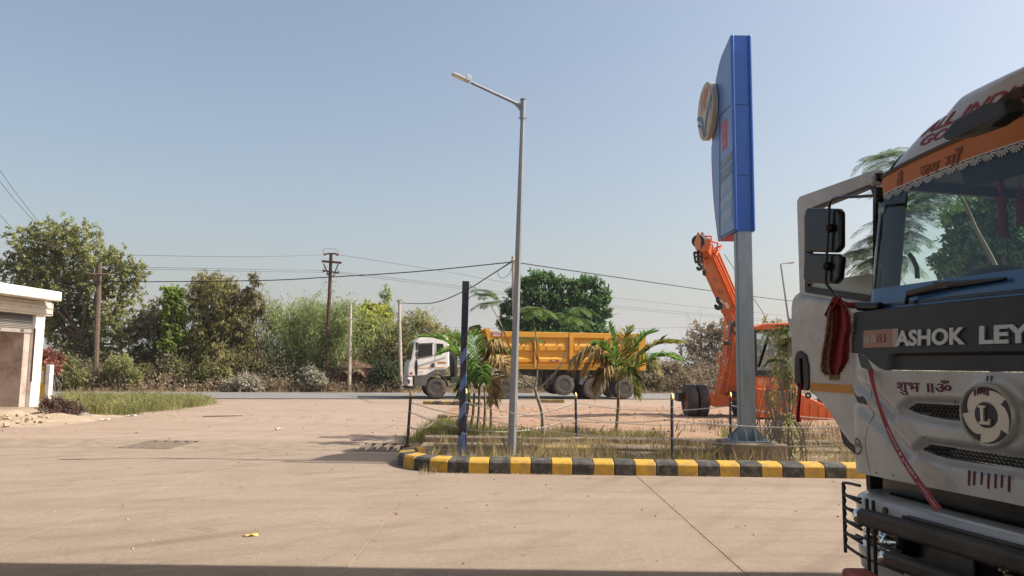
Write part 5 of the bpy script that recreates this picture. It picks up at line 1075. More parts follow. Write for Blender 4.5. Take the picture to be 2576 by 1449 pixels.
# red strap
sp_ = bez([(2183, 893), (2188, 925), (2196, 965), (2207, 1005), (2222, 1050), (2245, 1105), (2275, 1160), (2310, 1212), (2350, 1268), (2362, 1282)], 4); wd_ = bez([(.022,), (.02,), (.016,), (.012,), (.016,), (.018,), (.02,), (.022,), (.024,), (.024,)], 4)
def strap(u, v):
    k = u * (len(sp_) - 1); i = min(int(k), len(sp_) - 2); t = k - i; x, y = lerp(sp_[i][0], sp_[i + 1][0], t), lerp(sp_[i][1], sp_[i + 1][1], t); w = lerp(wd_[i][0], wd_[i + 1][0], t)
    off = lerp(.14, -.045, min(1, u * 5)) if u < .2 else lerp(-.045, -.12, (u - .2) / .8); dx, dy = sp_[i + 1][0] - sp_[i][0], sp_[i + 1][1] - sp_[i][1]; p = L3(x, y, off); l = math.hypot(dx, dy); return p + Vector((dy / l, .15, dx / l)) * (v - .5) * 2 * w
m_strap = M('strap_red', (.36, .022, .03), .55, var=.12, scale=12)
stp = MB().grid(strap, 60, 2).build('red_strap', m_strap, lt, smooth=80)
def STR(x, y, off=0.): return strap(x, y) + Vector((0, -.003, .0))
fit('lettering', 'mmsons & Poddars', .50, .76, .8, .25, m_let, 0, 0, 0, 0, STR, stp); fit('lettering', 'Trading Company LLP', .78, .94, .72, .3, m_let, 0, 0, 0, 0, STR, stp)
# -- chassis and body behind the cab
MB().box((0, 4.6, .8), (.9, 5.4, .22)).build('chassis', m_lb, lt); MB().box((0, 5.2, 2.35), (2.5, 5.6, 2.7)).build('load_body', M('load_wood', (.30, .16, .06), .7, var=.2), lt, bevel=.03)
for s_ in (-1, 1):
    for wy in (1.35, 5.2, 6.4): wheel(lt, (s_ * 1.06, wy, .52), .52, .3, (s_, 0, 0), lugs=28)
# ================================================================ open driver door
hg = LC - LU * 1.245 + LN * .36; DP = rad(105); DD = Vector((math.cos(DP), math.sin(DP), 0)); DN = Vector((math.sin(DP), -math.cos(DP), 0))   # DN points back/right
dr = bpy.data.objects.new('driver_door', None); COL.objects.link(dr); dr.parent = lt; dr.matrix_local = Matrix.Translation((-1.245, .36, 0)) @ Matrix.Rotation(DP + LT, 4, 'Z')
dr['label'] = 'open white driver door seen from outside with window frame and orange reflector'
def D(px, py, off=0.):      # door plane: (distance from hinge, up); off = towards the front
    p = PLANE(px, py, hg - DN * off, DN) - hg; return (p.dot(DD), p.z)
def D3(px, py, off=0.): s, z = D(px, py, off); return Vector((s, off, z))      # local y of the door points to the front
out = [D(*p) for p in [(2003, 505), (2010, 494), (2198, 427), (2212, 428), (2222, 442), (2226, 480), (2230, 790), (2240, 1130), (2165, 1130), (2148, 1122), (2120, 1085), (2095, 1045), (2070, 1012), (2045, 990), (2018, 975), (2004, 965), (1997, 945), (1993, 880), (1992, 770), (1997, 745), (2010, 735)]]
hole = [D(*p) for p in [(2026, 545), (2034, 527), (2186, 466), (2200, 466), (2207, 484), (2206, 762), (2028, 734)]]
def ringfaces(outer, inner, y0, y1, name, mat, bev=0.):
    bm = bmesh.new()
    def loop(pts, y): return [bm.verts.new((s, y, z)) for s, z in pts]
    o0, i0 = loop(outer, y0), loop(inner, y0); es = [bm.edges.new((l[k], l[(k + 1) % len(l)])) for l in (o0, i0) for k in range(len(l))]
    r = bmesh.ops.triangle_fill(bm, use_beauty=True, edges=es); fs = [f for f in r['geom'] if isinstance(f, bmesh.types.BMFace)]
    ex = bmesh.ops.extrude_face_region(bm, geom=fs); bmesh.ops.translate(bm, verts=[v for v in ex['geom'] if isinstance(v, bmesh.types.BMVert)], vec=(0, y1 - y0, 0))
    bmesh.ops.recalc_face_normals(bm, faces=bm.faces); me = bpy.data.meshes.new(name); bm.to_mesh(me); bm.free(); me.materials.append(mat); o = bpy.data.objects.new(name, me); COL.objects.link(o); o.parent = dr
    if bev: b = o.modifiers.new('bevel', 'BEVEL'); b.width = bev; b.segments = 3; b.limit_method = 'ANGLE'; b.angle_limit = rad(50)
    return o
ringfaces(out, hole, -.04, .0, 'door_shell', m_lw_, .012)
low = [D(*p) for p in [(1997, 746), (2012, 738), (2100, 752), (2228, 778), (2230, 790), (2238, 1126), (2165, 1128), (2148, 1120), (2120, 1083), (2095, 1043), (2070, 1010), (2045, 988), (2018, 973), (2005, 962), (1998, 943), (1995, 880), (1994, 770)]]
cxd = sum(p[0] for p in low) / len(low); czd = sum(p[1] for p in low) / len(low)
MB().prism(low, lambda s, z: (s, -.005, z), lambda s, z: (s + (cxd - s) * .05, .035, z + (czd - z) * .05)).build('door_skin', m_lw_, dr, bevel=.02, bseg=3)
def shrink(pts, k): cx = sum(p[0] for p in pts) / len(pts); cz = sum(p[1] for p in pts) / len(pts); return [(s + (cx - s) * k, z + (cz - z) * k) for s, z in pts]
ringfaces(hole, shrink(hole, .085), -.045, .012, 'window_gasket', m_lb)
gz_ = [D(*p) for p in [(2032, 733), (2033, 716), (2120, 698), (2205, 686), (2205, 758)]]; MB().prism(gz_, lambda s, z: (s, -.02, z), lambda s, z: (s, -.015, z)).build('lowered_glass', M('door_glass_pale', (.50, .56, .53), .25, var=.04, spec=.5), dr)
band = [D(*p) for p in [(1994, 800), (2155, 862), (2155, 905), (1995, 838)]]; MB().prism(band, lambda s, z: (s, .034, z), lambda s, z: (s, .0375, z)).build('door_crease', m_lw_, dr, bevel=.003)
MB().prism([D(*p) for p in [(2010, 902), (2016, 884), (2026, 882), (2040, 893), (2046, 920), (2047, 975), (2042, 983), (2022, 981), (2010, 962)]], lambda s, z: (s, .02, z), lambda s, z: (s, .048, z)).build('door_handle_bezel', m_lg, dr, bevel=.01)
MB().prism([D(*p) for p in [(2016, 905), (2028, 900), (2031, 965), (2020, 962)]], lambda s, z: (s, .045, z), lambda s, z: (s, .065, z)).build('door_handle', m_lb, dr, bevel=.008)
MB().cyl(D3(2033, 995, .02), D3(2033, 995, .05), .025, n=14).build('door_lock', m_lb, dr); MB().cyl(D3(2033, 995, .05), D3(2033, 995, .054), .012, n=12).build('lock_barrel', m_chr, dr)
MB().prism([D(*p) for p in [(2050, 963), (2160, 969), (2160, 991), (2050, 983)]], lambda s, z: (s, .03, z), lambda s, z: (s, .041, z)).build('orange_reflector', M('reflector_orange', (.62, .25, .02), .45, var=.08, scale=12), dr)
MB().prism([D(*p) for p in [(2093, 1035), (2122, 1080), (2150, 1118), (2168, 1128), (2240, 1128), (2240, 1180), (2168, 1168), (2113, 1116), (2104, 1080)]], lambda s, z: (s, -.12, z), lambda s, z: (s, -.03, z)).build('door_skirt', m_lb, dr)
for k in range(4): MB().box(D3(2154, 1065 + 8 * k, .034), (.03, .006, .008)).build('vent_slot', m_lg, dr)
rib = bez([(2009, 944), (2013, 960), (2010, 1000), (2007, 1040), (2010, 1062)], 4)
MB().grid(lambda u, v: (lambda q: D3(q[0] + (v - .5) * (7 + 6 * u), q[1], .05 + .012 * math.sin(v * 9 + u * 7)))(rib[min(int(u * (len(rib) - 1)), len(rib) - 1)]), 16, 6).build('red_ribbon', m_strap, dr, smooth=80)
# -- mirrors on the door side
MO = .22
def mir(px0, py0, px1, py1, nm, tap=0):
    pts = [D(*p, MO) for p in [(px0 + 8, py0), (px1 - 8, py0 + 2), (px1, py0 + 10), (px1 - tap, py1 - 14), (px1 - 12 - tap, py1), (px0 + 10, py1 - 2), (px0, py1 - 12), (px0 + 2, py0 + 9)]]
    MB().prism(pts, lambda s, z: (s, MO - .03, z), lambda s, z: (s, MO + .03, z)).build(nm, m_lg, lt, bevel=.02, bseg=3).matrix_parent_inverse.identity(); o = lt.children[-1]
    return o
def d2l(o): o.parent = dr; return o
mu = mir(2029, 523, 2121, 636, 'mirror'); ml = mir(2027, 637, 2124, 715, 'mirror', 6)
for o in [c for c in lt.children if c.name.startswith('mirror') and not c.name.startswith('mirror_arm')]: o.parent = dr
rod = bez([(2208, 491), (2170, 494), (2120, 496), (2098, 500), (2088, 512), (2085, 540), (2081, 620), (2077, 700), (2080, 715), (2103, 746), (2112, 756), (2150, 768), (2205, 770)], 4)
MB().tube([D3(x, y, MO + .055) for x, y in rod], .011, 8).build('mirror_rod', m_lg, dr, smooth=60)
MB().box(D3(2211, 490, MO + .02), (.03, .06, .11)).build('rod_bracket', m_lg, dr, bevel=.015); MB().tube([D3(2160, 770, MO + .05), D3(2215, 772, MO + .03)], .032, 8).build('rod_boot', m_lg, dr, smooth=60)
for px, py in ((2086, 574), (2078, 670)): MB().ball(D3(px, py, MO + .05), .035, 10).build('mirror_clamp', m_lg, dr, smooth=80)
# -- red cloth with tinsel fringe tied on the mirror rod
m_cloth = M('cloth_red', (.20, .012, .018), .85, var=.25, scale=8, bump=.3, bscale=20); m_tin = M('tinsel', (.45, .33, .2), .35, metal=.6, var=.4, scale=40)
CO = MO + .10; el = bez([(2098, 750), (2086, 790), (2078, 850), (2070, 905), (2072, 935), (2092, 945)], 5); er_ = bez([(2106, 752), (2132, 775), (2143, 815), (2139, 850), (2135, 905), (2110, 944)], 5)
def cloth(u, v):
    k = u * (len(el) - 1); i = min(int(k), len(el) - 2); t = k - i; a = (lerp(el[i][0], el[i + 1][0], t), lerp(el[i][1], el[i + 1][1], t)); b_ = (lerp(er_[i][0], er_[i + 1][0], t), lerp(er_[i][1], er_[i + 1][1], t))
    return D3(lerp(a[0], b_[0], v), lerp(a[1], b_[1], v), CO + .022 * math.sin(v * 8 + u * 2.5) * min(1, u * 3) + .012 * math.sin(v * 17 + 4 * u))
ct = MB().grid(cloth, 30, 20).build('red_cloth', m_cloth, dr, smooth=80)
MB().grid(lambda u, v: D3(lerp(2094, 2073, u) + v * lerp(24, 8, u), lerp(748, 792, u) - v * lerp(4, -8, u), CO + .02 + .01 * math.sin(v * 9)), 10, 8).build('cloth_flap', m_cloth, dr, smooth=80)
MB().ball(D3(2106, 756, CO), .03, 10, (1.1, 1, .9)).build('cloth_knot', m_cloth, dr, smooth=80); MB().tube([D3(2110, 760, CO), D3(2130, 768, CO - .03), D3(2160, 768, CO - .05)], [.025, .02, .024], 8).build('cloth_wrap', m_cloth, dr, smooth=80)
fr_ = MB()
def tins(p, d, L_, n):
    for _ in range(n):
        q = p + Vector((random.uniform(-.008, .008), random.uniform(-.01, .01), random.uniform(-.008, .008))); dd = (d + Vector((random.uniform(-.7, .7), random.uniform(-.7, .7), random.uniform(-.7, .7)))).normalized() * L_ * random.uniform(.5, 1.2); s_ = dd.orthogonal().normalized() * .0022
        fr_.add([q - s_, q + s_, q + dd], [(0, 1, 2)])
for k in range(60):
    u = .12 + .88 * k / 59; tins(cloth(u, 0), Vector((.8, .1, -.5)), .035, 4); tins(cloth(u, 1), Vector((-.8, .1, -.5)), .035, 4)
for k in range(30): tins(cloth(1, k / 29), Vector((0, .1, -1)), .045, 5)
for k in range(70): u = random.uniform(.15, .8); tins(cloth(u, random.uniform(.0, .28)), Vector((.2, 1, -.4)), .03, 4)
fr_.build('tinsel_fringe', m_tin, ct)
MB().grid(lambda u, v: cloth(.12 + .8 * u, v * .30) + Vector((.0, .012, 0)), 20, 6).build('cloth_border', M('cloth_lining', (.27, .13, .1), .8, var=.5, scale=30), ct, smooth=80)
# red guard block at the frame edge
gb = G(2150, 1449 + 120); 
rb = MB(); c0 = P(2150, 1428, 4.5); rb.box((c0.x + .02, 4.45, c0.z / 2 - .005), (.16, .22, c0.z - .01)); o = rb.build('guard_block', M('guard_red', (.42, .07, .03), .6, var=.2, scale=5, dirt=((.12, .11, .1), .6, 4)), bevel=.03, bseg=3); tag(o, 'red painted guard block below the bumper of the white lorry', 'guard block')
# ================================================================ vegetation
def np_mesh(name, V, nper, mat, parent=None, loc=None):
    """V: (N, nper, 3) array, one polygon per row"""
    V = np.asarray(V, dtype=np.float32); N = V.shape[0]; me = bpy.data.meshes.new(name); me.vertices.add(N * nper); me.vertices.foreach_set('co', V.reshape(-1))
    me.loops.add(N * nper); me.loops.foreach_set('vertex_index', np.arange(N * nper, dtype=np.int32)); me.polygons.add(N); me.polygons.foreach_set('loop_start', np.arange(N, dtype=np.int32) * nper)
    try: me.polygons.foreach_set('loop_total', np.full(N, nper, dtype=np.int32))
    except Exception: pass
    me.update(calc_edges=True); me.materials.append(mat); o = bpy.data.objects.new(name, me); COL.objects.link(o)
    if parent: o.parent = parent
    if loc is not None: o.location = loc
    return o
def unit(v): return v / np.maximum(np.linalg.norm(v, axis=-1, keepdims=True), 1e-9)
def leaves(pos, dirs, ln, wd):
    """rhombic leaves, slightly folded"""
    n = len(pos); r = RNG.normal(size=(n, 3)) * .55 + np.array([.25, 0, 1.]); side = unit(np.cross(dirs, r)); L_ = (ln * RNG.uniform(.6, 1.3, n))[:, None]; W_ = (wd * RNG.uniform(.7, 1.2, n))[:, None]
    mid = pos + dirs * L_ * .45; up = np.cross(side, dirs) * W_ * .25
    return np.stack([pos, mid + side * W_ * .5 + up, pos + dirs * L_, mid - side * W_ * .5 + up], 1)
def cloud(clumps, n, ln, wd, droop=.3, twig=10, tw=.22, shell=.45):
    """clumps: (centre, (rx,ry,rz))"""
    vol = np.array([r[0] * r[1] * r[2] for _, r in clumps]) ** .75; pr = vol / vol.sum(); nt_ = max(1, n // twig); idx = RNG.choice(len(clumps), nt_, p=pr)
    C_ = np.array([tuple(c) for c, _ in clumps])[idx]; R_ = np.array([r for _, r in clumps])[idx]; d = unit(RNG.normal(size=(nt_, 3))); rr = RNG.uniform(0, 1, nt_) ** shell
    # ragged outline: scale radius by direction noise
    rag = .82 + .36 * RNG.uniform(0, 1, nt_); tc = C_ + d * R_ * (rr * rag)[:, None]; tdir = unit(d + RNG.normal(size=(nt_, 3)) * .5)
    k = np.repeat(np.arange(nt_), twig); t = RNG.uniform(-.5, .5, len(k)); s = tw * (R_.mean(1)[k] * .5 + .35)
    pos = tc[k] + tdir[k] * (t * s * 2)[:, None] + RNG.normal(size=(len(k), 3)) * (s * .22)[:, None]
    dr_ = unit(tdir[k] * .6 + RNG.normal(size=(len(k), 3)) * .7 + np.array([0, 0, -droop])); return leaves(pos, dr_, ln, wd)
m_bark = M('bark_brown', (.12, .085, .06), .9, var=.3, scale=5, bump=.6, bscale=14); m_barkg = M('bark_grey', (.24, .20, .16), .9, var=.25, scale=5, bump=.5, bscale=14)
def limb(mb, a, b, r0, r1, wob=.08, n=6, seg=6):
    a, b = Vector(a), Vector(b); L_ = (b - a).length; pts = [a.lerp(b, k / n) + Vector((random.uniform(-1, 1), random.uniform(-1, 1), random.uniform(-.5, .5))) * wob * L_ * math.sin(math.pi * k / n) for k in range(n + 1)]
    mb.tube(pts, [lerp(r0, r1, k / n) for k in range(n + 1)], seg); return pts
def tree(name, label, base, clumps_px, Y, n, ln, wd, mat, bark=m_bark, r=.16, droop=.3, group='trees beyond the road', twigs=0, dy=1., cat='tree', twg=10, shell=.45, tw=.22):
    """clumps_px: (px, py, radius px [, vertical radius px])"""
    b = P(base[0], base[1], Y); b.z = min(b.z, -.05); root = thing(name, label, cat, b, group=group); k = Y / FPX; cl = []
    for c in clumps_px:
        rx = c[2] * k; rz = (c[3] if len(c) > 3 else c[2]) * k; y = Y + random.uniform(-.7, .7) * dy * rx; cl.append((P(c[0], c[1], y) - b, (rx, rx * dy, rz)))
    tb = MB(); top = max(cl, key=lambda q: q[0].z); fork = Vector((top[0].x * .35, 0, top[0].z * .35)); pts = limb(tb, (0, 0, -.3), fork, r, r * .7, .05)
    for c, rr in cl: limb(tb, fork * random.uniform(.6, 1.0), c + Vector((0, 0, rr[2] * .2)), r * .45, r * .08, .1)
    for _ in range(twigs):
        c, rr = random.choice(cl); e = c + Vector((random.gauss(0, 1) * rr[0], random.gauss(0, 1) * rr[1], random.gauss(0, .9) * rr[2])); limb(tb, c + Vector((0, 0, -rr[2] * .6)), e, r * .1, r * .02, .12, 4, 3)
    tb.build('trunk', bark, root, smooth=60); np_mesh('crown', cloud(cl, n, ln, wd, droop, twg, tw, shell), 4, mat, root); return root
lf1 = LEAF('leaf_olive', (0.150, 0.169, 0.062), (0.225, 0.231, 0.088), (0.312, 0.300, 0.131)); lf2 = LEAF('leaf_greybrown', (0.138, 0.132, 0.069), (0.201, 0.184, 0.103), (0.276, 0.241, 0.149))
lf3 = LEAF('leaf_bright', (.12, .19, .03), (.19, .26, .045), (.28, .31, .07)); lf4 = LEAF('leaf_oliveyellow', (0.146, 0.152, 0.055), (0.232, 0.213, 0.079), (0.342, 0.287, 0.116))
lf5 = LEAF('leaf_bamboo', (0.140, 0.189, 0.063), (0.217, 0.259, 0.091), (0.322, 0.336, 0.140)); lf6 = LEAF('leaf_dense', (0.050, 0.112, 0.036), (0.084, 0.168, 0.050), (0.146, 0.241, 0.078), .3)
lf7 = LEAF('leaf_dry', (0.164, 0.119, 0.075), (0.245, 0.186, 0.119), (0.327, 0.260, 0.171), .2); lf8 = LEAF('leaf_yellowgreen', (0.207, 0.235, 0.034), (0.290, 0.310, 0.048), (0.359, 0.359, 0.069))
lf9 = LEAF('leaf_dusty', (0.240, 0.220, 0.165), (0.310, 0.285, 0.220), (0.370, 0.340, 0.270), .15); lf10 = LEAF('leaf_reddish', (0.169, 0.058, 0.039), (0.260, 0.098, 0.065), (0.325, 0.156, 0.104), .3)
Yt = rdepth(180, 13)
tree('broad_tree', 'tallest olive-green tree behind the shop at the far side of the road', (235, 985), [(75, 615, 52), (140, 592, 50), (205, 612, 52), (45, 670, 42), (105, 680, 62), (180, 672, 60), (290, 655, 46, 40), (335, 690, 34), (255, 705, 58), (320, 745, 44), (60, 735, 50), (140, 755, 62), (220, 780, 58), (290, 805, 52), (170, 840, 58), (120, 815, 46), (240, 870, 50), (170, 910, 50), (300, 860, 40)], Yt, 36000, .19, .115, lf1, r=.28, twigs=60, tw=.17, twg=16, shell=.4)
tree('scrub_tree', 'dull grey-green tree standing between the tall tree and the bright green one', (400, 985), [(375, 790, 30, 26), (410, 765, 26), (350, 830, 36), (400, 825, 42), (430, 870, 42), (370, 890, 46), (420, 920, 46), (345, 930, 40)], rdepth(400, 12), 13000, .2, .09, lf2, droop=.8, twigs=50, twg=14)
tree('young_tree', 'bright yellow-green slim tree lit up among the duller trees', (440, 985), [(428, 732, 16, 18), (446, 745, 15, 18), (438, 770, 26, 20), (420, 790, 18, 18), (452, 800, 18, 20), (432, 822, 24, 20), (456, 842, 20, 18), (425, 862, 22, 22), (448, 880, 22, 20)], rdepth(438, 10.5), 6000, .2, .13, lf3, r=.1, droop=.6)
tree('drooping_tree', 'tall olive-brown tree with drooping leaves left of the bamboo', (560, 985), [(525, 705, 34, 26), (500, 735, 34), (560, 735, 44), (610, 760, 34), (520, 785, 52), (590, 800, 50), (540, 850, 60), (610, 860, 44), (500, 850, 38), (560, 915, 60), (630, 915, 36), (490, 905, 40)], rdepth(560, 11), 22000, .27, .08, lf4, r=.2, droop=1.3, twigs=70)
tree('thin_tree', 'thin leaning tree with sparse dark leaf tufts beside the drooping tree', (655, 975), [(640, 705, 14, 22), (630, 740, 24, 20), (605, 745, 20, 16), (655, 770, 16, 26)], rdepth(640, 10), 1500, .3, .1, lf2, r=.09, droop=1.4, twigs=40)
tree('bare_tree', 'nearly leafless twiggy tree in the gap left of the bamboo', (690, 985), [(665, 800, 30, 40), (672, 860, 30, 40), (650, 880, 26, 34)], rdepth(672, 12), 420, .2, .1, lf2, bark=m_barkg, r=.08, twigs=150)
tree('yellow_tree', 'yellow-green leafy tree behind the thin concrete pole', (930, 985), [(915, 800, 34, 30), (945, 790, 34, 28), (900, 840, 36), (940, 840, 46), (975, 830, 30)], rdepth(930, 14), 7000, .28, .18, lf8, r=.12, droop=.5)
tree('feathery_tree', 'tall narrow feathery tree top rising left of the tipper cab', (970, 985), [(970, 745, 13, 24), (972, 790, 20, 30), (975, 840, 24, 36)], rdepth(970, 15), 2600, .26, .07, lf5, r=.08, droop=.4)
tree('roadside_tree', 'grey-green thorny tree directly behind the grey concrete pole', (1040, 985), [(1000, 840, 40), (1050, 815, 44, 36), (1085, 835, 34, 30), (1020, 880, 52), (1075, 885, 46), (960, 890, 46), (1110, 860, 34, 30), (990, 930, 50)], rdepth(1040, 11), 18000, .18, .075, lf4, r=.14, droop=.4, twigs=120)
tree('roadside_tree', 'small pale green tree top showing behind the tipper cab roof', (1140, 985), [(1125, 842, 30, 20), (1148, 850, 20, 18), (1120, 880, 34)], rdepth(1135, 16), 3000, .24, .09, lf5, r=.1, droop=.4, twigs=30)
tree('dense_tree', 'dense dark green tree rising behind the yellow dump trailer', (1400, 1000), [(1350, 700, 26, 18), (1375, 694, 20, 14), (1322, 712, 22, 18), (1400, 710, 24, 18), (1440, 715, 22, 16), (1478, 706, 22, 18), (1500, 716, 20, 20), (1522, 742, 16, 18), (1298, 735, 22, 20), (1345, 740, 34, 26), (1400, 748, 34, 26), (1455, 745, 32, 26), (1498, 758, 28, 24), (1528, 785, 14, 16), (1276, 772, 20, 18), (1310, 778, 34, 26), (1370, 785, 40, 28), (1440, 785, 42, 28), (1495, 800, 30, 24), (1264, 808, 14, 14), (1290, 820, 32, 22), (1350, 825, 44, 28), (1430, 828, 48, 30), (1500, 838, 32, 24), (1390, 868, 70, 34)], rdepth(1400, 13), 34000, .24, .12, lf6, r=.3, droop=.7, tw=.18, shell=.38, twigs=60)
tree('dry_tree', 'brown half-bare bush tree left of the crane mast', (1775, 1000), [(1770, 835, 40, 30), (1810, 830, 34, 28), (1735, 870, 34), (1785, 880, 48), (1830, 870, 36), (1760, 930, 46), (1810, 935, 40), (1850, 905, 36)], rdepth(1775, 12), 6500, .2, .12, lf7, bark=m_barkg, r=.14, droop=.3, twigs=260)
tree('dry_tree', 'leafy scrub tree showing through the crane cab', (1960, 1000), [(1930, 820, 26, 20), (1965, 850, 40), (1920, 880, 38), (2000, 870, 40), (2050, 860, 40), (1960, 920, 50)], rdepth(1960, 12), 6000, .22, .12, lf4, r=.12, twigs=60)
Yd = 27.
tree('shade_tree', 'dense dark tree seen through the windscreen of the white lorry', (2500, 1000), [(2480, 480, 50, 40), (2540, 470, 60, 44), (2430, 540, 50, 44), (2500, 550, 70), (2580, 540, 70), (2430, 600, 54, 44), (2380, 650, 44, 30), (2480, 640, 76, 56), (2570, 630, 80), (2650, 560, 90), (2420, 680, 60, 30), (2520, 700, 80, 40)], Yd, 26000, .2, .13, lf6, r=.3, droop=.6, group='trees beside the forecourt', tw=.18)
# bamboo clump
bx = thing('bamboo_clump', 'wide feathery clump of pale green bamboo behind the rusty pole', 'bamboo', P(790, 985, rdepth(790, 12)) * 1.0); bo_ = bx.location.copy(); bx.location.z = -.1; bo_ = Vector(bx.location)
cm = MB(); lp_, ld_ = [], []
for k in range(75):
    x0 = random.gauss(790, 32); Yk = rdepth(790, 12) + random.uniform(-2, 2); topx = x0 + (x0 - 790) * random.uniform(1., 2.4) + random.gauss(0, 16); topy = random.uniform(745, 800) + abs(topx - 790) * .12 + (random.uniform(-60, -20) if k % 8 == 0 else 0)
    a = P(x0, 985, Yk) - bo_; c = P(topx, topy, Yk + random.uniform(-1.5, 1)) - bo_; m_ = a.lerp(c, .6); m_.x = lerp(a.x, c.x, .38); q = [Vector(p) for p in bez([tuple(a), tuple(m_), tuple(c)], 6)]
    cm.tube(q, [lerp(.035, .008, i / (len(q) - 1)) for i in range(len(q))], 4)
    nlv = 330 if k % 8 else 130
    for _ in range(nlv):
        t = random.uniform(.12, 1.0) ** .8; i = min(int(t * (len(q) - 1)), len(q) - 2); p = q[i].lerp(q[i + 1], random.random()); sp = .42 * (1.15 - t * .55) if k % 8 else .2
        lp_.append((p.x + random.gauss(0, sp), p.y + random.gauss(0, sp), p.z + random.gauss(0, .3))); ld_.append((random.gauss(0, .6), random.gauss(0, .6), -.7 + random.gauss(0, .4)))
cm.build('culms', M('bamboo_culm', (.26, .24, .12), .6, var=.2), bx); np_mesh('foliage', leaves(np.array(lp_), unit(np.array(ld_)), .3, .06), 4, lf5, bx)
# bushes along the far side of the road
def bush(name, label, cl, Y, n, ln, wd, mat, droop=.1, twigs=30, cat='bush', group='bushes along the road'):
    b = P(cl[0][0], 990, Y); b.z = -.05; root = thing(name, label, cat, b, group=group); k = Y / FPX; q = [(P(c[0], c[1], Y + random.uniform(-.3, .3)) - b, (c[2] * k, c[2] * k, (c[3] if len(c) > 3 else c[2]) * k)) for c in cl]
    np_mesh('foliage', cloud(q, n, ln, wd, droop, 8, .22, .5), 4, mat, root); tb = MB()
    for _ in range(twigs): c, r_ = random.choice(q); limb(tb, (random.gauss(0, .25), random.gauss(0, .2), 0), c + Vector((random.gauss(0, .7) * r_[0], random.gauss(0, .7) * r_[1], random.gauss(0, .7) * r_[2])), .018, .004, .12, 4, 3)
    tb.build('stems', m_barkg, root); return root
bush('dusty_bush', 'pale dust-covered low bush at the roadside left of the bamboo', [(585, 972, 30, 16), (620, 962, 34, 22), (645, 975, 22, 14)], rdepth(615, 8.0), 3200, .13, .08, lf9)
bush('dusty_bush', 'dusty grey bush in front of the rusty pole foot', [(780, 940, 26, 22), (800, 955, 24, 18), (770, 965, 22, 16)], rdepth(790, 8.1), 2200, .13, .08, lf9)
for px, r_, lm, lb in ((300, 38, lf1, 'olive bush between the brown power pole and the bright green tree'), (365, 30, lf4, 'yellowish bush below the dull grey-green tree'), (455, 40, lf4, 'wide olive bush at the foot of the bright green tree'), (530, 34, lf1, 'green bush at the foot of the drooping tree'), (705, 36, lf1, 'green bush in the gap just left of the bamboo'), (885, 24, lf4, 'small olive bush behind the thatched ruin'), (1690, 36, lf7, 'brown bush right of the tipper tail'), (1640, 28, lf4, 'olive bush behind the tipper tail')):
    bush('roadside_bush', lb, [(px, 938 + random.uniform(-26, 18), r_ * .8, r_ * random.uniform(.6, 1.1)), (px + r_ * random.uniform(.4, 1.), random.uniform(940, 966), r_ * .6, r_ * .5), (px - r_ * random.uniform(.4, 1.1), random.uniform(935, 965), r_ * .65, r_ * .55)], rdepth(px, random.uniform(8.4, 11.)), 3600, .16, .075, lm, .3, 40)
bush('dark_bush', 'dark green rounded bush right of the brick ruin', [(965, 935, 36, 34), (985, 960, 30, 26), (950, 965, 26, 22)], rdepth(970, 8.6), 5000, .16, .08, LEAF('leaf_dark', (0.039, 0.058, 0.026), (0.065, 0.085, 0.039), (0.098, 0.117, 0.058)))
bush('red_bush', 'bush with reddish leaves behind the yellow painted wall', [(115, 895, 24, 16), (140, 905, 18, 14), (120, 925, 26, 18)], 33.5, 2200, .15, .09, lf10)
bush('green_bush', 'green bush beside the yellow wall at the foot of the tall tree', [(165, 925, 34, 30), (190, 955, 34, 26), (150, 965, 30, 22)], rdepth(170, 8.6), 4000, .16, .09, lf1)
bush('dry_bush', 'red-brown dried bush at the corner of the shop step', [(140, 1020, 26, 18), (165, 1028, 28, 18), (188, 1036, 22, 14), (155, 1040, 34, 10), (120, 1015, 18, 12)], 21.6, 7000, .09, .035, LEAF('leaf_rust', (0.070, 0.040, 0.030), (0.110, 0.062, 0.046), (0.160, 0.095, 0.070), .15), twigs=60, group='weeds by the shop')
# continuous scrub behind the road verge (nobody could count it)
def scrub(px0, px1, c0, c1, h, n, mat, ln=.16, wd=.08, nm='undergrowth', lab='mixed dry scrub'):
    pos = []; 
    a_ = []
    for _ in range(n // 14):
        px = random.uniform(px0, px1); c = random.uniform(c0, c1); Y = rdepth(px, c); p = P(px, 985, Y); hh = h * max(.12, .25 + 1.1 * (.45 + .9 * nz(p.x, p.y, .28, 5.) + .4 * nz(p.x, p.y, .9, 2.))) * random.random() ** .7
        for _ in range(14): a_.append((p.x + random.gauss(0, .22), p.y + random.gauss(0, .22), max(0, hh + random.gauss(0, .16))))
    pos = np.array(a_); d = unit(RNG.normal(size=(len(pos), 3)) + np.array([0, 0, .1])); o = np_mesh(nm, leaves(pos, d, ln, wd), 4, mat); o['kind'] = 'stuff'; o['label'] = lab; o['category'] = 'undergrowth'; return o
scrub(120, 700, 8.1, 11.5, 1.0, 10000, lf7, lab='brown dry scrub along the far road edge under the trees'); scrub(120, 1030, 9.0, 14, 2.4, 28000, lf2, lab='grey-green scrub between the tree trunks'); scrub(560, 1040, 7.9, 9.5, .8, 9000, lf7, .14, .05, lab='dry brown growth at the road edge by the poles')
scrub(1040, 1700, 8.3, 13, 1.7, 16000, lf2, lab='scrub showing under and behind the tipper trailer'); scrub(1560, 2000, 8.0, 13, 2.2, 16000, lf7, .16, .06, lab='brown scrub right of the tipper trailer'); scrub(1950, 2700, 8.0, 14, 2.2, 9000, lf2, lab='scrub behind the crane and the white lorry')
scrub(100, 1000, 30, 60, 2.5, 9000, lf4, .4, .2, lab='low far growth on the plain behind the trees'); scrub(1000, 2700, 30, 60, 2.5, 8000, lf4, .4, .2, lab='low far growth on the plain behind the lorry')
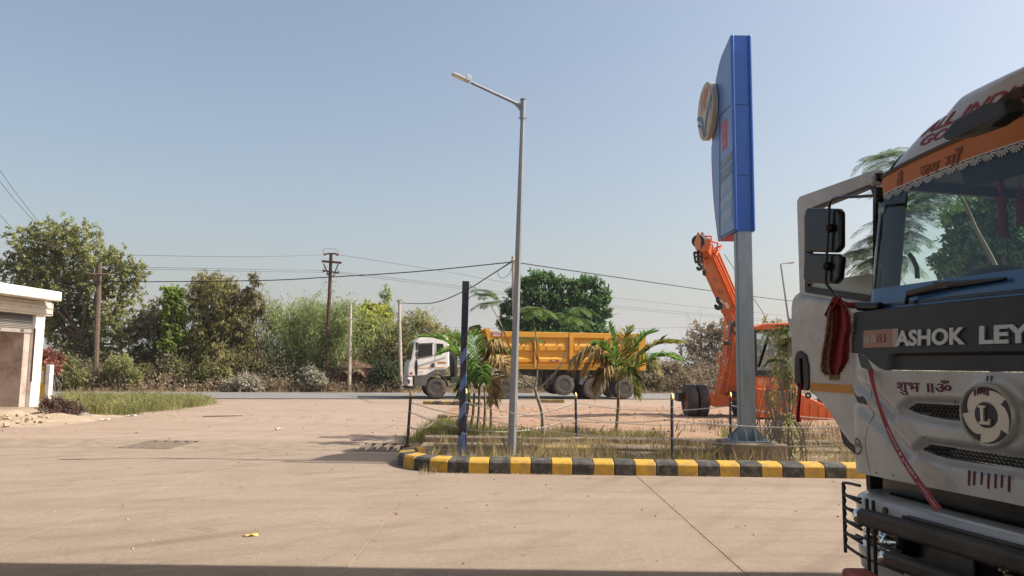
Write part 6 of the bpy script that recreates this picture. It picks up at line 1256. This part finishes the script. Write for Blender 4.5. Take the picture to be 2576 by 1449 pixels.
# brick ruin with a collapsed thatch heap
Yh = rdepth(880, 9.0); hb_ = P(880, 985, Yh); hb_.z = -.1
ru = thing('brick_ruin', 'low ruined brick hut with a slumped brown thatch roof beside the concrete pole', 'ruin', hb_); m_br = [M('brick_a', (.17, .075, .05), .9, var=.3, scale=8), M('brick_b', (.21, .10, .07), .9, var=.3, scale=8), M('brick_c', (.13, .06, .045), .9, var=.3, scale=8)]
w0 = (P(815, 985, Yh) - hb_).x; w1 = (P(945, 985, Yh) - hb_).x; bl, bh_ = .42, .155; row = 0; bmesh_ = {}
MB().box(((w0 + w1) / 2, .35, .7), (w1 - w0 - .1, .4, 1.5)).build('wall_core', m_br[2], ru)
proto = [MB().box((0, 0, 0), (bl - .03, .2, bh_ - .02)).build('brick', m, ru) for m in m_br]; used = 0
for row in range(9):
    x = w0 + (bl / 2 if row % 2 else 0); zmax = lambda x: .55 + 1.0 * smooth01(1 - abs(x - (w0 + w1) * .5) / ((w1 - w0) * .55))
    while x < w1:
        if row * bh_ < zmax(x) and random.random() > .05:
            if used < 3: o = proto[used]
            else: o = random.choice(proto).copy(); COL.objects.link(o)
            used += 1; o.location = (x, .1 + random.uniform(-.02, .03), row * bh_ + .08)
        x += bl
def thatch(u, v):
    x = lerp(w0 - .2, w1 + .3, u); t = (u - .5) * 2; hh = 1.0 + .85 * (1 - t * t) + .12 * nz(u * 9, v * 6, 1); return (x, lerp(-.3, 1.9, v), hh - .75 * abs(v - .5) * 2 * (.9 + .3 * nz(u * 7, v, 1, 3)) + .07 * nz(u * 30, v * 20, 1))
MB().grid(thatch, 50, 20).build('thatch_roof', M('thatch_brown', (.17, .095, .065), .95, var=.4, scale=9, bump=.9, bscale=25), ru, smooth=60)
tl = []; 
for _ in range(1800): u, v = random.random(), random.random(); p = thatch(u, v); tl.append(p)
np_mesh('thatch_litter', leaves(np.array(tl), unit(RNG.normal(size=(len(tl), 3)) * np.array([1, 1, .3]) + np.array([0, -.4, -.4])), .2, .04), 4, lf7, ru)['kind'] = 'stuff'
# ---------------------------------------------------------------- grasses
def blades(pts, hmin, hmax, wd, lean=.35):
    n = len(pts); h = RNG.uniform(hmin, hmax, n); az = RNG.uniform(0, 6.283, n); l = np.abs(RNG.normal(0, lean, n)); tip = pts + np.stack([np.cos(az) * l * h, np.sin(az) * l * h, h], 1); az2 = RNG.uniform(0, 6.283, n); s = np.stack([np.cos(az2), np.sin(az2), 0 * az2], 1) * (wd * RNG.uniform(.6, 1.4, n))[:, None] * .5
    mid = pts + np.stack([np.cos(az) * l * h * .35, np.sin(az) * l * h * .35, h * .55], 1); return np.stack([pts - s, pts + s, mid + s * .7, tip, mid - s * .7], 1)
def grass(label, n, fn, hmin, hmax, wd, mat, lean=.35, clump=7, spread=.07):
    a = []
    while len(a) < n:
        p = fn()
        if p is None: continue
        for _ in range(clump): a.append((p[0] + random.gauss(0, spread), p[1] + random.gauss(0, spread), p[2]))
    o = np_mesh('grass', blades(np.array(a), hmin, hmax, wd, lean), 5, mat); o['kind'] = 'stuff'; o['label'] = label; o['category'] = 'grass'; return o
g_dry = LEAF('grass_dry', (0.300, 0.225, 0.110), (0.380, 0.290, 0.150), (0.450, 0.360, 0.200), .2); g_mix = LEAF('grass_mixed', (0.130, 0.140, 0.045), (0.220, 0.200, 0.075), (0.340, 0.280, 0.130), .25); g_grn = LEAF('grass_green', (.11, .135, .035), (.17, .185, .05), (.26, .25, .085), .3)
def inbed(x, y): return -1.5 < x < 9 and 12.08 < y < 13.95 and (x > cxk or (x - cxk) ** 2 + (y - cyk) ** 2 < (R1 - .38) ** 2)
def fb():
    x, y = random.uniform(-1.5, 8.5), random.uniform(12.1, 13.95)
    return (x, y, bedf(x, y) - .01) if inbed(x, y) and nz(x, y, 1.1, 9) > -.25 else None
grass('dry straw-coloured grass in the bed behind the striped kerb', 4200, fb, .06, .40, .006, g_dry, .4, 9, .05); grass('mixed short grass in the bed behind the striped kerb', 4600, fb, .04, .2, .009, g_mix, .55)
def fb2(): x, y = random.uniform(-1.5, 8.5), random.uniform(14.25, 15.2); return (x, y, bedf(x, y) - .01)
grass('dry grass between the two low concrete kerbs', 2600, fb2, .06, .30, .007, g_dry, .35, 8)
def fb3():
    x, y = random.uniform(-1.7, 9), 15.5 + abs(random.gauss(0, 1.1)); return (x, y, max(-.01, islf(x, y)) - .01) if nz(x, y, .6, 2) > -.3 + (y - 15.5) * .16 else None
grass('patchy green and dry grass along the edge of the red earth', 9500, fb3, .07, .30, .009, g_mix, .5, 10, .11)
def fb4(): x, y = random.uniform(-2.1, .3), random.uniform(15.4, 21) ; return (x, y, max(-.01, islf(x, y)) - .01) if x < -1.9 + (21 - y) * .45 else None
grass('green weeds at the left end of the earth island', 4500, fb4, .06, .28, .012, g_grn, .5, 12, .13)
def fb5(): x, y = random.uniform(5, 10), random.uniform(15.5, 20.5); return (x, y, max(-.01, islf(x, y)) - .01)
grass('dead brown weeds in front of the crane', 3800, fb5, .06, .34, .007, LEAF('grass_dead', (0.150, 0.095, 0.060), (0.220, 0.145, 0.090), (0.300, 0.210, 0.130), .15), .45, 9, .12)
wp = [G(*p) for p in ((150, 1016), (205, 1050), (330, 1044), (480, 1028), (545, 1018), (520, 1008), (400, 1004), (250, 1003), (140, 1003))]; wpoly = [(p.x, p.y) for p in wp]; wx = [p[0] for p in wpoly]; wy = [p[1] for p in wpoly]
def fb6():
    x, y = random.uniform(min(wx), max(wx)), random.uniform(min(wy), max(wy)); d = sdpoly((x, y), wpoly)
    return (x, y, -.01) if d < -.02 and d + .5 * nz(x, y, .8, 3) + .25 * nz(x, y, 2.5, 8) < -.22 else None
grass('tall green weeds in the patch beside the shop', 9000, fb6, .05, .34, .013, g_grn, .6, 11, .18); grass('yellowing grass in the weed patch beside the shop', 11000, fb6, .08, .5, .010, LEAF('grass_yellowing', (.2, .2, .07), (.3, .28, .11), (.4, .35, .17), .3), .5, 8, .16)
wl_ = np.array([(q[0], q[1], .03 + random.random() * .25) for q in (fb6() for _ in range(9000)) if q]); o = np_mesh('weed_leaves', leaves(wl_, unit(RNG.normal(size=(len(wl_), 3)) + np.array([0, 0, .4])), .1, .05), 4, g_grn); o['kind'] = 'stuff'; o['label'] = 'broad weed leaves in the patch beside the shop'; o['category'] = 'weeds'
def fb7(): a, c = random.uniform(-40, 40), random.uniform(7.3, 8.6); p = RP(a, c, 0); return (p.x, p.y, -.03)
grass('dry roadside grass along the far road edge', 9000, fb7, .08, .35, .02, LEAF('grass_verge', (0.200, 0.140, 0.085), (0.280, 0.200, 0.125), (0.350, 0.270, 0.170), .15), .5, 9, .15)
# ---------------------------------------------------------------- palms
pl_g = LEAF('palm_green', (0.090, 0.195, 0.033), (0.143, 0.270, 0.053), (0.240, 0.360, 0.083), .3); pl_d = LEAF('palm_dead', (.3, .2, .08), (.42, .3, .13), (.52, .4, .2), .25); pl_y = LEAF('palm_yellowing', (0.154, 0.210, 0.042), (0.266, 0.280, 0.070), (0.420, 0.364, 0.126), .3)
def frond(root, pts, lenl, mat, n=54, droop=.35, name='frond', curl=0.):
    """pts: local 3-D control points of the rachis"""
    q = [Vector(p) for p in bez([tuple(p) for p in pts], 8)]; fo = bpy.data.objects.new(name, None); COL.objects.link(fo); fo.parent = root
    MB().tube(q, [lerp(.016, .004, k / (len(q) - 1)) for k in range(len(q))], 5).build('rachis', M('palm_stalk', (.16, .17, .06), .6, var=.2), fo); V = []
    for k in range(n):
        t = .14 + .86 * k / (n - 1); f = t * (len(q) - 1); i = min(int(f), len(q) - 2); p = q[i].lerp(q[i + 1], f - i); d = (q[i + 1] - q[i]).normalized(); side = d.cross(Vector((0, 0, 1)))
        if side.length < .1: side = Vector((1, 0, 0))
        side.normalize(); up = side.cross(d); L_ = lenl * (math.sin(math.pi * min(1, .12 + t * .85)) ** .55)
        for s in (-1, 1):
            dv = (side * s * .8 + d * (.75 + random.uniform(-.1, .15)) + up * (.28 - curl) + Vector((random.gauss(0, .1), random.gauss(0, .1), random.gauss(0, .1)))).normalized(); l = L_ * random.uniform(.8, 1.1); m1 = p + dv * l * .5; e = p + dv * l * .96 + Vector((0, 0, -droop * l * random.uniform(.6, 1.3))); w = dv.cross(Vector((random.gauss(0, .6), random.gauss(0, .6), 1))).normalized() * .014
            V.append([tuple(p - w * .6), tuple(p + w * .6), tuple(m1 + w), tuple(e), tuple(m1 - w)])
    np_mesh('leaflets', np.array(V), 5, mat, fo)
def palm(label, bpx, bpy_, Y, top, fronds, stems=1):
    b = P(bpx, bpy_, Y); b.z = max(0, islf(b.x, b.y)) - .02; root = thing('palm', label, 'palm', b, group='small palms in the earth island'); T = P(*top, Y) - b
    for k in range(stems):
        o = Vector(((k - (stems - 1) / 2) * .16, random.uniform(-.1, .1), 0)); mb = MB(); e = T + o * .7 + Vector((0, 0, random.uniform(-.15, .1))); mb.tube([o, o.lerp(e, .5) + Vector((.02, 0, 0)), e], [.045, .036, .03] if stems == 1 else [.04, .03, .025], 8)
        mb.build('stem', M('palm_stem', (.19, .155, .085), .85, var=.35, scale=9, bump=.5, bscale=20), root, smooth=60)
    for pts, l, mt, dr_ in fronds:
        frond(root, [P(p[0], p[1], Y + (p[2] if len(p) > 2 else 0)) - b for p in pts], l, mt, droop=dr_)
palm('single-stemmed palm with one dead drooping frond in front of the tipper trailer', 1550, 1085, 17.2, (1556, 955), [
    ([(1556, 955), (1548, 900), (1540, 850), (1532, 815)], .45, pl_g, .1), ([(1556, 955), (1562, 900, .3), (1570, 850, .5), (1585, 825, .6)], .45, pl_y, .2), ([(1558, 955), (1600, 905), (1650, 868), (1716, 862)], .6, pl_y, .22), ([(1558, 958), (1610, 915, -.4), (1660, 895, -.6), (1708, 905, -.8)], .55, pl_g, .25), ([(1558, 955), (1585, 890, .2), (1615, 850, .3), (1640, 838, .4)], .5, pl_g, .12),
    ([(1554, 960), (1530, 910), (1490, 880), (1440, 905)], .55, pl_d, .9), ([(1554, 962), (1535, 920, .3), (1505, 893, .4), (1470, 930, .5)], .5, pl_d, .95), ([(1556, 960), (1530, 930, -.3), (1515, 945, -.4), (1500, 985, -.4)], .4, pl_d, .8), ([(1556, 960), (1570, 930, -.3), (1590, 945, -.5), (1600, 990, -.5)], .4, pl_y, .6), ([(1556, 955), (1545, 900, -.3), (1520, 868, -.5), (1505, 865, -.6)], .42, pl_g, .3)])
palm('bushy palm clump with many stems and hanging yellow fronds behind the striped pole', 1192, 1050, 17.0, (1200, 975), [
    ([(1195, 975), (1160, 905), (1120, 858), (1062, 846)], .55, pl_g, .2), ([(1195, 975), (1178, 905, .3), (1160, 860, .4), (1130, 845, .5)], .45, pl_g, .2), ([(1198, 975), (1195, 900), (1188, 850, .2), (1182, 838, .3)], .45, pl_g, .1), ([(1205, 975), (1225, 900), (1250, 870), (1278, 905)], .5, pl_d, .8), ([(1205, 975), (1235, 920, -.3), (1262, 905, -.5), (1282, 945, -.6)], .5, pl_d, .9),
    ([(1205, 978), (1235, 915), (1260, 890), (1285, 892)], .5, pl_g, .25), ([(1195, 975), (1210, 905, .3), (1228, 868, .4), (1248, 858, .5)], .45, pl_y, .35), ([(1195, 978), (1170, 915, -.3), (1140, 885, -.4), (1105, 890, -.5)], .5, pl_g, .25), ([(1200, 978), (1205, 930, -.4), (1210, 925, -.7), (1215, 960, -1.)], .4, pl_g, .6), ([(1200, 978), (1232, 950, -.3), (1240, 970, -.5), (1242, 1015, -.5)], .36, pl_d, .6), ([(1200, 978), (1180, 950, -.3), (1168, 965, -.5), (1165, 1010, -.5)], .36, pl_g, .6)], 6)
# ---------------------------------------------------------------- feather-leaved saplings
def pinnate(V, p0, d, L_, droop, pairs=9, lfl=7, ll=.019, wl=.015, plen=.14):
    d = d.normalized(); side = d.cross(Vector((0, 0, 1)))
    if side.length < .05: side = Vector((1, 0, 0))
    side.normalize(); pts = []
    for k in range(pairs + 1): t = k / pairs; pts.append(p0 + d * L_ * t + Vector((0, 0, -droop * L_ * t * t)))
    for k in range(1, pairs + 1):
        p = pts[k]; a = (pts[k] - pts[k - 1]).normalized(); pl = plen * L_ / .4 * math.sin(math.pi * (.18 + .72 * k / pairs)) ** .6
        for s in (-1, 1):
            e = (side * s + a * .55 + Vector((0, 0, -.12 + random.gauss(0, .08)))).normalized(); nrm = e.cross(a).normalized()
            for j in range(lfl):
                q = p + e * pl * (j + .6) / lfl + Vector((0, 0, -.10 * pl * ((j + 1) / lfl) ** 2))
                for s2 in (-1, 1):
                    f = (a * s2 * .9 + e * .45).normalized(); w = e * wl * .5; tip = q + f * ll * 2.0; V.append((tuple(q - w), tuple(q + f * ll + w * 1.2), tuple(tip), tuple(q + f * ll - w * 1.2)))
    return pts
fe_g = LEAF('feather_green', (.05, .1, .02), (.08, .14, .03), (.13, .19, .045), .3)
def sapling(label, base, Y, stems, tufts, r=.03, L_=.42, nf=7, name='sapling', zb=None, group='feather-leaved saplings', bark=m_barkg):
    b = P(base[0], base[1], Y); b.z = (max(0, islf(b.x, b.y)) if zb is None else zb) - .02; root = thing(name, label, 'tree', b, group=group); mb = MB()
    for pts, r0, r1 in stems:
        q = [Vector(p) for p in bez([tuple(P(p[0], p[1], Y + (p[2] if len(p) > 2 else 0)) - b) for p in pts], 5)]; mb.tube(q, [lerp(r0, r1, k / (len(q) - 1)) for k in range(len(q))], 6)
    mb.build('trunk', bark, root, smooth=60); V = []; rb = MB()
    for t in tufts:
        c = P(t[0], t[1], Y + (t[2] if len(t) > 2 else 0)) - b; bd_ = t[3] if len(t) > 3 else None
        for k in range(t[4] if len(t) > 4 else nf):
            az = 2 * math.pi * (k + random.random() * .6) / nf; d = Vector((math.cos(az), math.sin(az), random.uniform(.0, .35)));
            if bd_: d = d * .8 + Vector(bd_)
            pts = pinnate(V, c, d, L_ * random.uniform(.8, 1.15), random.uniform(.25, .6)); rb.tube(pts, .003, 3)
    rb.build('leaf_stalks', bark, root)['kind'] = 'stuff'; np_mesh('crown', np.array(V), 4, fe_g, root); return root
sapling('crooked forked sapling with feathery leaves beside the lamp post', (1366, 1095), 15.8, [([(1366, 1095), (1364, 1040), (1352, 1000), (1345, 975)], .045, .032), ([(1345, 978), (1310, 945), (1285, 880), (1255, 805), (1232, 765)], .026, .008), ([(1345, 978), (1352, 930), (1350, 860), (1342, 800), (1336, 770)], .022, .008), ([(1347, 985), (1385, 950), (1415, 910), (1430, 850), (1440, 795)], .024, .008), ([(1350, 905), (1342, 870), (1330, 850)], .012, .006), ([(1345, 976), (1300, 962), (1260, 930)], .012, .004)],
    [(1232, 766, 0, (-.3, 0, .3)), (1222, 745, .1, (-.1, 0, .3)), (1205, 730, 0, (.4, 0, .1)), (1336, 772, 0), (1342, 785, .2), (1360, 778, -.1), (1440, 796, 0), (1446, 800, .3), (1328, 850, 0), (1420, 790, .2, (.5, 0, 0)), (1455, 775, .3)], L_=.40, nf=5)
sapling('leafy sapling with bare feathery top at the right end of the bed', (1986, 1150), 12.9, [([(1986, 1150), (1984, 1080), (1988, 1000), (1980, 930), (1985, 870), (1978, 820)], .03, .01), ([(1985, 1000), (1975, 950), (1950, 905)], .014, .005), ([(1986, 940), (2000, 900), (2005, 850)], .012, .005)], [(1978, 820, 0), (1950, 905, 0), (2005, 852, 0)], L_=.22, zb=.1, nf=5)
bush('leafy_shrub', 'green leafy growth round the foot of the sapling by the sign', [(1986, 1135, 16, 22), (1990, 1095, 18, 24), (1984, 1060, 12, 22), (1992, 1000, 12, 30), (1985, 940, 14, 34), (1975, 870, 22, 28), (1940, 840, 22, 12)], 12.9, 1500, .07, .028, lf1, .5, 20, group='plants around the bed')
bush('wispy_shrub', 'yellowish wispy shrub in front of the crane cab', [(1958, 900, 18, 40), (1950, 960, 16, 40), (1965, 850, 14, 26), (1940, 1010, 14, 34)], 14.3, 650, .16, .012, pl_y, .5, 30, group='plants around the bed')
sapling('bent feathery tree with a thin pale trunk behind the white lorry', (2560, 1050), 13.2, [([(2600, 1050), (2560, 800), (2500, 660), (2455, 575), (2420, 500), (2380, 470), (2340, 455), (2300, 470)], .05, .012), ([(2380, 470), (2330, 480), (2280, 500), (2230, 560)], .015, .008), ([(2340, 455), (2290, 420), (2245, 395)], .014, .008), ([(2230, 560), (2200, 600), (2180, 630)], .01, .006)],
    [(2330, 460, 0), (2300, 475, .2), (2360, 480, -.1), (2390, 480, .3), (2290, 500, .1), (2240, 395, 0, (-.4, 0, 0)), (2225, 390, .3, (-.4, 0, 0)), (2260, 410, 0), (2230, 560, 0), (2205, 595, .1), (2180, 625, 0, (-.3, 0, -.2)), (2240, 600, .2), (2270, 560, .3), (2300, 540, 0), (2320, 520, -.2), (2160, 630, .2, (-.5, 0, -.1)), (2215, 640, -.1, (0, 0, -.4)), (2190, 650, 0, (0, 0, -.5)), (2250, 470, .2), (2270, 520, -.2), (2340, 500, .3), (2290, 580, .1, (0, 0, -.4)), (2260, 640, .2, (0, 0, -.4))], L_=.52, nf=8, zb=0., name='feathery_sapling')

# ---------------------------------------------------------------- small things on the ground
m_pap = M('paper_yellow', (.72, .52, .12), .7, var=.1, scale=20); pg_ = G(631, 1349)
def scrap(label, c, w, h, rz, mat, lift=.012, name='paper_scrap', cat='litter', group=None):
    mb = MB().grid(lambda u, v: ((u - .5) * w, (v - .5) * h, .004 + lift * math.sin(u * 3.3 + v * 2) ** 2), 4, 3); o = mb.build(name, mat, smooth=80); o.location = (c.x, c.y, max(0, c.z)); o.rotation_euler = (0, 0, rz); md = o.modifiers.new('solid', 'SOLIDIFY'); md.thickness = .0015; tag(o, label, cat, group); return o
scrap('crumpled yellow paper scrap alone on the open concrete', pg_, .13, .07, .4, m_pap, .02)
m_wl = M('litter_white', (.6, .58, .54), .7, var=.2)
for (px, py), lb in (((262, 1056), 'pale litter scrap just right of the painted marker stone'), ((330, 1046), 'pale litter scrap halfway along the weed patch edge'), ((462, 1019), 'pale litter scrap near the pointed end of the weed patch'), ((700, 1080), 'lone white litter scrap on the open dirt yard')): scrap(lb, G(px, py), random.uniform(.15, .3), random.uniform(.08, .14), random.random() * 3, m_wl, .03, group='litter scraps')
tag(MB().tube([G(510 + k * 20, 1049 - .3 * k) + Vector((0, 0, .02)) for k in range(6)], [.016, .018, .017, .015, .014, .01], 6).build('fallen_stick', m_bark), 'thin brown stick lying on the ground right of the weed patch', 'stick')
tag(MB().tube([P(1730 + 40 * k, [968, 962, 955, 942, 935][k], 40 - k * .4) for k in range(5)], [.03, .05, .06, .06, .04], 6).build('dead_branch', m_barkg), 'dead grey branch leaning in the scrub left of the crane tyres', 'branch')
ps = G(211, 1052); st_ = MB(); st_.grid(lambda u, v: (math.cos(2 * math.pi * u) * .2 * math.cos(v * 1.57) * (1 + .1 * nz(u * 4, v, 1)), math.sin(2 * math.pi * u) * .16 * math.cos(v * 1.57), .17 * math.sin(v * 1.57)), 18, 8)
o = st_.build('painted_stone', M('stone_paint', (.17, .17, .18), .8, var=.3, scale=3, dirt=((.5, .34, .1), .9, 2.)), smooth=60); o.location = ps; tag(o, 'grey and yellow painted marker stone at the corner of the weeds', 'stone')
m_rub = M('rubble_tan', (.38, .29, .2), .95, var=.3, scale=4, bump=.5, bscale=20)
def stones(label, n, fn, r0, r1, mat, name='rubble'):
    mb = MB()
    for _ in range(n):
        c = fn()
        if c is None: continue
        r = random.uniform(r0, r1); rot = Matrix.Rotation(random.random() * 6, 3, 'Z') @ Matrix.Rotation(random.random(), 3, 'X'); pts = []
        for x in (-1, 1):
            for y in (-1, 1):
                for z in (-1, 1): pts.append(Vector(c) + rot @ Vector((x * r * random.uniform(.6, 1.2), y * r * random.uniform(.6, 1.2), z * r * random.uniform(.4, .8))))
        mb.add(pts, [(0, 1, 3, 2), (4, 6, 7, 5), (0, 4, 5, 1), (2, 3, 7, 6), (0, 2, 6, 4), (1, 5, 7, 3)])
    o = mb.build(name, mat); o['kind'] = 'stuff'; o['label'] = label; o['category'] = name; return o
def onp(z, f): return f
stones('loose grit and pebbles scattered over the forecourt', 240, lambda: (random.uniform(-12, 9), random.uniform(5.5, 14.3), .004), .004, .014, m_rub, 'gravel')
stones('small stones scattered over the dirt yard', 220, lambda: (random.uniform(-22, 14), random.uniform(16, 31), .0), .008, .025, m_rub, 'gravel')
stones('clods and stones on the red earth', 420, lambda: (lambda x, y: (x, y, islf(x, y)))(random.uniform(-1.5, 11), random.uniform(15.8, 29)), .01, .04, M('clod_red', (.33, .2, .125), .95, var=.3, scale=4), 'gravel')
stones('rubble heaped against the shop step', 130, lambda: (lambda p: (p.x + random.gauss(0, .5), p.y + random.gauss(0, .7), abs(random.gauss(0, .08))))(G(random.uniform(-20, 60), 1060)), .02, .07, m_rub, 'rubble')
stones('broken bits along the grass bed edge', 120, lambda: (random.uniform(-1.3, 8), random.uniform(12.1, 12.5), .13), .01, .035, m_rub, 'gravel')
def kl(): x = random.uniform(-1.2, 8); return (x, 11.70 - abs(random.gauss(0, .05)), .006)
kk = np.array([kl() for _ in range(500)]); o = np_mesh('leaf_litter', leaves(kk, unit(RNG.normal(size=(len(kk), 3)) * np.array([1, 1, .15])), .035, .016), 4, lf7); o['kind'] = 'stuff'; o['label'] = 'dry leaf litter along the foot of the striped kerb'; o['category'] = 'leaf litter'
def jl():
    y = random.uniform(6, 11.6); return (random.choice((-1.33, 1.95)) + random.gauss(0, .02), y, .004)
kk = np.array([jl() for _ in range(260)]); o = np_mesh('leaf_litter', leaves(kk, unit(RNG.normal(size=(len(kk), 3)) * np.array([1, 1, .2])), .02, .009), 4, lf7); o['kind'] = 'stuff'; o['label'] = 'fine dry litter caught in the slab joints'; o['category'] = 'leaf litter'
grass('weed tuft growing from the slab joint at the kerb foot', 60, lambda: (-1.25 + random.gauss(0, .08), 11.62 + random.gauss(0, .03), 0), .03, .16, .006, g_dry, .9, 6, .04)

hp_ = G(-30, 1060); hpm = MB(); hpm.grid(lambda u, v: (hp_.x - 2.6 + 5.6 * u, hp_.y - 1.6 + 5.2 * v, -.03 + .2 * max(0, 1 - ((u - .42) / .5) ** 2) * max(0, 1 - ((v - .5) / .5) ** 2) * (1 + .9 * nz(u * 7, v * 7, 1, 2) + .35 * nz(u * 24, v * 24, 1, 5))), 40, 36); struct(hpm.build('dirt_mound', M('mound_sand', (.34, .26, .18), .95, var=.2, scale=2, bump=.7, bscale=14), smooth=180))
# ---------------------------------------------------------------- haze
hz = MB().box((0, 1400, 69), (7600, 5000, 140)).build('haze', M('haze_dummy', (1, 1, 1)))
hz.data.materials.clear()
mh = bpy.data.materials.new('haze_air'); mh.use_nodes = True; t = mh.node_tree; t.nodes.remove(t.nodes['Principled BSDF'])
pv = nd(t, 'VolumePrincipled'); pv.inputs['Color'].default_value = (.93, .95, 1, 1); pv.inputs['Density'].default_value = .00035; pv.inputs['Anisotropy'].default_value = .2
t.links.new(pv.outputs[0], t.nodes['Material Output'].inputs['Volume']); hz.data.materials.append(mh); hz['kind'] = 'stuff'; hz['label'] = 'pale dusty haze hanging over the far plain'
